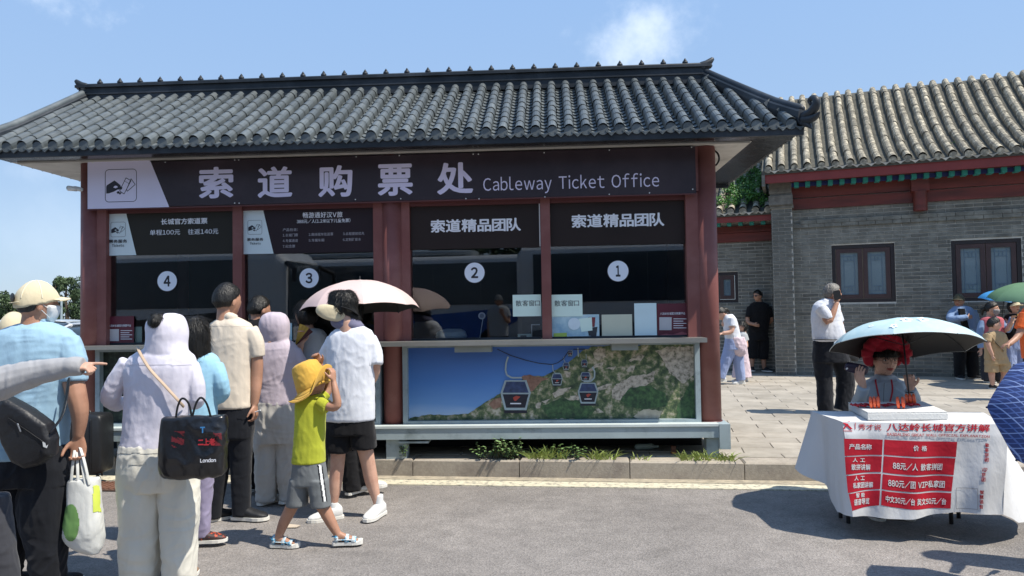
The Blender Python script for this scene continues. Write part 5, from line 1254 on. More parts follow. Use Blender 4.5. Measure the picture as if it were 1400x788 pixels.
f.build('polo_shirt', [torso, slv, slv2, f.limb([(38, 443, .0, 9), (50, 440, .02, 10), (62, 443, .0, 9)])], F_BLUE, wr=.0055, wf=16)
f.build('trousers', [hips, lr, ll], F_NAVY, wr=.011, wf=16)
hd.hair('short', capped=True); cp_ = hd.cap(F_BEIGE); hd.mask(M_WHITE)
mb = MB(); ellipsoid(mb, hd.W(0, 0, .134), [hd.S*.009, hd.F*.009, hd.U*.007], 10, 6); mb.obj('cap_button', F_BEIGE, cp_, True)
for an in (0, 60, 120):
    c_, s_ = math.cos(math.radians(an)), math.sin(math.radians(an)); mb = MB(); pts = []
    for b in np.linspace(.12*PI, .88*PI, 13):
        d = np.array([[c_*math.cos(b), s_*math.cos(b), math.sin(b)]]); r = head_r(d, 0)[0]+.0205; pts.append(hd.W(*(d[0]*r)))
    tube(mb, pts, .0028, 6); mb.obj('cap_seam', mat('seam_pale', 'dfd6bd', .8), cp_, True)
mb = MB(); ellipsoid(mb, hd.W(0, -.118, .045), [hd.S*.040, hd.F*.008, hd.U*.026], 16, 10); mb.obj('cap_opening', M_HAIR, cp_, True)
strap_tube('cap_strap', [hd.W(-.055, -.108, .018), hd.W(0, -.129, .016), hd.W(.055, -.108, .018)], [.009]*9, F_BEIGE, cp_, .3)
for x, y in ((10, 806), (64, 808)): shoe(f, x, y, 60, .28, M_SHOEB)
# black sling bag on his back
hem(f, 'polo_shirt', lambda x, y: y > 617); hem(f, 'polo_shirt', lambda x, y: 515 < y < 521 and x > 84, .002, 'cuff')
sb = thing('sling_bag', 'black sling bag with zip pocket on the back of the blue polo man', 'bag', f.p(38, 637, -.24))
mb = MB(); c = [(0, 556), (10, 540), (20, 545), (45, 560), (70, 578), (78, 600), (76, 622), (60, 634), (40, 640), (22, 630), (8, 605), (0, 580)]
loft(mb, [(f.p(*np.mean(c, 0), -.155-.0) + np.array([0, dy, 0]), np.array([w, 0, 0]), np.array([0, 0, 1.])*w) for dy, w in ((0, .1),)], 4) if False else None
cen = f.p(38, 595, -.20)
secs = []
for dy, k in ((.05, .80), (.04, .95), (.0, 1.0), (-.045, .97), (-.06, .85), (-.066, .6)):
    secs.append([cen+np.array([0, dy, 0])+(f.p(x, y, -.20)-cen)*k for x, y in c])
n = len(c); vs = [q for s_ in secs for q in s_]; mb = MB(); mb.add(vs, [(j*n+i, (j+1)*n+i, (j+1)*n+(i+1) % n, j*n+(i+1) % n) for j in range(5) for i in range(n)]+[tuple(range(n)), tuple(5*n+i for i in range(n))[::-1]])
M_NYLON = mat('black_nylon', '17181c', .5, var=.15, bump=.5, bscale=25, bdist=.01)
me, co = remesh(mb, .0055, 5, .003, 18, 3); put(me, co, 'pouch', M_NYLON, sb)
strap_tube('strap', [f.p(70, 590, -.24), f.p(84, 570, -.20), f.p(90, 548, -.15), f.p(94, 520, -.12)], [.016]*13, M_NYLON, sb)
strap_tube('strap', [f.p(8, 556, -.24), f.p(-6, 535, -.18), f.p(-14, 515, -.14)], [.018]*9, M_NYLON, sb)
strap_tube('zip', [f.p(12, 572, -.268), f.p(36, 588, -.27), f.p(62, 606, -.268)], [.003]*9, M_BLACK, sb); strap_tube('zip_puller', [f.p(24, 580, -.272), f.p(28, 590, -.274)], [.004]*5, mat('light_metal', 'b9bcc0', .3, .8), sb)
mb = MB(); q = [f.p(x, y, -.275) for x, y in ((58, 604), (62, 606), (63, 610), (66, 608), (64, 613), (59, 611))]; mb.add(q, [tuple(range(6))]); mb.obj('small_mark', M_WHITE, sb)
# white tote bag with green print
tb = thing('tote_bag', 'white tote bag with green print hanging from the hand of the blue polo man', 'bag', f.p(112, 757, 0))
M_TOTE = fabric('tote', 'c9cbc8', rough=.6, fold=.9)
bag = f.rows([(654, 96, 134, .05), (660, 93, 135, .06), (690, 92, 136, .075), (720, 89, 138, .08), (735, 90, 139, .07), (748, 100, 138, .05), (757, 120, 133, .02)], p=2.6, rot=.25)
mb = MB(); bag(mb); me, co = remesh(mb, .006, 3, .009, 15, 4); o = put(me, co, 'bag_body', M_TOTE, tb)
for pts in ([(104, 604), (100, 630), (97, 660)], [(105, 604), (106, 640), (107, 672)], [(107, 604), (115, 630), (122, 662)], [(108, 604), (113, 640), (118, 668)]): strap_tube('handle', [f.p(x, y, -.05 if i else -.0) for i, (x, y) in enumerate(pts)], [.008]*9, M_TOTE, tb)
on_mesh(o, inpx(lambda x, y: (x-97)**2/130+(y-715)**2/650 < 1), mat('tote_green', '6f9a58', .6, var=.2), 'green_print')
on_mesh(o, inpx(lambda x, y: x > 127 and 664 < y < 700), mat('tote_lime', 'c4d255', .6, var=.2), 'lime_print', .0025)

# ---- 2 woman in lilac hooded sun shirt
f = Fig('woman in pale lilac hooded sun shirt and cream linen trousers', 217, 4.25, group=Q, voxel=.0065)
hd = Head(f, 228, 457, 52, yaw=160, tilt=12)
torso = f.rows([(474, 208, 246, .07), (482, 190, 258, .10), (492, 177, 266, .12), (510, 172, 267, .13), (550, 172, 262, .125), (585, 171, 254, .12), (606, 168, 250, .13), (613, 168, 249, .13)], rot=-.1)
la = f.limb([(178, 496, 0, 13), (160, 522, .0, 13), (151, 544, .03, 12), (160, 552, .12, 10), (172, 550, .22, 8)]); ra = f.limb([(258, 500, 0, 13), (267, 528, .0, 12.5), (267, 549, .02, 11.5), (262, 545, .12, 9), (255, 538, .22, 8)])
hips = f.rows([(606, 169, 250, .13), (625, 166, 258, .14), (650, 165, 266, .145), (668, 165, 268, .12)]); ll = f.rows([(640, 165, 224, .12), (690, 165, 220), (740, 167, 218), (795, 168, 214)]); lr = f.rows([(640, 214, 268, .12), (690, 221, 271), (740, 223, 268), (795, 224, 266)])
f.build('body', [hd.skin(), (torso, .85), (la, .75), (ra, .75), (hips, .8), (ll, .6), (lr, .6), hand(f, f.p(172, 550, .22), (.5, .8, .2), (0, 0, -1), .16, .5), hand(f, f.p(255, 538, .22), (-.5, .8, .2), (0, 0, -1), .16, .5), foot_shape(f, 240, 795, 80), foot_shape(f, 190, 797, 80)], M_SKIN)
hood = f.rows([(429, 222, 240, .04), (433, 211, 247, .09), (445, 205, 252, .115), (458, 205, 253, .12), (470, 204, 252, .115), (480, 200, 254, .11), (492, 190, 260, .10), (500, 186, 262, .08)], rot=-.2)
f.build('sun_shirt', [torso, la, ra, hood], F_LILAC, wr=.0055, wf=16)
f.build('trousers', [hips, ll, lr], F_CREAMT, wr=.011, wf=16)
mb = MB(); ellipsoid(mb, f.p(216, 438, -.07), [(.05, 0, 0), (0, .07, 0), (0, 0, .048)], 18, 14); me, co = remesh(mb, .005, 1, .004, 60, 1, .4, False); strands(put(me, co, 'hair', M_HAIR, f.t), 1500, .03, .001, .12, M_HAIR, 5)
for x in (188, 244): shoe(f, x, 797, 80, .24, mat('sandal_tan', '8a6a50', .6), h=.03)
hem(f, 'sun_shirt', lambda x, y: y > 607); hem(f, 'sun_shirt', lambda x, y: 496 < y < 499.5 and 176 < x < 262, .0018, 'yoke_seam'); hem(f, 'trousers', lambda x, y: y < 620, .003, 'waistband'); hem(f, 'trousers', lambda x, y: abs(x-217.5) < 1.5 and y < 668, .003, 'back_seam')
for sx in (188, 246): hem(f, 'trousers', lambda x, y: abs(x-sx) < 11 and 632 < y < 635.5, .003, 'pocket_welt')
t = thing('shopping_bag', 'large black leather-look shopping bag with red print on the lilac woman', 'bag', f.p(265, 652, -.15))
bag = f.rows([(570, 226, 304, .035), (575, 225, 305, .045), (600, 224, 306, .065), (630, 224, 306, .075), (645, 226, 306, .07), (651, 230, 303, .05)], dd=-.22, p=4.0, rot=.12)
mb = MB(); bag(mb); me, co = remesh(mb, .006, 3, .011, 13, 9); bo = put(me, co, 'bag_body', mat('black_leather', '131316', .28, spec=.6, var=.2, bump=.4, bscale=18, bdist=.01), t)
for pts in ([(240, 575), (243, 556), (249, 545), (258, 552), (263, 575)], [(262, 574), (268, 552), (275, 544), (283, 553), (289, 574)]): strap_tube('handle', [f.p(x, y, -.24) for x, y in pts], [.006]*17, M_BLACK, t)
M_PRED = mat('print_red', 'b32a33', .5)
def print_px(fig, body, x0, y0, x1, y1, dd, m, parent, bold=.02, rot=.12):
    st, fc = text_geo(body, bold); a = fig.p((x0+x1)/2, (y0+y1)/2, dd); mb = MB()
    mb.add([a+np.array([math.cos(rot), math.sin(rot), 0])*(s-.5)*(x1-x0)*fig.m+Zv*(t-.5)*(y1-y0)*fig.m-np.array([0, .0002*l, 0]) for s, t, l in st], fc); return mb.obj('lettering', m, parent)
print_px(f, '二上老', 272, 600, 292.5, 609, -.305, M_PRED, t, .05); print_px(f, 'T', 274, 584, 280, 592, -.30, mat('print_blue', '3b7fb8', .5), t, .05); print_px(f, 'London', 275, 627, 294, 632, -.305, M_INKW, t, .02)
on_mesh(bo, inpx(lambda x, y: 234 < x < 252 and 590 < y < 612 and (int(y*1.4) % 2 == 0)), mat('print_dim_red', '5d1a20', .4), 'red_pattern', .0012)
on_mesh(bo, inpx(lambda x, y: 290 < x < 303 and 592 < y < 610 and (int(y*1.4) % 2 == 0)), mat('print_dim_red', '5d1a20', .4), 'red_pattern', .0012)
t = thing('shoulder_strap', 'thin beige bag strap running diagonally over the lilac sun shirt', 'strap', f.p(213, 500, -.15))
strap_tube('webbing', [f.p(188, 474, -.06), f.p(192, 484, -.135), f.p(205, 505, -.15), f.p(225, 527, -.145), f.p(244, 548, -.13), f.p(251, 556, -.08)], [.009]*21, mat('beige_strap', 'b39d86', .7), t, .35)

# ---- 3 woman with long dark hair and pale cyan shirt
f = Fig('woman with long black hair in a pale cyan shirt behind the shopping bag', 265, 4.9, group=Q, voxel=.0075)
hd = Head(f, 265, 457, 47, yaw=170)
torso = f.rows([(484, 250, 288, .07), (492, 242, 298, .10), (515, 240, 300, .12), (550, 242, 296, .12), (575, 242, 294, .12)])
ra = f.limb([(294, 500, 0, 11), (301, 522, -.02, 11), (303, 540, .02, 10), (292, 546, .1, 8), (284, 540, .2, 7)]); la = f.limb([(246, 500, 0, 10), (240, 530, 0, 9), (246, 545, .15, 8)])
hips = f.rows([(572, 240, 294, .11), (600, 236, 295, .12), (620, 236, 292, .11)]); lr = f.rows([(600, 264, 294), (660, 264, 290), (735, 266, 286)]); ll = f.rows([(600, 236, 262), (660, 222, 248), (738, 210, 234)])
f.build('body', [hd.skin(), (torso, .85), (ra, .75), (la, .75), (hips, .8), (lr, .6), (ll, .6), hand(f, f.p(284, 540, .2), (-.3, .8, .2), (0, 0, -1), .16)], M_SKIN)
f.build('shirt', [torso, ra, la], F_CYAN, wr=.005, wf=16); f.build('trousers', [hips, lr, ll], F_PURP, wr=.006, wf=16)
hr = f.rows([(433, 256, 273, .05), (437, 249, 280, .085), (450, 246, 284, .10), (470, 246, 285, .10), (488, 250, 286, .085), (499, 256, 284, .06), (503, 262, 280, .04)], dd=-.015)
strands(f.build('hair', [hr], M_HAIR, wr=.004, wf=16, zsq=.12), 4500, .10, .0009, .03, M_HAIR, 3)
shoe(f, 272, 742, 10, .25, mat('shoe_dark_orange', '3a2a2a', .6, second='c4502e', s2scale=30, s2lo=.55, s2hi=.6)); shoe(f, 220, 748, 20, .25, M_SHOEB)

# ---- 4 man in cream polo
f = Fig('man in cream polo shirt and dark trousers holding a cigarette low in his right hand', 318, 5.5, group=Q, voxel=.0075)
hd = Head(f, 311, 412, 46, yaw=150, tilt=-4)
torso = f.rows([(434, 302, 324, .06), (440, 292, 336, .09), (448, 285, 344, .11), (470, 282, 346, .125), (520, 284, 345, .13), (550, 286, 346, .13), (557, 287, 346, .13)])
sl = f.limb([(340, 452, 0, 12), (349, 470, 0, 12), (352, 488, 0, 10.5)]); sl2 = f.limb([(289, 452, 0, 11), (284, 475, .03, 11), (284, 488, .06, 10)])
arm = f.limb([(344, 465, 0, 8), (351, 490, 0, 8.3), (351, 515, .0, 8), (350, 535, -.02, 6.8), (348, 553, -.03, 5)]); wr = f.p(348, 553, -.03)
hips = f.rows([(550, 289, 345, .12), (575, 287, 346, .125), (598, 285, 345, .12)]); lr = f.rows([(590, 312, 345, .09), (640, 316, 343), (680, 318, 342), (704, 319, 343)]); ll = f.rows([(590, 285, 318, .09), (640, 282, 313), (680, 279, 305), (708, 277, 302)])
f.build('body', [hd.skin(), (torso, .85), arm, f.limb([(288, 465, 0, 8), (284, 500, .05, 8), (290, 520, .2, 6)]), hand(f, f.p(290, 520, .2), (.4, .8, .2), (0, 0, -1), .17), (hips, .8), (lr, .6), (ll, .6), hand(f, wr, (.12, -.1, -1), (-.9, .1, 0), .175, .7, .04, -1)], M_SKIN2)
f.build('polo_shirt', [torso, sl, sl2, f.limb([(303, 436, -.02, 5.5), (313, 433, -.05, 6), (323, 436, -.02, 5.5)])], F_CREAMP, wr=.0045, wf=16)
f.build('trousers', [hips, lr, ll], F_NAVY, wr=.006, wf=16); hd.hair('short')
shoe(f, 331, 710, -8, .29, M_SHOEB, M_SOLE); shoe(f, 292, 712, 40, .28, M_SHOEB, M_SOLE)
t = thing('cigarette', 'white cigarette between the fingers of the man in the cream polo', 'cigarette', f.p(352, 563, -.05)); mb = MB(); cyl(mb, f.p(348, 564, -.06), f.p(356, 561, -.08), .0042, n=8); mb.obj('paper_tube', M_WHITE, t)

hem(f, 'polo_shirt', lambda x, y: y > 551.5); hem(f, 'polo_shirt', lambda x, y: 486 < y < 492 and x > 341, .002, 'cuff'); hem(f, 'polo_shirt', lambda x, y: 444.5 < y < 446.5, .0015, 'yoke_seam')
for sx in (302, 331): hem(f, 'trousers', lambda x, y: abs(x-sx) < 7 and 571 < y < 573.5, .003, 'pocket_welt')
# ---- 5 man in black further up
f = Fig('short haired man in black shirt between the cream polo and the mauve hood', 356, 6.3, group=Q, voxel=.009)
hd = Head(f, 355, 424, 36, yaw=140)
torso = f.rows([(436, 346, 364, .06), (446, 332, 380, .10), (470, 328, 386, .12), (530, 330, 382, .12), (560, 332, 380, .12)])
hips = f.rows([(555, 333, 379, .11), (590, 333, 378, .11)]); l1 = f.rows([(580, 334, 355), (640, 334, 354), (668, 335, 353)]); l2 = f.rows([(580, 356, 378), (640, 358, 377), (668, 358, 376)])
f.build('body', [hd.skin(), (torso, .85), (hips, .8), (l1, .6), (l2, .6)], M_SKIN2); f.build('shirt', [torso, f.limb([(334, 452, 0, 9), (327, 480, 0, 8), (332, 505, .1, 7)]), f.limb([(380, 452, 0, 9), (386, 480, 0, 8), (382, 505, .1, 7)])], F_BLACK, wr=.004); f.build('trousers', [hips, l1, l2], F_BLACK, wr=.006); hd.hair('short')
shoe(f, 344, 671, 70, .27, M_SHOEW); shoe(f, 368, 671, 70, .27, M_SHOEB)

# ---- 6 woman in mauve hood
f = Fig('woman in mauve hooded sun shirt and wide off-white trousers', 380, 5.93, group=Q, voxel=.008)
hd = Head(f, 375, 446, 38, yaw=170)
torso = f.rows([(463, 362, 393, .06), (470, 354, 402, .09), (482, 349, 408, .11), (510, 349, 409, .12), (540, 350, 408, .12), (553, 351, 407, .125)])
ra = f.limb([(402, 480, 0, 9), (412, 502, 0, 9), (417, 522, .03, 8.5), (408, 540, .1, 7)]); la = f.limb([(354, 480, 0, 9), (350, 505, .03, 8.5), (358, 525, .15, 7)])
hood = f.rows([(427, 368, 384, .04), (431, 360, 391, .08), (441, 355, 396, .10), (453, 356, 396, .10), (465, 359, 395, .085), (472, 358, 397, .06)])
hips = f.rows([(548, 351, 407, .12), (575, 348, 410, .13), (605, 346, 411, .12)]); ll = f.rows([(595, 346, 380, .10), (640, 349, 379), (685, 351, 377)]); lr = f.rows([(595, 377, 411, .10), (640, 380, 408), (683, 382, 404)])
f.build('body', [hd.skin(), (torso, .85), (ra, .7), (la, .7), (hips, .8), (ll, .6), (lr, .6)], M_SKIN); f.build('sun_shirt', [torso, ra, la, hood], F_LILAC2, wr=.005, wf=16); f.build('trousers', [hips, ll, lr], F_TROUW, wr=.013, wf=16)
shoe(f, 362, 689, 60, .24, M_SHOEW); shoe(f, 392, 687, 60, .24, M_SHOEW)

hem(f, 'sun_shirt', lambda x, y: y > 548.5); hem(f, 'trousers', lambda x, y: abs(x-379) < 1.2 and y < 600, .003, 'back_seam')
# ---- 7 boy
f = Fig('boy in lime shirt and yellow bucket hat walking past with both hands raised', 425, 4.85, voxel=.006)
hd = Head(f, 428, 521, 41, yaw=75, tilt=-12)
torso = f.rows([(537, 411, 438, .04), (543, 406, 444, .06), (553, 404, 446, .075), (575, 404, 445, .08), (605, 402, 444, .085), (632, 400, 444, .09)])
arm = f.limb([(439, 549, -.04, 7), (451, 556, -.07, 6.8), (461, 554, -.08, 6), (459, 538, -.08, 5.2), (456, 522, -.06, 3.8)]); wr = f.p(456, 522, -.06)
arm2 = f.limb([(440, 545, .06, 6.5), (450, 530, .1, 6), (446, 512, .08, 4.5), (438, 500, .05, 3.6)]); wr2 = f.p(438, 500, .05)
legl = f.limb([(404, 680, 0, 10), (397, 697, 0, 8.5), (388, 715, 0, 7.5), (380, 736, 0, 5)]); legr = f.limb([(436, 680, 0, 10.5), (444, 697, 0, 9), (453, 715, 0, 7.5), (463, 733, 0, 5)])
hips = f.rows([(627, 401, 443, .085), (645, 400, 446, .09), (662, 398, 448, .09)]); s1 = f.rows([(655, 397, 424, .075), (675, 394, 422, .075), (690, 393, 420, .075)]); s2 = f.rows([(655, 420, 448, .075), (675, 423, 450, .075), (692, 426, 452, .075)], dd=-.02)
ft1 = foot_shape(f, 381, 748, -5, .19, zup=.022); ft2 = foot_shape(f, 466, 745, 8, .19, zup=.022)
f.build('body', [hd.skin(), (torso, .85), arm, arm2, (hips, .8), legl, legr, ft1, ft2, hand(f, wr, (-.05, 0, 1), (-.8, .3, 0), .135, .8, .05, 1), hand(f, wr2, (-.35, -.1, 1), (-.2, -.9, 0), .135, .9, .05, 1)], M_SKIN2)
f.build('t_shirt', [torso, f.limb([(436, 550, -.04, 9), (448, 557, -.07, 9.5)]), f.limb([(438, 547, .05, 8), (446, 538, .08, 8)])], F_LIME, wr=.0045, wf=16)
sh = f.build('shorts', [hips, s1, s2], F_GREY, wr=.004, wf=16)
on_mesh(sh, inpx(lambda x, y: abs(x-(437+(y-635)*.14)) < 1.6 and y > 636), M_WHITE, 'side_stripe', .0015); on_mesh(sh, inpx(lambda x, y: 1.6 <= abs(x-(437+(y-635)*.14)) < 3.4 and y > 636), F_NAVY, 'stripe_edge', .0012)
strap_tube('collar', [f.p(412, 538, -.045), f.p(424, 541, -.06), f.p(438, 537, -.045)], [.006]*9, F_NAVY, f.t)
hx = np.array([-.40, .06, .91]); hx /= np.linalg.norm(hx); ha = np.cross([0, 1., 0], hx); ha /= np.linalg.norm(ha); hbv = np.cross(hx, ha); hc = f.p(427, 524)
mb = MB(); loft(mb, [(hc+hx*z, ha*r_a, hbv*r_b) for z, r_a, r_b in ((-.035, .112, .118), (.0, .112, .118), (.05, .107, .112), (.10, .098, .102), (.135, .085, .088), (.15, .05, .05))], 26, 2.1)
me, co = remesh(mb, .006, 2, .0045, 18, 4, .9); hat = put(me, co, 'bucket_hat', F_YEL, f.t)
def brimf(a, b, o=0):
    an = 2*PI*a; c_, s_ = math.cos(an), math.sin(an); r0 = .108+.075*b; up_ = -.10*b*(1-.55*b)-.02*math.sin(3*an+1)*b
    if c_ > .1: up_ += (c_-.1)*.16*b; r0 -= (c_-.1)*.03*b
    return hc+hx*(-.02+up_+o)+(ha*c_+hbv*s_)*r0
mb = MB(); grid(mb, brimf, 48, 8); grid(mb, lambda a, b: brimf(a, b, -.006), 48, 8); grid(mb, lambda a, b: brimf(a, 1, -.006*b), 48, 1); mb.obj('hat_brim', F_YEL, hat, True)
mb = MB(); tube(mb, [brimf(a, .03, .004) for a in np.linspace(0, 1, 33)], .003, 6); mb.obj('hat_seam', mat('hat_thread', '8c6a22', .8), hat)
for q_ in (.35, .6, .85):
    mb = MB(); tube(mb, [brimf(a, q_, .001) for a in np.linspace(0, 1, 49)], .0012, 5); mb.obj('hat_stitching', MATS['hat_thread'], hat)
hd.hair('short')
for x, y, a, dd in ((381, 748, -5, 0), (466, 745, 8, 0)):
    sandal(f, x, y, a, .20)

hem(f, 't_shirt', lambda x, y: y > 626.5); hem(f, 'shorts', lambda x, y: y > 686)
# ---- 8 person in white shirt
f = Fig('person in white t-shirt, black shorts and sun visor standing under the pink umbrella', 480, 5.5, group=Q, voxel=.0075)
hd = Head(f, 471, 420, 43, yaw=215, tilt=8)
torso = f.rows([(446, 468, 494, .06), (452, 456, 505, .09), (461, 449, 511, .11), (480, 447, 513, .125), (520, 447, 512, .13), (560, 446, 512, .13), (574, 446, 512, .13)])
sr_ = f.limb([(503, 464, 0, 11), (511, 482, 0, 11), (513, 499, -.02, 10)]); sl_ = f.limb([(457, 465, 0, 11), (447, 485, .04, 11), (442, 498, .08, 10)])
hips = f.rows([(570, 448, 511, .12), (592, 446, 512, .125)]); s1 = f.rows([(585, 446, 482, .10), (603, 445, 482, .10), (617, 446, 480, .10)]); s2 = f.rows([(585, 477, 512, .10), (600, 479, 514, .10), (612, 483, 515, .10)])
l1 = f.limb([(463, 605, 0, 11), (461, 640, 0, 9.5), (458, 665, 0, 9), (456, 690, 0, 5.5), (456, 706, 0, 5)]); l2 = f.limb([(496, 600, 0, 12), (503, 632, .02, 10), (508, 658, .03, 9.3), (515, 685, .04, 5.5), (517, 698, .04, 5)])
f.build('body', [hd.skin(), (torso, .85), (hips, .8), l1, l2, f.limb([(505, 470, 0, 8), (513, 500, 0, 7.5), (508, 520, .12, 6.5), (498, 512, .25, 5)]), f.limb([(455, 470, 0, 8), (441, 500, .08, 7), (440, 488, .25, 5.5)]), hand(f, f.p(498, 512, .25), (-.3, .8, .3), (0, 0, -1), .17), hand(f, f.p(440, 488, .25), (.3, .8, .3), (0, 0, -1), .17)], M_SKIN)
f.build('t_shirt', [torso, sr_, sl_], F_WHITE, wr=.006, wf=16); f.build('shorts', [hips, s1, s2], F_BLACK, wr=.006, wf=16)
f.build('neck_gaiter', [f.rows([(430, 455, 487, .07), (438, 452, 490, .09), (446, 455, 497, .09), (451, 466, 494, .07)])], F_GAIT, wr=.005, wf=16)
hr = f.rows([(397, 458, 478, .05), (401, 451, 484, .09), (410, 449, 489, .10), (421, 450, 488, .10), (432, 458, 491, .08), (436, 470, 493, .05)]); strands(f.build('hair', [hr], M_HAIR, wr=.006, wf=16, zsq=.5, sm=1), 4500, .04, .001, .16, M_HAIR, 4)
mb = MB(); c = f.p(456, 428, -.10)
def vis(a, b):
    an = math.radians(150+180*a); r = .04+.085*b; return c+np.array([math.cos(an)*r*1.35, -.03+math.sin(an)*r*.5, math.sin(an)*r*.62-.02*b+.02])
grid(mb, vis, 16, 5); grid(mb, lambda a, b: vis(a, b)+np.array([0, .006, .0]), 16, 5)
mb = MB(); loft(mb, [(f.p(452, 428, -.1)+np.array([0, d_, 0]), np.array([w, .02, -.28*w]), np.array([.2*h, 0, h])) for d_, w, h in ((-.012, .06, .03), (-.008, .098, .052), (.0, .104, .056), (.012, .10, .05))], 24, 2.2); mb.obj('sun_visor', F_BEIGE, f.t, True)
strap_tube('visor_band', [f.p(468, 420, -.11), f.p(480, 424, -.10), f.p(489, 430, -.04)], [.014]*9, F_BLACK, f.t)
for x, y, a in ((456, 713, 210), (518, 704, 250)):
    dd = 0 if x < 480 else .04; s = f.limb([(x, y-28, dd, 6.2), (x, y-12, dd, 6.2)]); f.build('sock', [s], M_WHITE); shoe(f, x, y+1, a, .27, M_SHOEW, M_SOLE, dd=dd)

hem(f, 't_shirt', lambda x, y: y > 569); hem(f, 't_shirt', lambda x, y: 495 < y < 500 and x > 505, .002, 'cuff'); hem(f, 'shorts', lambda x, y: y > 611)
# ---- 9 holder of the pink umbrella and her neighbour
f = Fig('woman in black trousers under the pink umbrella', 488, 6.15, group=Q, voxel=.009)
hd = Head(f, 482, 424, 36, yaw=175)
torso = f.rows([(444, 474, 492, .06), (452, 463, 503, .10), (500, 462, 505, .11), (560, 465, 502, .11)]); hips = f.rows([(555, 466, 502, .10), (590, 464, 505, .11)])
l1 = f.rows([(580, 464, 484), (630, 468, 488), (670, 470, 493)]); l2 = f.rows([(580, 484, 505), (630, 486, 508), (662, 489, 509)], dd=.05)
f.build('body', [hd.skin(), (torso, .85), (hips, .8), (l1, .6), (l2, .6)], M_SKIN); f.build('shirt', [torso, f.limb([(466, 458, 0, 8), (462, 480, .0, 7), (470, 468, .2, 6)]), f.limb([(500, 458, 0, 8), (505, 480, 0, 7), (492, 465, .2, 6)])], F_LGREY, wr=.004); f.build('trousers', [hips, l1, l2], F_BLACK, wr=.007); hd.hair('bob')
shoe(f, 482, 675, 60, .25, M_SHOEB); shoe(f, 500, 668, 20, .25, M_SHOEW, dd=.05)
f = Fig('dark haired woman in a pale grey shirt holding a gold fan at window 3', 427, 6.2, group=Q, voxel=.009)
hd = Head(f, 417, 431, 35, yaw=235)
torso = f.rows([(449, 416, 434, .06), (458, 410, 446, .10), (500, 409, 450, .11), (560, 410, 448, .11)]); hips = f.rows([(555, 411, 447, .10), (590, 410, 448, .11)]); l1 = f.rows([(580, 411, 429), (670, 412, 427)]); l2 = f.rows([(580, 430, 448), (670, 432, 447)])
arm = f.limb([(414, 465, -.05, 6), (408, 482, -.1, 6), (412, 470, -.16, 4)])
f.build('body', [hd.skin(), (torso, .85), arm, hand(f, f.p(412, 470, -.16), (.1, -.1, 1), (0, -1, 0), .16, .7), (hips, .8), (l1, .6), (l2, .6)], M_SKIN); f.build('shirt', [torso, f.limb([(414, 463, -.03, 8), (408, 480, -.08, 7)])], F_LGREY, wr=.004); f.build('trousers', [hips, l1, l2], F_DGREY, wr=.006); hd.hair('bob')
for x in (419, 440): shoe(f, x, 678, 80, .25, M_SHOEB)
t = thing('folding_fan', 'gold and dark red folding fan with ornament held up beside the mauve hood', 'fan', f.p(404, 472, -.2))
M_GOLD = mat('fan_gold', 'b5973f', .4, var=.2); M_MAR = mat('fan_maroon', '4a1a1e', .5)
for k in range(9):
    a0, a1 = math.radians(38+k*4.4), math.radians(38+(k+1)*4.4); c = f.p(403, 474, -.2); L = .19; z = .006*(k % 2)
    mb = MB(); pts = [c+np.array([math.cos(a)*r, -z-j*.001, math.sin(a)*r]) for j, (a, r) in enumerate(((a0, .02), (a0, L), (a1, L), (a1, .02)))]
    mb.add(pts+[p_+np.array([0, .004, 0]) for p_ in pts], BOXF); mb.obj('fan_leaf', M_GOLD if k > 2 else M_MAR, t)

# ---- 10 beige cap behind the blue polo, 11 pointing arm
f = Fig('person in khaki cap mostly hidden behind the man in the blue polo', 18, 5.3, group=Q, voxel=.009)
hd = Head(f, 19, 452, 44, yaw=200)
torso = f.rows([(473, 6, 30, .06), (482, -10, 46, .10), (520, -12, 48, .12), (580, -10, 46, .12)]); hips = f.rows([(575, -9, 45, .11), (610, -9, 45, .12)]); l1 = f.rows([(600, -8, 16), (710, -6, 14)]); l2 = f.rows([(600, 20, 45), (710, 22, 44)])
f.build('body', [hd.skin(), (torso, .85), (hips, .8), (l1, .6), (l2, .6)], M_SKIN2); f.build('shirt', [torso, f.limb([(-6, 490, 0, 9), (-12, 520, .05, 8)]), f.limb([(42, 490, 0, 9), (46, 520, .05, 8)])], F_DGREY, wr=.004); f.build('trousers', [hips, l1, l2], F_DGREY, wr=.006); hd.hair('short', capped=True); hd.cap(F_BEIGE)
for x in (4, 33): shoe(f, x, 722, 60, .27, M_SHOEW)
f = Fig('person at the left edge pointing right with a pale grey sun sleeve', -60, 3.35, voxel=.0055)
hd = Head(f, -75, 450, 70, yaw=90)
torso = f.rows([(486, -95, -55, .06), (500, -125, -25, .10), (560, -130, -30, .13), (640, -125, -35, .13)]); hips = f.rows([(635, -124, -36, .13), (690, -126, -20, .14)]); l1 = f.rows([(680, -126, -76), (870, -110, -70)]); l2 = f.rows([(680, -66, 4, .10), (760, -50, 18, .1), (870, -40, 26, .1)])
arm = f.limb([(-45, 515, -.1, 20), (-10, 527, -.15, 21), (25, 517, -.15, 18), (60, 508, -.15, 14.5), (98, 501, -.15, 11)]); wr = f.p(94, 502, -.15)
f.build('body', [hd.skin(), (torso, .85), (arm, .8), (hips, .8), (l1, .6), (l2, .6), hand(f, wr, (1, .12, .03), (0, .3, -1), .165, 1.3, .05, 1, fcurl=[.06, 1.35, 1.4, 1.4])], M_SKIN, vox=.0045)
f.build('sun_sleeve_shirt', [torso, arm, f.limb([(90, 502, -.15, 10.5), (101, 501, -.15, 12.5), (113, 501, -.145, 11.5)])], F_GREYSL, wr=.009, wf=16); f.build('trousers', [hips, l1, l2], F_DGREY, wr=.006); hd.hair('bob')
for x in (-90, -5): shoe(f, x, 880, 0, .27, M_SHOEB)

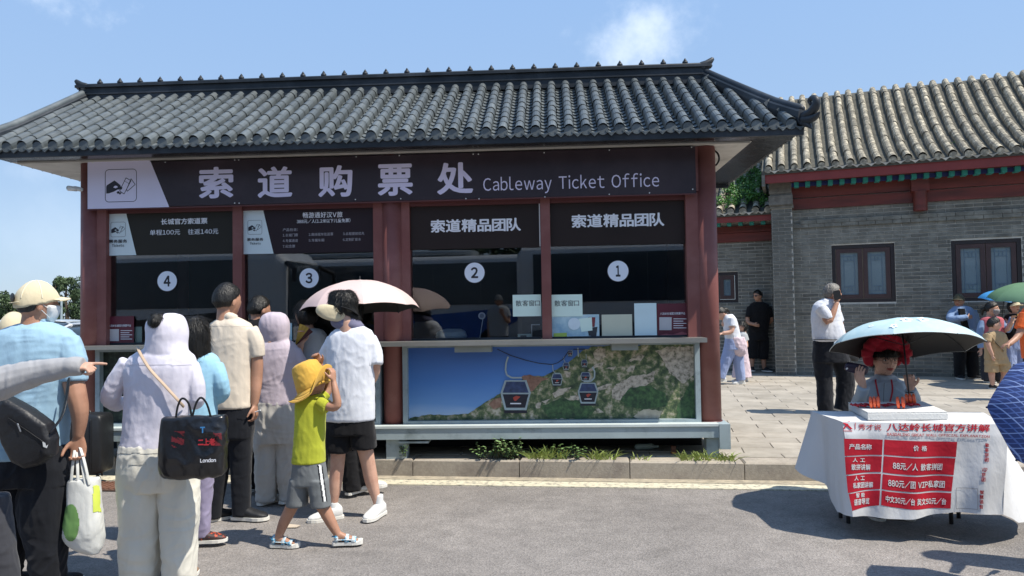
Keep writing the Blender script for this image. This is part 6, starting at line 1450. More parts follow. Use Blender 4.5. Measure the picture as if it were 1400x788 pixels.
# ---- 12 suitcase
D = 6.75; f = Fig('black upright suitcase with wheels standing at the kerb on the left', 122, D, cat='suitcase', name='suitcase')
def fbox(mb, x0, y0, x1, y1, dd0, dd1, b=.02):
    a = f.p(x0, y0, dd0); c = f.p(x1, y1, dd0); loft(mb, [(np.array([(a[0]+c[0])/2, D+q, (a[2]+c[2])/2]), np.array([(c[0]-a[0])/2*k, 0, 0]), np.array([0, 0, (a[2]-c[2])/2*k])) for q, k in ((dd0, .93), (dd0+b, 1), (dd1-b, 1), (dd1, .93))], 28, 8)
mb = MB(); fbox(mb, 89, 568, 138, 650, -.13, .10); mb.obj('shell', mat('suitcase_black', '1b1d20', .45, var=.2, bump=.2, bscale=30), f.t, True)
for x in (100, 112, 124): 
    mb = MB(); a = f.p(x, 575, -.134); b = f.p(x, 644, -.134); tube(mb, [a, b], .006, 8); mb.obj('shell_rib', M_BLACK, f.t, True)
mb = MB(); tube(mb, [f.p(104, 568, 0), f.p(104, 563, 0), f.p(124, 563, 0), f.p(124, 568, 0)], .01, 8); mb.obj('handle', M_BLACK, f.t, True)
mb = MB(); tube(mb, [f.p(139.5, 650, .0), f.p(139.5, 572, 0)], .008, 8); mb.obj('corner_rail', M_BLACK, f.t, True)
for x in (94, 134):
    for q in (-.1, .07):
        c = f.p(x, 400, q); c[2] = .03; mb = MB(); cyl(mb, c-np.array([.015, 0, 0]), c+np.array([.015, 0, 0]), .03, n=16); mb.obj('wheel', M_BLACK, f.t); mb = MB(); mb_ = f.p(x, 650, q)[2]; cyl(mb, c+Zv*.02, np.array([c[0], c[1], mb_+.005]), .014, n=8); mb.obj('wheel_fork', M_BLACK, f.t)

# ---- umbrellas
def umbrella(label, apex, R_, h, axis, m_out, m_in, shaft, name='umbrella', nr=8, ph=0, group=None, sc_drop=.05, trim=None, handle=.08):
    ax = np.asarray(axis, float); ax /= np.linalg.norm(ax); a = np.cross(ax, [0, 1, 0.]); a /= np.linalg.norm(a); b = np.cross(ax, a); apex = np.asarray(apex, float)
    t = thing(name, label, 'umbrella', apex-ax*shaft, group)
    def S_(an, r, off=0):
        k = (an-ph)/(2*PI/nr); fr_ = k-math.floor(k); dip = math.sin(PI*fr_); rr = R_*math.sin(r*1.25)/math.sin(1.25)*(1-.06*dip*r); z = -h*(1-math.cos(r*1.25))/(1-math.cos(1.25)) - h*.05*dip*r*(1-r)*2+h*.06*dip*r*r
        return apex+a*math.cos(an)*rr+b*math.sin(an)*rr+ax*(z+off)
    for i in range(nr):
        mb = MB(); a0 = ph+2*PI*i/nr; grid(mb, lambda s, q: S_(a0+(2*PI/nr)*s, .012+q*.988), 8, 10); o = mb.obj('canopy_panel', m_out[i % len(m_out)] if isinstance(m_out, list) else m_out, t, True)
        mb = MB(); grid(mb, lambda s, q: S_(a0+(2*PI/nr)*s, .012+q*.985, -.004), 8, 10); mb.obj('lining', m_in, o, True)
        if trim: mb = MB(); tube(mb, [S_(a0+(2*PI/nr)*s, 1.0) for s in np.linspace(0, 1, 9)], .003, 5, 0, False); mb.obj('edge_trim', trim, o)
        mb = MB(); tube(mb, [S_(a0, q, -.008) for q in np.linspace(.02, 1.0, 9)], .0022, 5, 0, False); tube(mb, [apex-ax*h*.95, S_(a0, .5, -.01)], .002, 5, 0, False); mb.obj('rib', mat('rib_metal', '2a2c30', .35, .7), t)
        mb = MB(); ellipsoid(mb, S_(a0, 1.0, -.004), [a*.006, b*.006, ax*.006], 8, 6); mb.obj('rib_tip', M_BLACK, t)
    mb = MB(); cyl(mb, apex+ax*.035, apex-ax*(shaft-.02), .006, n=10); mb.obj('shaft', M_BLACK, t, True)
    mb = MB(); tube(mb, [apex-ax*(shaft-handle), apex-ax*shaft], [.014, .016], 12); mb.obj('handle', M_BLACK, t, True)
    return t
M_UPINK = mat('umbrella_pink', 'cfb8b3', .6, var=.06, nscale=3); M_UIN = mat('umbrella_black_lining', '17181a', .6, var=.1)
umbrella('pale pink umbrella with black lining held over the queue at window 3', P(492, 383.5, 6.1), .49, .245, (-.03, .08, 1), M_UPINK, M_UIN, .62, ph=.25)
# ------------------------------------------------------------------ people on the pavement
FAR = 'people waiting on the pavement by the hall'
f = Fig('old man in white shirt and dark trousers holding a phone to his ear', 1136, 9.3, ZP, voxel=.009)
hd = Head(f, 1138, 402, 27, yaw=95, tilt=-4)
torso = f.rows([(409, 1125, 1141, .05), (413, 1117, 1146, .09), (420, 1112, 1148, .12), (435, 1110, 1149, .13), (450, 1111, 1153, .14), (461, 1112, 1155, .145), (467, 1113, 1154, .14)])
sl = f.limb([(1121, 420, -.1, 7.5), (1130, 431, -.15, 7.5), (1133, 437, -.17, 6.5)]); arm = f.limb([(1125, 425, -.12, 5), (1132, 440, -.18, 4.8), (1139, 428, -.17, 4), (1144, 414, -.14, 3)]); wr = f.p(1144, 414, -.14)
hips = f.rows([(463, 1113, 1154, .13), (480, 1112, 1157, .14), (495, 1112, 1160, .14)]); ll = f.rows([(490, 1112, 1138, .10), (525, 1117, 1138, .09), (565, 1119, 1139, .08)]); lr = f.rows([(490, 1134, 1161, .10), (515, 1143, 1168, .09), (540, 1144, 1166, .09), (566, 1140, 1158, .08)], dd=.1)
f.build('body', [hd.skin(), (torso, .85), arm, (hips, .8), (ll, .6), (lr, .6), hand(f, wr, (-.05, .15, 1), (0, .9, 0), .17, .9, .04, -1), f.limb([(1145, 425, .1, 5), (1150, 450, .15, 4.5), (1160, 475, .1, 3.5)])], M_SKIN2, vox=.007)
f.build('shirt', [torso, sl, f.limb([(1140, 420, .1, 7), (1148, 440, .14, 6)]), f.limb([(1126, 411, -.04, 3), (1134, 414, -.07, 3), (1142, 411, -.05, 3)])], F_WHITE, wr=.006); f.build('trousers', [hips, ll, lr], F_NAVY, wr=.008); hd.hair('short', M_HAIRG)
strap_tube('belt', [f.p(x, 464.5, d) for x, d in ((1113, -.06), (1122, -.13), (1135, -.155), (1147, -.13), (1154, -.05))], [.014]*17, M_BLACK, f.t, .4)
shoe(f, 1131, 571, -10, .28, M_SHOEB); shoe(f, 1150, 570, 0, .28, M_SHOEB, dd=.1)
t = thing('mobile_phone', 'black phone at the ear of the old man in the white shirt', 'phone', f.p(1144, 408, -.16)); c = f.p(1144.5, 403.5, -.165); mb = MB(); loft(mb, [(c+np.array([0, q, 0]), np.array([.045*k, 0, .01]), np.array([-.01, 0, .06*k])) for q, k in ((-.006, .95), (-.004, 1), (.004, 1), (.006, .95))], 20, 5); mb.obj('case', M_BLACK, t)
t = thing('small_bag', 'small dark bag with white mark in the lowered hand of the old man', 'bag', f.p(1166, 497, .1)); c = f.p(1163, 487, .08); mb = MB(); loft(mb, [(c+np.array([0, q, 0]), np.array([.09*k, 0, -.03]), np.array([.01, 0, .055*k])) for q, k in ((-.03, .7), (-.02, 1), (.02, 1), (.03, .7))], 20, 4); mb.obj('bag_body', M_NYLON, t, True)

f = Fig('man in black t-shirt, cropped trousers and sunglasses leaning against the brick wing', 1037, 15.3, ZP, group=FAR, voxel=.010)
hd = Head(f, 1036, 405, 15.5, yaw=-60)
torso = f.rows([(413, 1030, 1043, .06), (417, 1025, 1050, .10), (425, 1023, 1053, .13), (440, 1024, 1052, .14), (453, 1024, 1050, .14)]); sl = f.limb([(1026, 420, 0, 4.6), (1023, 434, -.05, 4)]); sr2 = f.limb([(1050, 420, 0, 4.6), (1054, 434, 0, 4)])
arm = f.limb([(1025, 425, 0, 3.2), (1022, 440, -.06, 2.8), (1032, 444, -.18, 2.2)]); arm2 = f.limb([(1051, 425, 0, 3.2), (1055, 438, 0, 2.8), (1047, 443, .12, 2.2)])
hips = f.rows([(450, 1024, 1050, .13), (465, 1023, 1050, .13)]); ll = f.rows([(462, 1022, 1037, .10), (490, 1023, 1036, .09)]); lr = f.rows([(462, 1036, 1051, .10), (491, 1037, 1050, .09)])
f.build('body', [hd.skin(), (torso, .85), arm, arm2, (hips, .8), f.limb([(1029, 470, 0, 5), (1028, 492, 0, 3.6), (1028, 504, 0, 2.4)]), f.limb([(1044, 470, 0, 5), (1044, 492, 0, 3.6), (1045, 505, 0, 2.4)]), hand(f, f.p(1030, 444, -.18), (1, -.1, -.2), (0, 1, 0), .17, .4)], M_SKIN2)
f.build('t_shirt', [torso, sl, sr2], F_BLACK, wr=.005); f.build('cropped_trousers', [hips, ll, lr], F_BLACK, wr=.007); hd.hair('short'); hd.sunglasses()
shoe(f, 1028, 507, -100, .27, M_SHOEB); shoe(f, 1046, 508, -60, .27, M_SHOEB)

f = Fig('woman in white t-shirt and pale jeans bending forward beside the right column', 1000, 13.0, ZP, group=FAR, voxel=.009)
hd = Head(f, 986, 429, 18, yaw=-80, tilt=30)
torso = f.rows([(430, 989, 1001, .07), (436, 988, 1006, .11), (446, 989, 1009, .13), (458, 991, 1012, .13), (468, 993, 1014, .13)]); arm = f.limb([(1000, 440, -.1, 4.5), (1000, 453, -.14, 3.3), (988, 456, -.15, 2.6)])
hips = f.rows([(462, 992, 1014, .13), (478, 990, 1016, .14)]); ll = f.limb([(999, 474, 0, 9), (992, 495, 0, 7.5), (985, 517, 0, 6)]); lr = f.limb([(1008, 474, .05, 8.5), (1010, 498, .05, 7.5), (1013, 520, .05, 6)])
f.build('body', [hd.skin(), (torso, .85), arm, (hips, .8), (ll, .7), (lr, .7), hand(f, f.p(988, 456, -.15), (-1, 0, -.1), (0, 0, -1), .16, .5)], M_SKIN); f.build('t_shirt', [torso, f.limb([(1001, 436, -.08, 6), (1001, 447, -.12, 5.5)])], F_WHITE, wr=.005); f.build('jeans', [hips, ll, lr], F_JEAN, wr=.006); hd.hair('short')
f.build('tied_jacket', [f.rows([(461, 994, 1017, .14), (470, 996, 1020, .15), (480, 1000, 1020, .13), (487, 1008, 1016, .08)])], F_PINK, wr=.012)
mb = MB(); tube(mb, smoothpath([hd.W(0, -.09, .03), hd.W(0, -.13, .0), hd.W(0, -.15, -.08)], 3), [.03, .035, .03, .03, .025, .02, .01], 8); mb.obj('ponytail', M_HAIR, f.t, True)
shoe(f, 988, 522, 190, .25, M_SHOEW); shoe(f, 1014, 526, 190, .25, M_SHOEW, dd=.05)
f = Fig('small girl in pale blue top and long pink skirt behind the bending woman', 1015, 13.5, ZP, group=FAR, voxel=.009)
hd = Head(f, 1015, 447, 14, yaw=-70); torso = f.rows([(454, 1011, 1019, .05), (458, 1007, 1021, .08), (470, 1007, 1021, .09), (478, 1008, 1021, .09)]); sk = f.rows([(475, 1008, 1021, .09), (495, 1004, 1024, .13), (516, 1001, 1027, .16)])
f.build('body', [hd.skin(), (torso, .85), f.limb([(1019, 460, 0, 2.6), (1021, 475, -.05, 2.2)]), f.limb([(1010, 500, 0, 3), (1010, 522, 0, 2.4)]), f.limb([(1018, 500, 0, 3), (1018, 522, 0, 2.4)])], M_SKIN); f.build('top', [torso, f.limb([(1018, 458, 0, 4), (1021, 466, 0, 3.6)])], F_LGREY, wr=.004); f.build('skirt', [sk], F_PINK, wr=.012); hd.hair('bob')
shoe(f, 1010, 524, 190, .19, M_SHOEW); shoe(f, 1019, 523, 190, .19, M_SHOEW)

f = Fig('elderly man in blue open shirt and flat cap standing against the hall wall', 1315, 13.3, ZP, group=FAR, voxel=.010)
hd = Head(f, 1311, 412, 18, yaw=-50); torso = f.rows([(419, 1306, 1320, .07), (423, 1301, 1330, .10), (435, 1299, 1335, .14), (455, 1301, 1336, .15), (472, 1303, 1336, .15)])
la = f.limb([(1303, 426, 0, 5), (1299, 436, -.1, 4.8), (1310, 436, -.22, 4.2), (1322, 434, -.24, 3.5)]); ra = f.limb([(1330, 426, 0, 5), (1337, 448, 0, 4.6), (1338, 470, -.02, 4)])
hips = f.rows([(466, 1305, 1334, .13), (480, 1304, 1335, .13)]); ll = f.rows([(476, 1304, 1320, .1), (515, 1306, 1318, .08)]); lr = f.rows([(476, 1320, 1336, .1), (516, 1324, 1337, .08)])
f.build('body', [hd.skin(), (torso, .85), (la, .75), (ra, .75), (hips, .8), (ll, .6), (lr, .6), hand(f, f.p(1322, 434, -.24), (1, 0, .1), (0, 1, 0), .17, .9), hand(f, f.p(1338, 471, -.02), (0, 0, -1), (-1, 0, 0), .17, .4)], M_SKIN2)
f.build('open_shirt', [torso, la, ra], F_DENIM, wr=.008); f.build('trousers', [hips, ll, lr], F_BLACK, wr=.006); hd.hair('short', M_HAIRG, capped=True); hd.cap(F_OLIVE); hd.face()
mb = MB(); ps = [f.p(x, y, -.165) for x, y in ((1312, 422), (1319, 422), (1322, 436), (1326, 452), (1318, 452), (1314, 438))]; mb.add(ps+[p_+np.array([0, .06, 0]) for p_ in ps], [tuple(range(6))[::-1]]+[(i, (i+1) % 6, 6+(i+1) % 6, 6+i) for i in range(6)]); mb.obj('undershirt', F_BLACK, f.t)
shoe(f, 1311, 518, -100, .27, M_SHOEB); shoe(f, 1331, 519, -60, .27, M_SHOEB)

f = Fig('boy in tan shirt and shorts with a shoulder strap standing by the hall', 1366, 11.7, ZP, group=FAR, voxel=.008)
hd = Head(f, 1359, 444, 19, yaw=70); torso = f.rows([(453, 1354, 1366, .05), (456, 1348, 1373, .08), (465, 1346, 1375, .10), (480, 1347, 1374, .10), (491, 1347, 1376, .11)])
a1 = f.limb([(1350, 458, -.06, 4), (1351, 472, -.1, 3.2), (1357, 486, -.11, 2.2)]); a2 = f.limb([(1370, 460, .06, 4), (1375, 472, .08, 3)])
hips = f.rows([(488, 1348, 1376, .10), (498, 1347, 1379, .11)]); s1 = f.rows([(495, 1348, 1363, .085), (509, 1347, 1364, .085)]); s2 = f.rows([(495, 1362, 1380, .085), (508, 1364, 1382, .085)])
f.build('body', [hd.skin(), (torso, .85), a1, a2, (hips, .8), f.limb([(1355, 500, 0, 5), (1356, 515, 0, 3.8), (1357, 528, 0, 2.6)]), f.limb([(1372, 500, 0, 5), (1373, 515, 0, 3.8), (1368, 527, 0, 2.6)]), hand(f, f.p(1357, 486, -.11), (0, 0, -1), (1, 0, 0), .12, .5), hand(f, f.p(1375, 472, .08), (.6, 0, -.4), (0, 1, 0), .12, .5)], M_SKIN)
f.build('shirt', [torso, f.limb([(1350, 458, -.06, 5.5), (1349, 468, -.09, 5)]), f.limb([(1370, 459, .06, 5), (1374, 467, .07, 4.6)])], F_TAN, wr=.006); f.build('shorts', [hips, s1, s2], F_TAN, wr=.006); hd.hair('short')
strap_tube('shoulder_strap', [f.p(1352, 455, -.09), f.p(1360, 467, -.115), f.p(1372, 480, -.11)], [.012]*9, M_BLACK, f.t)
shoe(f, 1357, 533, -30, .20, M_SHOEB, M_SOLE); shoe(f, 1371, 531, -10, .20, M_SHOEB, M_SOLE)

f = Fig('woman with face mask, rose top and blue sun sleeves behind the boy in tan', 1350, 12.6, ZP, group=FAR, voxel=.010)
hd = Head(f, 1356, 423, 19, yaw=50); torso = f.rows([(433, 1348, 1362, .06), (437, 1341, 1371, .10), (455, 1341, 1372, .13), (478, 1343, 1372, .13)])
la = f.limb([(1343, 440, 0, 4.6), (1339, 458, -.04, 4.2), (1341, 476, -.08, 3.5)]); ra = f.limb([(1369, 440, 0, 4.6), (1378, 452, -.1, 4), (1384, 434, -.2, 3.4)]); hips = f.rows([(474, 1343, 1372, .12), (490, 1342, 1373, .13)]); l1 = f.rows([(486, 1342, 1357, .1), (520, 1344, 1356, .1)]); l2 = f.rows([(486, 1358, 1373, .1), (520, 1360, 1372, .1)])
f.build('body', [hd.skin(), (torso, .85), (la, .75), (ra, .75), (hips, .8), (l1, .6), (l2, .6), hand(f, f.p(1341, 477, -.08), (0, 0, -1), (-1, 0, 0), .16, .4)], M_SKIN); f.build('sun_shirt', [(torso, .97), la, ra], F_DENIM, wr=.006); f.build('top', [(torso, 1.01)], F_ROSE, wr=.004); f.build('trousers', [hips, l1, l2], F_DGREY, wr=.006); hd.hair('short'); hd.mask(mat('mask_grey', '8f9096', .8)); hd.face(mouth=False)
mb = MB(); tube(mb, smoothpath([hd.W(0, -.09, .02), hd.W(0, -.14, -.02), hd.W(0, -.14, -.10)], 3), [.03, .035, .035, .03, .025, .02, .01], 8); mb.obj('ponytail', M_HAIR, f.t, True)
shoe(f, 1350, 523, -80, .25, M_SHOEB); shoe(f, 1367, 524, -70, .25, M_SHOEB)
f = Fig('woman in black top and striped grey trousers under the green umbrella', 1392, 12.6, ZP, group=FAR, voxel=.010)
hd = Head(f, 1386, 420, 18, yaw=10, tilt=-4); torso = f.rows([(429, 1380, 1393, .06), (433, 1374, 1402, .10), (450, 1373, 1404, .12), (466, 1375, 1402, .12)])
la = f.limb([(1377, 437, 0, 4), (1376, 452, -.1, 3.4), (1384, 440, -.22, 2.6)]); hips = f.rows([(462, 1375, 1402, .12), (478, 1374, 1405, .12)]); l1 = f.rows([(474, 1373, 1389, .1), (520, 1371, 1388, .1)]); l2 = f.rows([(474, 1389, 1405, .1), (520, 1391, 1408, .1)])
f.build('body', [hd.skin(), (torso, .85), la, f.limb([(1400, 438, 0, 4), (1402, 455, 0, 3)]), (hips, .8), (l1, .6), (l2, .6), hand(f, f.p(1384, 440, -.22), (.2, 0, 1), (0, -1, 0), .16, .8)], M_SKIN); f.build('top', [torso], F_BLACK, wr=.005); f.build('trousers', [hips, l1, l2], F_JEAN, wr=.006); hd.hair('bob', capped=True); hd.cap(F_BEIGE); hd.face()
strap_tube('yellow_strap', [f.p(1392, 431, -.1), f.p(1394, 440, -.135), f.p(1396, 452, -.14)], [.016]*9, F_YEL, f.t)
shoe(f, 1381, 523, -90, .25, M_SHOEB); shoe(f, 1399, 523, -90, .25, M_SHOEB)
f = Fig('person in orange shirt cut off by the right edge of the view', 1412, 10.2, ZP, group=FAR, voxel=.010)
hd = Head(f, 1414, 409, 23, yaw=-80); torso = f.rows([(420, 1405, 1422, .07), (425, 1398, 1432, .11), (450, 1396, 1434, .14), (490, 1400, 1434, .14)]); ar = f.limb([(1402, 432, -.05, 6), (1393, 458, -.1, 4.4), (1379, 471, -.2, 3.4)])
hips = f.rows([(485, 1402, 1434, .13), (505, 1401, 1434, .13)]); l1 = f.rows([(500, 1401, 1416, .1), (552, 1404, 1416, .08)]); l2 = f.rows([(500, 1418, 1434, .1), (552, 1420, 1432, .08)])
f.build('body', [hd.skin(), (torso, .85), ar, hand(f, f.p(1380, 470, -.2), (-1, 0, -.3), (0, 0, -1), .17, .6), (hips, .8), (l1, .6), (l2, .6)], M_SKIN2); f.build('shirt', [torso, f.limb([(1402, 430, -.05, 8), (1395, 450, -.08, 7.5)])], F_ORANGE, wr=.005); f.build('trousers', [hips, l1, l2], F_DGREY, wr=.006); hd.hair('short')
shoe(f, 1409, 557, -90, .27, M_SHOEB); shoe(f, 1425, 557, -90, .27, M_SHOEB)

# ------------------------------------------------------------------ the guide's table
TL, TR = P(1152, 577.5, 4.9), P(1377, 583, 4.70); BLk, BRk = P(1110, 562, 5.42), P(1345, 566, 5.22); TZ = .75
for q in (TL, TR, BLk, BRk): q[2] = TZ
BL, BR = P(1163, 706, 4.84), P(1371, 701, 4.62)
tbl = thing('folding_table', 'folding table under the white printed cloth on the road', 'table', ((TL+TR+BLk+BRk)/4)*np.array([1, 1, 0]))
mb = MB(); q4 = [TL, TR, BRk, BLk]; c4 = sum(q4)/4; ins = [c4+(q-c4)*.96 for q in q4]
mb.add([q-Zv*.045 for q in ins]+[q-Zv*.014 for q in ins], BOXF); mb.obj('table_top', mat('table_grey', '8b8d8c', .5), tbl)
for q in q4:
    a = c4+(q-c4)*np.array([.72, .26, 1])+np.array([0, .17, 0]); mb = MB(); cyl(mb, np.array([a[0], a[1], 0.0]), np.array([a[0], a[1], TZ-.046]), .014, n=10); mb.obj('leg', M_BLACK, tbl)
M_CLOTH = mat('table_cloth', 'c9cacb', .85, spec=.2, var=.04, nscale=3, bump=.6, bscale=9, bdist=.02, stretch=(1, 1, .5), sheen=.1)
cl = thing('tablecloth', 'white tablecloth with red printed price table draped over the folding table', 'tablecloth', c4*np.array([1, 1, 0]))
LFb = P(1147, 712, 4.80); LMb = P(1094, 640, 5.35); 
def front(s, t, off=0.0):               # s along the front edge, t downwards (below 0 on the table top)
    top = TL+(TR-TL)*s; bot = BL+(BR-BL)*s+Zv*(-.012*math.sin(PI*s*1.0)+.012*math.cos(9*s))
    nrm = np.array([(TR-TL)[1], -(TR-TL)[0], 0]); nrm /= np.linalg.norm(nrm)
    if t < 0: b_ = TL+(TR-TL)*s; return b_-nrm*(-t)*.66*-1*-1+Zv*(off+.0) if False else b_+(-nrm)*(-t)*.66+Zv*(off+.003)
    wv = .022*math.sin(5.2*s+1.2)+.014*math.sin(13*s+2+t)+.007*math.sin(29*s+1.7*t)+.006*math.sin(8*t+11*s)
    ed = min(t*8, 1); return top+(bot-top)*t+nrm*(wv*t**.8*ed*1.3+.012*ed+off)+Zv*(.003*(1-ed))
mb = MB(); grid(mb, lambda s, t: front(s, t), 90, 50); grid(mb, lambda s, t: (TL+(TR-TL)*s)*(1-t)+(BLk+(BRk-BLk)*s)*t+Zv*(.003+.0025*math.sin(17*s+9*t)*math.sin(PI*t)), 40, 16)
def side_l(s, t):                        # left fall from the back corner to the front corner
    top = BLk+(TL-BLk)*s; pts = [P(1091, 640, 5.45), P(1128, 662, 5.25), P(1140, 700, 4.98), front(0, 1)]
    u = s*3; i = min(int(u), 2); bot = pts[i]+(pts[i+1]-pts[i])*(u-i); bl_ = top+(bot-top)*t
    return bl_+np.array([-.05*math.sin(7*s+.5)*t*(1-s)-.03*math.sin(15*s)*t*(1-s)*s*2, 0, 0])+Zv*.003*(1-t)
grid(mb, side_l, 40, 26)
def side_r(s, t):
    top = TR+(BRk-TR)*s; pts = [front(1, 1), P(1392, 715, 4.72), P(1418, 712, 4.85), P(1400, 655, 5.25)]
    u = s*3; i = min(int(u), 2); bot = pts[i]+(pts[i+1]-pts[i])*(u-i); bl_ = top+(bot-top)*t
    return bl_+np.array([.06*math.sin(8*s)*t*s+.03*math.sin(17*s)*t*s, 0, 0])+Zv*.003*(1-t)
grid(mb, side_r, 40, 26)
grid(mb, lambda s, t: BLk+(BRk-BLk)*s+np.array([.0, .03+.03*math.sin(20*s)*t, 0])-Zv*.3*t+Zv*.003, 30, 8)
cb = mb.obj('cloth', M_CLOTH, cl, True)
M_PR = mat('cloth_red', 'b02030', .8, spec=.2, var=.06, bump=.4, bscale=9, bdist=.02)
def fmap(x, y):                          # pixel of the table crop (scale 4.3786 from 1120,540) to cloth coordinates
    X = 1120+x/4.3786; Y = 540+y/4.3786; s = .5
    for _ in range(12):
        t = .5
        for _ in range(12):
            p = front(s, t); d = p-np.array([0, 0, CAMH]); z = d@FW; px, py = 700+1000*(d@RT)/z, 394-1000*(d@UP)/z; t += (Y-py)/128
            t = min(max(t, -.25), 1)
        s += (X-px)/222
    return s, t
def cquad(x0, y0, x1, y1, x2, y2, x3, y3, name, m, off=.0015, n=(24, 10), parent=cl):  # corners tl, tr, br, bl
    c = [fmap(*q) for q in ((x0, y0), (x1, y1), (x2, y2), (x3, y3))]
    def fn(a, b):
        s = (c[0][0]*(1-a)+c[1][0]*a)*(1-b)+(c[3][0]*(1-a)+c[2][0]*a)*b; t = (c[0][1]*(1-a)+c[1][1]*a)*(1-b)+(c[3][1]*(1-a)+c[2][1]*a)*b; return front(s, t, off)
    mb = MB(); grid(mb, fn, *n); return mb.obj(name, m, parent, True)
def ctext(body, x0, y0, x1, y1, m, bold=.02, skew=0, parent=cl, off=.003):
    a = fmap(x0, y0); b = fmap(x1, y0+skew); c = fmap(x0, y1); st, fc = text_geo(body, bold)
    mb = MB(); mb.add([front(a[0]+(b[0]-a[0])*s+(c[0]-a[0])*(1-t), a[1]+(b[1]-a[1])*s+(c[1]-a[1])*(1-t), off+.00012*l) for s, t, l in st], fc); return mb.obj('lettering', m, parent)
cells = [((148, 262, 380, 268, 376, 360, 152, 366), (390, 268, 826, 282, 818, 372, 386, 358)),
         ((153, 372, 376, 368, 370, 462, 160, 478), (386, 366, 815, 380, 804, 480, 380, 464)),
         ((162, 486, 370, 472, 364, 564, 172, 588), (380, 474, 802, 488, 792, 578, 374, 564)),
         ((176, 594, 364, 572, 358, 662, 198, 694), (374, 572, 790, 588, 786, 680, 370, 660))]
for a, b in cells: cquad(*a, 'red_field', M_PR); cquad(*b, 'red_field', M_PR)
CW = mat('cloth_print_white', 'd4d4d4', .8, var=.03)
for s, x0, y0, x1, y1, k in (('产品名称', 178, 292, 315, 326, 4), ('价 格', 563, 302, 645, 336, 2), ('人 工', 200, 376, 274, 402, 2), ('散拼讲解', 192, 414, 306, 450, 2), ('88元/人 散客拼团', 440, 400, 738, 444, 10), ('人 工', 210, 484, 272, 514, -2), ('私家团讲解', 202, 526, 322, 562, -6),
                         ('880元/团 VIP私家团', 412, 502, 752, 548, 12), ('智 能', 220, 588, 272, 616, -4), ('语音导览', 208, 626, 300, 664, -10), ('中文30元/台 英文50元/台', 397, 600, 760, 640, 20)):
    ctext(s, x0, y0, x1, y1, CW, .022, k)
ctext('八达岭长城官方讲解', 404, 168, 1022, 216, M_PR, .02, 8); ctext('BASDALING GREAT WALL OFFICIAL EXPLANATION', 404, 226, 1018, 243, M_PR, .018, 16, cl, .006); ctext('秀才说', 234, 172, 372, 208, M_PR, .004, 4)
mb = MB(); pts = [(140, 168), (186, 160), (172, 178), (200, 204), (186, 206), (164, 186), (150, 204), (140, 206), (156, 180)]; mb.add([front(*fmap(x, y), .005) for x, y in pts], [(0, 1, 2, 8), (2, 3, 4, 5), (2, 5, 8), (8, 5, 6, 7)]); mb.obj('red_emblem', M_PR, cl)
cquad(143, 213, 198, 214, 198, 218, 143, 217, 'emblem_line', M_PR, .004, (4, 1)); cquad(213, 166, 217, 166, 217, 206, 213, 206, 'divider_line', M_PR, .004, (1, 3))
for body, x, y0 in (('散客拼团', 992, 288), ('VIP拼团', 972, 436), ('智慧语音', 960, 570)):
    chars = ['VIP', '拼', '团'] if body.startswith('VIP') else list(body)
    for i, ch in enumerate(chars): ctext(ch, x-i*1, y0+i*29, x+(24 if ch != 'VIP' else 34)-i*1, y0+24+i*29, M_PR, .02, 1)
M_CG = mat('cloth_code_grey', '9b9a9c', .8, var=.03)
for x0, y0, x1, y1 in ((818, 556, 948, 684),):
    for a in ((x0, y0, x1, y0+4, x1, y0+7, x0, y0+3), (x0, y1-5, x1, y1, x1, y1+3, x0, y1-2), (x0, y0, x0+3, y0, x0+3, y1-2, x0, y1-2), (x1-3, y0+4, x1, y0+4, x1, y1+3, x1-3, y1+3)): cquad(*a, 'square_outline', M_CG, .004, (6, 1))
# foam board with the clappers
fb_ = thing('foam_board', 'thick white foam board lying on the printed tablecloth', 'board', P(1230, 570, 5.1)*np.array([1, 1, 0])+Zv*.754)
cs_ = [P(1187, 577.5, 4.93), P(1296, 577.5, 4.90), P(1262, 556.5, 5.45), P(1160, 556.5, 5.45)]
lo = [np.array([q[0], q[1], .756]) for q in cs_]; cc_ = sum(lo)/4
def slab(mb, lo, z0, z1, b=.006):
    c = sum(lo)/4; r = [(z0, .99), (z0+b, 1), (z1-b, 1), (z1, .988)]; vs = []
    for z, k in r: vs += [np.array([c[0]+(q[0]-c[0])*k, c[1]+(q[1]-c[1])*k, z]) for q in lo]
    mb.add(vs, [(3, 2, 1, 0), (12, 13, 14, 15)]+[(4*j+i, 4*j+(i+1) % 4, 4*j+4+(i+1) % 4, 4*j+4+i) for j in range(3) for i in range(4)])
mb = MB(); slab(mb, lo, .757, .757+.046); slab(mb, [q+np.array([0, .002, 0]) for q in lo], .8035, .81); mb.obj('foam', mat('white_foam', 'd3d3cf', .8, var=.04, nscale=12, bump=.4, bscale=80), fb_)
M_CLAP = mat('orange_lacquer', 'e8643a', .35, spec=.5, var=.12); ZT = .811
for gi, (x0, x1, y, n_, dp, word) in enumerate(((1189, 1203, 556, 3, 5.12, 'left'), (1226, 1237, 557, 2, 5.08, 'middle'), (1238, 1252, 552.5, 3, 5.25, 'right'))):
    t = thing('wooden_clappers', {'left': 'left stack of three orange round clappers on the foam board', 'middle': 'pair of orange round clappers in the middle of the foam board', 'right': 'right stack of three darker orange clappers near the umbrella shaft'}[word], 'clappers', P((x0+x1)/2, y, dp)*np.array([1, 1, 0])+Zv*ZT, 'orange clappers on the foam board')
    for i in range(n_):
        x = x0+2+(x1-x0-4)*i/(n_-1); c = P(x, y, dp); c[2] = ZT+.041; ax = np.array([.86, -.50, .10]); ax /= np.linalg.norm(ax); ang = .0
        mb = MB(); cyl(mb, c-ax*.007, c+ax*.007, .040, n=26); tube(mb, [c-ax*.010, c+ax*.010], .030, 20, 0, False); mb.obj('clapper_disc', M_CLAP, t, False)
M_CORD = mat('red_cord', 'b3202c', .7)
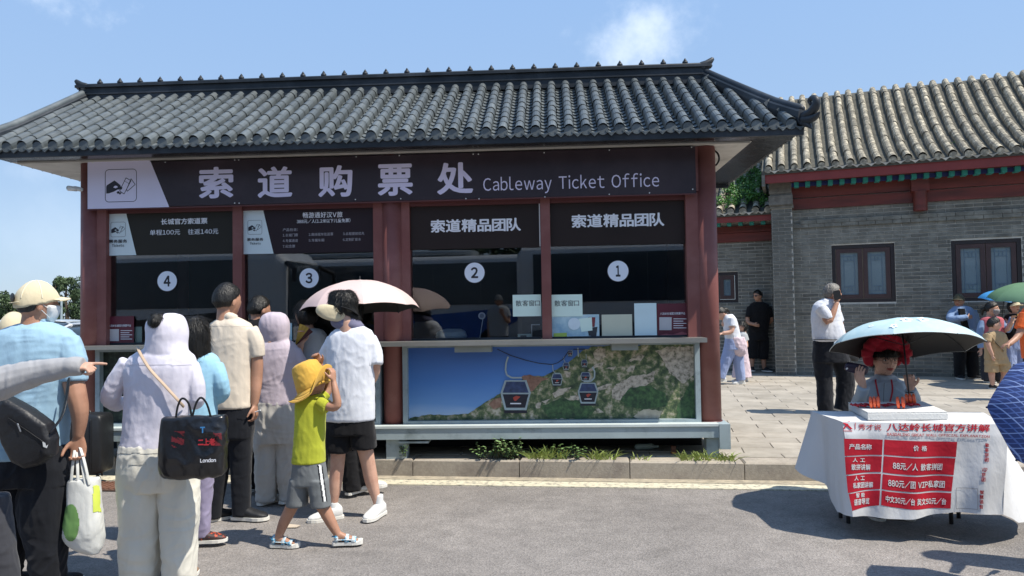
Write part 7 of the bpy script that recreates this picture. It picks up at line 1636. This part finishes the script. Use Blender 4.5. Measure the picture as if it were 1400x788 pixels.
for k, (x0, x1, y) in enumerate(((1166, 1190, 557), (1203, 1228, 558), (1236, 1256, 560))):
    t = thing('red_cord', ('tangled red cord and tassel at the left end of the foam board', 'red cord lying between the two front clapper stacks', 'red cord lying in front of the right clapper stack')[k], 'cord', P(x0, y, 5.15)*np.array([1, 1, 0])+Zv*ZT)
    for j in range(5 if k == 0 else 3):
        pts = []
        for s in np.linspace(0, 1, 8):
            p = P(x0+(x1-x0)*s, y, 5.18); p[2] = ZT+.006+.018*random.random()*(1 if k == 0 else .7); p[1] += random.uniform(-.05, .05); pts.append(p)
        mb = MB(); tube(mb, smoothpath(pts, 3), .0045, 6); mb.obj('cord_strand', M_CORD, t, True)
# ---- the seated guide
f = Fig('seated guide in red hat, glasses and silver grey jacket under the pale blue umbrella', 1210, 5.8, voxel=.006)
hd = Head(f, 1209.5, 492, 46, yaw=-4, tilt=2)
torso = f.rows([(515, 1198, 1222, .06), (520, 1190, 1230, .09), (527, 1180, 1240, .115), (545, 1176, 1244, .13), (570, 1178, 1243, .13), (600, 1180, 1242, .13), (640, 1178, 1246, .14)])
la = f.limb([(1184, 532, 0, 9), (1174, 552, -.06, 9.5), (1170, 560, -.12, 9), (1176, 545, -.24, 8), (1180, 529, -.31, 7)]); ra = f.limb([(1238, 532, 0, 9), (1247, 552, -.06, 9.5), (1250, 562, -.12, 9), (1249, 546, -.22, 7.5), (1245, 533, -.27, 6.5)])
w1 = f.p(1180, 529, -.31); w2 = f.p(1245, 531, -.27)
th1 = f.limb([(1192, 632, 0, 13), (1190, 640, -.25, 12), (1190, 642, -.42, 10), (1190, 680, -.42, 9), (1190, 715, -.42, 6)]); th2 = f.limb([(1228, 632, 0, 13), (1230, 640, -.25, 12), (1230, 642, -.42, 10), (1230, 680, -.42, 9), (1230, 715, -.42, 6)])
f.build('body', [hd.skin(), (torso, .85), (la, .75), (ra, .75), (th1, .75), (th2, .75), hand(f, w1, (-.3, -.1, 1), (.5, .2, .6), .18, .35, .14, 1), hand(f, w2, (-.1, -.05, 1), (-.6, -.7, .1), .175, 1.15, .05, 1)], M_SKIN, vox=.0045)
f.build('jacket', [torso, la, ra, f.rows([(513, 1199, 1221, .06), (517, 1196, 1224, .07), (522, 1192, 1228, .08)])], F_JACK, wr=.006); f.build('trousers', [th1, th2], F_DGREY, wr=.005)
hd.hair('fringe'); hd.face(glasses=True)
# hat: gathered brim ring round the face
mb = MB(); ps = []; rs = []
cr_ = lambda a, r, y, up=0: hd.W(math.cos(a)*r, y, math.sin(a)*r+.035+up)
for a in np.linspace(-.35, PI+.35, 31): ps.append(cr_(a, .128+.006*math.sin(13*a), .035)); rs.append((.042+.007*math.sin(17*a))*(.75 if math.sin(a) < 0 else 1))
tube(mb, ps, rs, 12); tube(mb, [cr_(a, .10, -.03) for a in np.linspace(-.5, PI+.5, 21)], .045, 12); loft(mb, [(hd.W(0, y, z), hd.S*a, hd.F*b) for y, z, a, b in ((0, .06, .10, .11), (-.01, .10, .108, .115), (-.02, .14, .098, .105), (-.02, .165, .06, .07))], 20)
me, co = remesh(mb, .006, 2, .004, 30, 4, .8); put(me, co, 'red_hat', F_REDH, f.t)
strap_tube('lanyard', [hd.W(-.05, -.02, -.14), f.p(1197, 521, -.11), f.p(1200, 536, -.14), f.p(1204, 556, -.155)], [.006]*13, M_CORD, f.t); strap_tube('lanyard', [hd.W(.05, -.02, -.14), f.p(1219, 521, -.11), f.p(1220, 536, -.14), f.p(1215, 556, -.155)], [.006]*13, M_CORD, f.t)
strap_tube('jacket_zip', [f.p(1209, 524, -.125), f.p(1208, 545, -.15), f.p(1208, 580, -.15)], [.003]*9, mat('zip_grey', '6d7378', .5), f.t)
strap_tube('watch_strap', [w2+np.array([math.cos(a)*.033, math.sin(a)*.03, -.03]) for a in np.linspace(0, 2*PI, 9)], [.007]*33, M_BLACK, f.t, .5)
for x in (1190, 1230): shoe(f, x, 722, -90, .25, M_SHOEB, dd=-.42)
mb = None
t = thing('power_bank_phone', 'dark violet phone held flat in the raised hand of the seated guide', 'phone', f.p(1175, 508, -.3)); c = f.p(1171, 504, -.27); mb = MB(); loft(mb, [(c+np.array([0, q, q*.3]), np.array([.085*k, 0, -.018*k]), np.array([.012*k, 0, .034*k])) for q, k in ((-.012, .9), (-.008, 1), (.008, 1), (.012, .9))], 20, 4); mb.obj('case', mat('violet_case', '2d2438', .35, var=.2), t, True)
mb = MB(); q = f.p(1158, 504, -.287); mb.add([q+np.array([x, 0, z]) for x, z in ((-.012, -.004), (-.002, -.010), (.010, 0), (0, .008))], [(0, 1, 2, 3)]); mb.obj('small_mark', M_WHITE, t)
t = thing('stool', 'low plastic stool under the seated guide', 'stool', f.p(1210, 640, 0)*np.array([1, 1, 0])); c = f.p(1210, 640, 0)
mb = MB(); cyl(mb, np.array([c[0], c[1]-.02, .24]), np.array([c[0], c[1]-.02, .27]), .17, n=24); mb.obj('seat', mat('stool_blue', '3f6fa0', .5), t)
for sx in (-1, 1):
    for sy in (-1, 1): mb = MB(); cyl(mb, np.array([c[0]+sx*.14, c[1]-.02+sy*.14, 0]), np.array([c[0]+sx*.11, c[1]-.02+sy*.11, .24]), .014, n=8); mb.obj('leg', MATS['stool_blue'], t)
M_UBL = mat('umbrella_pale_blue', 'a9c7cf', .6, var=.05, nscale=4, second='b9d0d4', s2scale=6); M_UEDGE = mat('edge_silver', 'b5bcbc', .5)
ut = umbrella('pale blue umbrella with white flower print and black lining held by the guide', P(1232, 438, 5.45), .515, .20, (.05, .235, 1), M_UBL, M_UIN, .72, ph=.18, trim=M_UEDGE)
um = [o for o in ut.children if o.name.startswith('canopy_panel')]
for i, o in enumerate(um):
    me = o.data; b = np.array(BASE[o.name_full]); V = []; Fc = []; n_ = 0
    r_g = np.random.default_rng(i); cents = [np.array(me.vertices[j].co)+b for j in r_g.integers(27, len(me.vertices)-9, 7 if i in (4, 5, 6) else 2)]
    fl_ = MB()
    for c in cents:                      # five-petal flowers printed on the cloth
        d = c-(P(1228, 438, 5.35)-Zv*.55); d /= np.linalg.norm(d); e1 = np.cross(d, [0, 0, 1.]); e1 /= np.linalg.norm(e1); e2 = np.cross(d, e1); R0 = r_g.uniform(.012, .026); a0 = r_g.uniform(0, 6)
        for k in range(5):
            a = a0+k*2*PI/5; cc2 = c+(e1*math.cos(a)+e2*math.sin(a))*R0; fl_.add([cc2+(e1*math.cos(q)+e2*math.sin(q))*R0*.62+d*.0035 for q in np.linspace(0, 2*PI, 9)[:-1]], [tuple(range(8))])
    fl_.obj('flower_print', mat('flower_white', 'd9e2e4', .6, var=.05), o)

# ---- further umbrellas
umbrella('green umbrella with dark lining at the right edge above the waiting women', P(1404, 387, 11.8), .56, .22, (-.12, -.15, 1), mat('umbrella_green', '5d7f60', .6, var=.1), M_UIN, .75, ph=.1)
umbrella('small bright blue umbrella behind the green one', P(1374, 397, 12.9), .40, .17, (.05, -.15, 1), mat('umbrella_sky', '3f8cc8', .55, var=.1), mat('umbrella_sky_lining', '8ab8d8', .6), .6, ph=.4)
def plaid():
    m = bpy.data.materials.new('navy_plaid'); m.use_nodes = True; t = m.node_tree; b = t.nodes['Principled BSDF']; b.inputs['Roughness'].default_value = .65
    tc = t.nodes.new('ShaderNodeTexCoord'); last = None
    col = t.nodes.new('ShaderNodeRGB'); col.outputs[0].default_value = (*lin('26376a'), 1); last = col.outputs[0]
    for vec, sc_, w, c in (((1, 0, .25), 42, .80, '4d639b'), ((-.2, .1, 1), 42, .80, '4d639b'), ((1, 0, .25), 14, .94, '8799c4'), ((-.2, .1, 1), 14, .94, '8799c4')):
        dt = t.nodes.new('ShaderNodeVectorMath'); dt.operation = 'DOT_PRODUCT'; t.links.new(tc.outputs['Object'], dt.inputs[0]); dt.inputs[1].default_value = vec
        mu_ = t.nodes.new('ShaderNodeMath'); mu_.operation = 'MULTIPLY'; mu_.inputs[1].default_value = sc_; t.links.new(dt.outputs['Value'], mu_.inputs[0])
        fr = t.nodes.new('ShaderNodeMath'); fr.operation = 'FRACT'; t.links.new(mu_.outputs[0], fr.inputs[0])
        gt = t.nodes.new('ShaderNodeMath'); gt.operation = 'GREATER_THAN'; gt.inputs[1].default_value = w; t.links.new(fr.outputs[0], gt.inputs[0])
        mx = t.nodes.new('ShaderNodeMix'); mx.data_type = 'RGBA'; t.links.new(gt.outputs[0], mx.inputs['Factor']); t.links.new(last, mx.inputs['A']); mx.inputs['B'].default_value = (*lin(c), 1); last = mx.outputs['Result']
    t.links.new(last, b.inputs['Base Color']); return m
umbrella('navy plaid umbrella tilted low at the right edge beside the table', P(1496, 545, 3.6), .43, .17, (-.30, -.62, .62), plaid(), M_UIN, .7, ph=.05)
f = Fig('person outside the right edge carrying the navy plaid umbrella', 1500, 4.15, voxel=.009)
hd = Head(f, 1500, 480, 52, yaw=-60); torso = f.rows([(505, 1485, 1515, .06), (515, 1465, 1535, .10), (560, 1462, 1540, .12), (620, 1465, 1538, .12)]); hips = f.rows([(610, 1465, 1538, .12), (660, 1463, 1540, .13)]); l1 = f.rows([(640, 1465, 1500), (800, 1470, 1498)]); l2 = f.rows([(640, 1502, 1540), (800, 1504, 1532)])
f.build('body', [hd.skin(), (torso, .85), (hips, .8), (l1, .6), (l2, .6), f.limb([(1470, 530, 0, 9), (1465, 565, -.05, 8), (1470, 560, -.2, 6)])], M_SKIN); f.build('shirt', [torso], F_PINK, wr=.005); f.build('trousers', [hips, l1, l2], F_DGREY, wr=.006); hd.hair('bob')
for x in (1485, 1518): shoe(f, x, 800, -60, .25, M_SHOEB)

# ------------------------------------------------------------------ weeds under the beam and litter
def weed(label, px, y, w, h, n, kind, m):
    c0 = KF.pix(px, y, .27)[0]; base = KF.W(c0, .07, ZP); t = thing('weed', label, 'weed', base, 'weeds growing between kerb and ticket office'); st = MB(); lf = MB()
    r = np.random.default_rng(int(px))
    for k in range(n):
        b = base+KF.U*r.uniform(-w/2, w/2)+KF.V*r.uniform(-.04, .05); ht = h*r.uniform(.5, 1.0); lean = np.array([r.normal()*.5, r.normal()*.35-.2, 1]); lean /= np.linalg.norm(lean)
        if kind == 'grass':
            sd = np.cross(lean, [0, 1, .2]); sd /= np.linalg.norm(sd); q = []
            for s in (0, .35, .7, 1): q.append(b+lean*ht*s+np.array([lean[0]*ht*s*s*.6, lean[1]*ht*s*s*.5, -ht*.25*s*s]))
            ww = (.004, .0045, .003, .0006); vs = [p_+sd*a*g for p_, a in zip(q, ww) for g in (-1, 1)]; lf.add(vs, [(0, 1, 3, 2), (2, 3, 5, 4), (4, 5, 7, 6)])
        else:
            q = [b+lean*ht*s for s in (0, .4, .8, 1)]; tube(st, q, .003, 5)
            for s in np.linspace(.2, 1, 8):
                c = b+lean*ht*s; a = r.uniform(0, 2*PI); d = np.array([math.cos(a), math.sin(a), r.uniform(-.1, .5)]); d /= np.linalg.norm(d); sd = np.cross(d, [0, 0, 1.]); sd /= np.linalg.norm(sd); L = r.uniform(.022, .042); up = np.cross(sd, d)
                lf.add([c, c+d*L*.35+sd*L*.38, c+d*L*.8+sd*L*.28, c+d*L*1.1-up*.2*L, c+d*L*.8-sd*L*.28, c+d*L*.35-sd*L*.38, c+d*L*.6+up*L*.06], [(0, 1, 6), (1, 2, 6), (2, 3, 6), (3, 4, 6), (4, 5, 6), (5, 0, 6)])
    if st.n: tag(st.obj('stems', MATS['creeper_stem'], t), kind='stuff')
    tag(lf.obj('leaves', m, t), kind='stuff')
M_LEAF = mat('weed_leaf', '73905a', .55, var=.35, nscale=12); M_LEAF2 = mat('weed_leaf_dark', '5f7a45', .55, var=.35, nscale=12); M_GRASS = mat('grass_blade', '8a9a4c', .6, var=.35, nscale=9)
weed('leafy weed beside the middle post of the base beam', 560, 622, .16, .17, 9, 'leaf', M_LEAF2)
weed('leafy round-leaved weed left of centre under the base beam', 683, 622, .38, .21, 22, 'leaf', M_LEAF)
weed('tallest leafy weed in the middle under the base beam', 710, 622, .18, .25, 12, 'leaf', M_LEAF)
weed('long grass hanging over the kerb next to the tallest weed', 752, 624, .36, .19, 90, 'grass', M_GRASS)
weed('leafy weed at the right end of the long grass', 782, 622, .14, .18, 9, 'leaf', M_LEAF2)
weed('short grass tuft under the middle of window 1', 822, 624, .26, .16, 60, 'grass', M_GRASS)
weed('sparse thin grass right of the short tuft', 872, 625, .16, .09, 14, 'grass', M_GRASS)
weed('dense grass tuft left of the right post', 948, 624, .26, .16, 70, 'grass', M_GRASS)
weed('small grass tuft right of the right post', 987, 626, .18, .12, 50, 'grass', M_GRASS)
t = thing('plastic_bottle', 'crushed clear plastic bottle lying under the base beam', 'bottle', P(884, 613, 7.1)*np.array([1, 1, 0])+Zv*ZP); c = P(884, 613, 7.15); mb = MB(); tube(mb, [np.array([c[0]-.09, c[1], ZP+.03]), np.array([c[0]+.05, c[1], ZP+.032]), np.array([c[0]+.08, c[1], ZP+.03]), np.array([c[0]+.11, c[1], ZP+.03])], [.03, .028, .014, .013], 12); mb.obj('bottle_body', mat('clear_plastic', '9fb0ac', .15, spec=.7), t, True)
t = thing('paper_cup', 'small brown paper cup with red rim lying under the beam', 'cup', P(921, 628, 6.95)*np.array([1, 1, 0])+Zv*ZP); c = P(921, 622, 6.95); mb = MB(); cyl(mb, np.array([c[0], c[1], ZP+.015]), np.array([c[0], c[1], ZP+.07]), .022, .026, 14); mb.obj('cup_body', mat('cup_brown', '6e4a3a', .7), t); mb = MB(); cyl(mb, np.array([c[0], c[1], ZP]), np.array([c[0], c[1], ZP+.0148]), .024, n=14); mb.obj('cup_rim', mat('cup_red', 'b02a28', .6), t)
t = thing('paper_scrap', 'flat scrap of pale paper on the asphalt beside the boy', 'litter', G(400, 721)); mb = MB(); g = G(400, 721); mb.add([g+np.array([x, y, z]) for x, y, z in ((-.05, -.03, .006), (.04, -.035, .008), (.05, .03, .005), (-.03, .035, .014))], [(0, 1, 2, 3)]); mb.obj('paper', mat('scrap_paper', 'b7aa98', .8), t)

# ------------------------------------------------------------------ parked vehicles and trees
def car(label, cx, cy, ang, body, L=4.5, Wd=1.8, Hh=1.48, group='cars parked beyond the ticket office', name='parked_car'):
    a = math.radians(ang); d = np.array([math.cos(a), math.sin(a), 0]); s = np.array([-math.sin(a), math.cos(a), 0]); o = np.array([cx, cy, 0.]); t = thing(name, label, 'car', o, group)
    W_ = lambda x, y, z: o+d*x+s*y+Zv*z
    mb = MB(); loft(mb, [(W_(x, 0, (z0+z1)/2), s*w, Zv*(z1-z0)/2) for x, w, z0, z1 in ((-L/2, Wd*.42, .42, .80), (-L/2+.12, Wd*.48, .3, .95), (-L/2+.7, Wd*.5, .22, 1.02), (-.9, Wd*.5, .2, .98), (.7, Wd*.5, .2, .96), (L/2-.75, Wd*.495, .22, .86), (L/2-.15, Wd*.46, .3, .70), (L/2, Wd*.38, .4, .58))], 24, 4.5); bd = mb.obj('body', body, t, True)
    mb = MB(); cab = ((-L/2+.35, .60, .95, .98), (-L/2+.95, .62, .92, Hh-.08), (-.3, .64, .92, Hh), (.25, .64, .92, Hh-.04), (1.2, .60, .90, .94))
    loft(mb, [(W_(x, 0, (z0+z1)/2), s*w*Wd*.72, Zv*(z1-z0)/2) for x, w, z0, z1 in cab], 24, 4.0); gh = mb.obj('window_glass', mat('car_window', '36434d', .12, spec=.7, coat=.5), t, True)
    mb = MB(); loft(mb, [(W_(x, 0, Hh-.02+q), s*w*Wd*.60, Zv*.03) for x, w, q in ((-L/2+.9, .60, -.06), (-.3, .63, .005), (.3, .62, -.03))], 20, 4); mb.obj('roof', body, t, True)
    for y in (-1, 1):
        for x0, x1 in ((.25, 1.18), (-.35, -.35), (-L/2+.95, -L/2+.4)):
            mb = MB(); z0 = Hh-.06; tube(mb, [W_(x0, y*Wd*.45*.98, z0 if x0 > -1.5 else z0-.04), W_(x1, y*Wd*.455, .95)], .03, 6); mb.obj('window_pillar', body, t)
        mb = MB(); ellipsoid(mb, W_(.85, y*(Wd/2+.08), 1.0), [d*.08, s*.11, Zv*.07], 10, 8); mb.obj('mirror', body, t, True)
        mb = MB(); ellipsoid(mb, W_(L/2-.22, y*Wd*.36, .66), [d*.16, s*.18, Zv*.07], 10, 8); mb.obj('headlight', mat('lamp_glass', 'c9d2d6', .1, spec=.8), t, True)
        for x in (-L/2+.85, L/2-.85):
            c = W_(x, y*(Wd/2-.1), .32); mb = MB(); cyl(mb, c-s*.11, c+s*.11, .32, n=24); wh = mb.obj('wheel', mat('tyre', '17171a', .85), t); mb = MB(); cyl(mb, c+s*y*.111, c+s*y*.118, .20, n=20); mb.obj('rim', mat('alloy', 'a5a9ab', .3, .8), wh)
    return t
M_CW = mat('car_white', 'd4d7d9', .25, spec=.6, var=.02, coat=.6); M_CS = mat('car_silver', '9da4a8', .3, spec=.6, var=.02, coat=.6); M_CD = mat('car_dark', '23282d', .25, spec=.6, var=.02, coat=.6)
g = G(92, 520); car('white parked car with sloping windscreen between the blue polo and the red column', -6.3, 11.2, -160, M_CW)
car('dark parked car at the left edge behind the khaki cap', -9.6, 12.5, 25, M_CD, Hh=1.62)
car('silver parked car farther back on the left', -11.5, 19, 10, M_CS)
car('second silver parked car far back left of the column', -17.0, 24, 160, M_CW)
def tree(label, px, D, top, wid, seed, m, group='trees beyond the car park'):
    r = np.random.default_rng(seed); b = P(px, 400, D); b[2] = 0; H_ = P(px, top, D)[2]; W_ = wid*D/1000; t = thing('broadleaf_tree', label, 'tree', b, group)
    mb = MB(); tube(mb, [b, b+Zv*H_*.3, b+Zv*H_*.6+np.array([r.normal()*.2, 0, 0]), b+Zv*H_*.9], [W_*.05+.12, W_*.04+.1, W_*.025+.06, .05], 8)
    for k in range(6):
        a = r.uniform(0, 6.28); z = H_*r.uniform(.3, .7); tube(mb, [b+Zv*z, b+Zv*(z+H_*.15)+np.array([math.cos(a), math.sin(a), 0])*W_*.3], [.08, .03], 6)
    mb.obj('trunk', mat('bark', '4a3f33', .9, var=.3), t)
    mb = MB(); cs = []; rs = []
    for k in range(26):
        h = r.uniform(.22, .97); w = W_*.5*(1-abs(h-.5)**2*2.2); a = r.uniform(0, 6.28); q = r.uniform(.2, 1)**.5
        cs.append(b+np.array([math.cos(a)*w*q, math.sin(a)*w*q, H_*h])); rs.append(max(.35, W_*r.uniform(.13, .22)))
    leafcloud(mb, cs, rs, 170, max(.13, W_*.035), 1.0, rg=r); tag(mb.obj('crown', m, t), kind='stuff')
M_CR1 = mat('crown_green', '4c5f3c', .7, var=.5, nscale=.8, second='35482f', s2scale=.5); M_CR2 = mat('crown_dark_green', '3c5038', .7, var=.5, nscale=.8, second='2a3b2a', s2scale=.5)
for i, (px, D, top, wid, m) in enumerate(((-60, 95, 404, 70, M_CR1), (-15, 90, 402, 52, M_CR1), (14, 88, 405, 34, M_CR1), (36, 100, 408, 36, M_CR2), (62, 92, 394, 40, M_CR2), (76, 86, 384, 24, M_CR2), (92, 82, 378, 34, M_CR1), (112, 88, 382, 40, M_CR2), (135, 90, 388, 44, M_CR1))):
    tree(('rounded green tree', 'low broad green tree', 'slender pale green tree', 'dark round tree', 'bushy dark tree', 'narrow tall tree', 'tallest tree next to the red column', 'dark tree behind the red column', 'pale tree behind the ticket office')[i]+' beyond the car park', px, D, top, wid, 30+i, m)
# street light behind the queue
b = P(84, 400, 30); b[2] = 0; t = thing('street_lamp', 'slim grey street lamp far back between cap and red column', 'street lamp', b); h = P(84, 412, 30)[2]; mb = MB(); cyl(mb, b, b+Zv*h, .06, .04, 10); mb.obj('pole', M_STEEL, t); mb = MB(); tube(mb, [b+Zv*h, b+Zv*(h-.05)+np.array([-.7, 0, 0])], [.04, .06], 8); mb.obj('lamp_arm', M_STEEL, t)
# coaches parked behind the viewpoint: they fill the reflections in the ticket windows
def coach(label, cx, cy, ang, col, L=11.5, Hh=3.5, group='coaches parked opposite the ticket office'):
    a = math.radians(ang); d = np.array([math.cos(a), math.sin(a), 0]); s = np.array([-math.sin(a), math.cos(a), 0]); o = np.array([cx, cy, 0.]); t = thing('coach', label, 'coach', o, group); W_ = lambda x, y, z: o+d*x+s*y+Zv*z
    mb = MB(); loft(mb, [(W_(x, 0, (.35+z)/2), s*w, Zv*(z-.35)/2) for x, w, z in ((-L/2, 1.1, Hh-.3), (-L/2+.15, 1.24, Hh-.1), (L/2-.4, 1.24, Hh-.1), (L/2-.1, 1.15, Hh-.4))], 28, 9); mb.obj('body', M_CW, t)
    mb = MB(); loft(mb, [(W_(x, 0, Hh), s*w, Zv*.12) for x, w in ((-L/2+.8, .7), (-L/2+1.2, .9), (L/2-4, .9), (L/2-3.4, .7))], 20, 4); mb.obj('roof_unit', M_CS, t)
    for y in (-1, 1):
        x = -L/2+.5
        while x < L/2-1.6:
            mb = MB(); q = [W_(x, y*1.245, 1.75), W_(x+1.595, y*1.245, 1.75), W_(x+1.595, y*1.245, Hh-.38), W_(x, y*1.245, Hh-.38)]; mb.add(q+[p_+s*y*.012 for p_ in q], BOXF); mb.obj('side_window', MATS['car_window'], t); x += 1.6
        mb = MB(); q = [W_(x_, y*1.247, z) for x_, z in ((-L/2+.4, .6), (L/2-3, .6), (L/2-1.2, 1.5), (L/2-2.2, 1.62), (-L/2+.4, .95))]; mb.add(q+[p_+s*y*.01 for p_ in q], [(0, 1, 2, 3, 4), (9, 8, 7, 6, 5)]+[(i, (i+1) % 5, 5+(i+1) % 5, 5+i) for i in range(5)]); mb.obj('side_stripe', col, t)
        for x_ in (-L/2+2.6, L/2-2.6):
            c = W_(x_, y*1.1, .5); mb = MB(); cyl(mb, c-s*.16, c+s*.17, .5, n=24); mb.obj('wheel', MATS['tyre'], t)
        mb = MB(); tube(mb, [W_(L/2-.1, y*1.1, Hh-.5), W_(L/2+.25, y*1.35, Hh-.7), W_(L/2+.25, y*1.38, Hh-1.0)], .07, 8); mb.obj('mirror', M_BLACK, t)
    mb = MB(); q = [W_(L/2-.12, -1.05, 1.4), W_(L/2-.12, 1.05, 1.4), W_(L/2-.22, 1.0, Hh-.45), W_(L/2-.22, -1.0, Hh-.45)]; mb.add(q+[p_+d*.14 for p_ in q], BOXF); mb.obj('windscreen', MATS['car_window'], t)
coach('white coach with grey swoosh parked behind the viewpoint', 4.4, -7.6, 4, mat('coach_grey', '6a7078', .3)); coach('white coach with blue swoosh parked behind the viewpoint', -5.6, -11.0, 2, mat('coach_blue', '2f5fae', .3))
coach('white coach with dark swoosh parked farther left behind the viewpoint', -13.5, -7.4, 3, M_CD)
for i, (x, y, h, w) in enumerate(((-22, -20, 9, 10), (-13, -22, 10, 10), (-4, -21, 9, 10), (5, -22, 10, 10), (14, -21, 9, 10), (23, -22, 9, 10))):
    r = np.random.default_rng(90+i); t = thing('broadleaf_tree', 'dense green tree behind the parked coaches, '+('leftmost', 'second from the left', 'third from the left', 'third from the right', 'second from the right', 'rightmost')[i], 'tree', (x, y, 0), 'trees behind the coaches'); mb = MB(); cyl(mb, (x, y, 0), (x, y, h*.6), .25, .15, 10); mb.obj('trunk', MATS['bark'], t)
    mb = MB(); cs = [np.array([x+r.normal()*w*.24, y+r.normal()*w*.2, h*r.uniform(.25, 1)]) for _ in range(30)]; leafcloud(mb, cs, [r.uniform(1.2, 2.2) for _ in cs], 60, .34, rg=r); tag(mb.obj('crown', M_CR2, t), kind='stuff')

f = Fig('man in grey t-shirt and cap holding up a phone behind the viewpoint', 700, 4.0, voxel=.009)
hd = Head(f, 700, 375, 58, yaw=180); torso = f.rows([(398, 682, 718, .06), (408, 655, 745, .10), (440, 645, 755, .12), (500, 650, 750, .12), (560, 652, 748, .12)]); hips = f.rows([(550, 652, 748, .12), (610, 650, 750, .12)]); l1 = f.rows([(590, 652, 698), (800, 658, 692)]); l2 = f.rows([(590, 702, 748), (800, 708, 742)])
ar = f.limb([(742, 425, 0, 11), (752, 480, .05, 10), (725, 440, .22, 7)]); ar2 = f.limb([(658, 425, 0, 11), (650, 500, .0, 10), (655, 560, .05, 8)])
f.build('body', [hd.skin(), (torso, .85), (hips, .8), (l1, .6), (l2, .6), ar, ar2, hand(f, f.p(725, 440, .22), (-.2, .1, 1), (0, 1, 0), .18, .8), hand(f, f.p(655, 560, .05), (0, 0, -1), (1, 0, 0), .18, .6)], M_SKIN2); f.build('t_shirt', [torso, f.limb([(740, 418, 0, 15), (752, 455, .02, 14)]), f.limb([(660, 418, 0, 15), (649, 455, .0, 14)])], F_LGREY, wr=.005); f.build('trousers', [hips, l1, l2], F_NAVY, wr=.006); hd.hair('short', capped=True); hd.cap(F_GREY)
for x in (675, 725): shoe(f, x, 806, 90, .28, M_SHOEW)
f.t.location = (-1.15, -.75, 0)
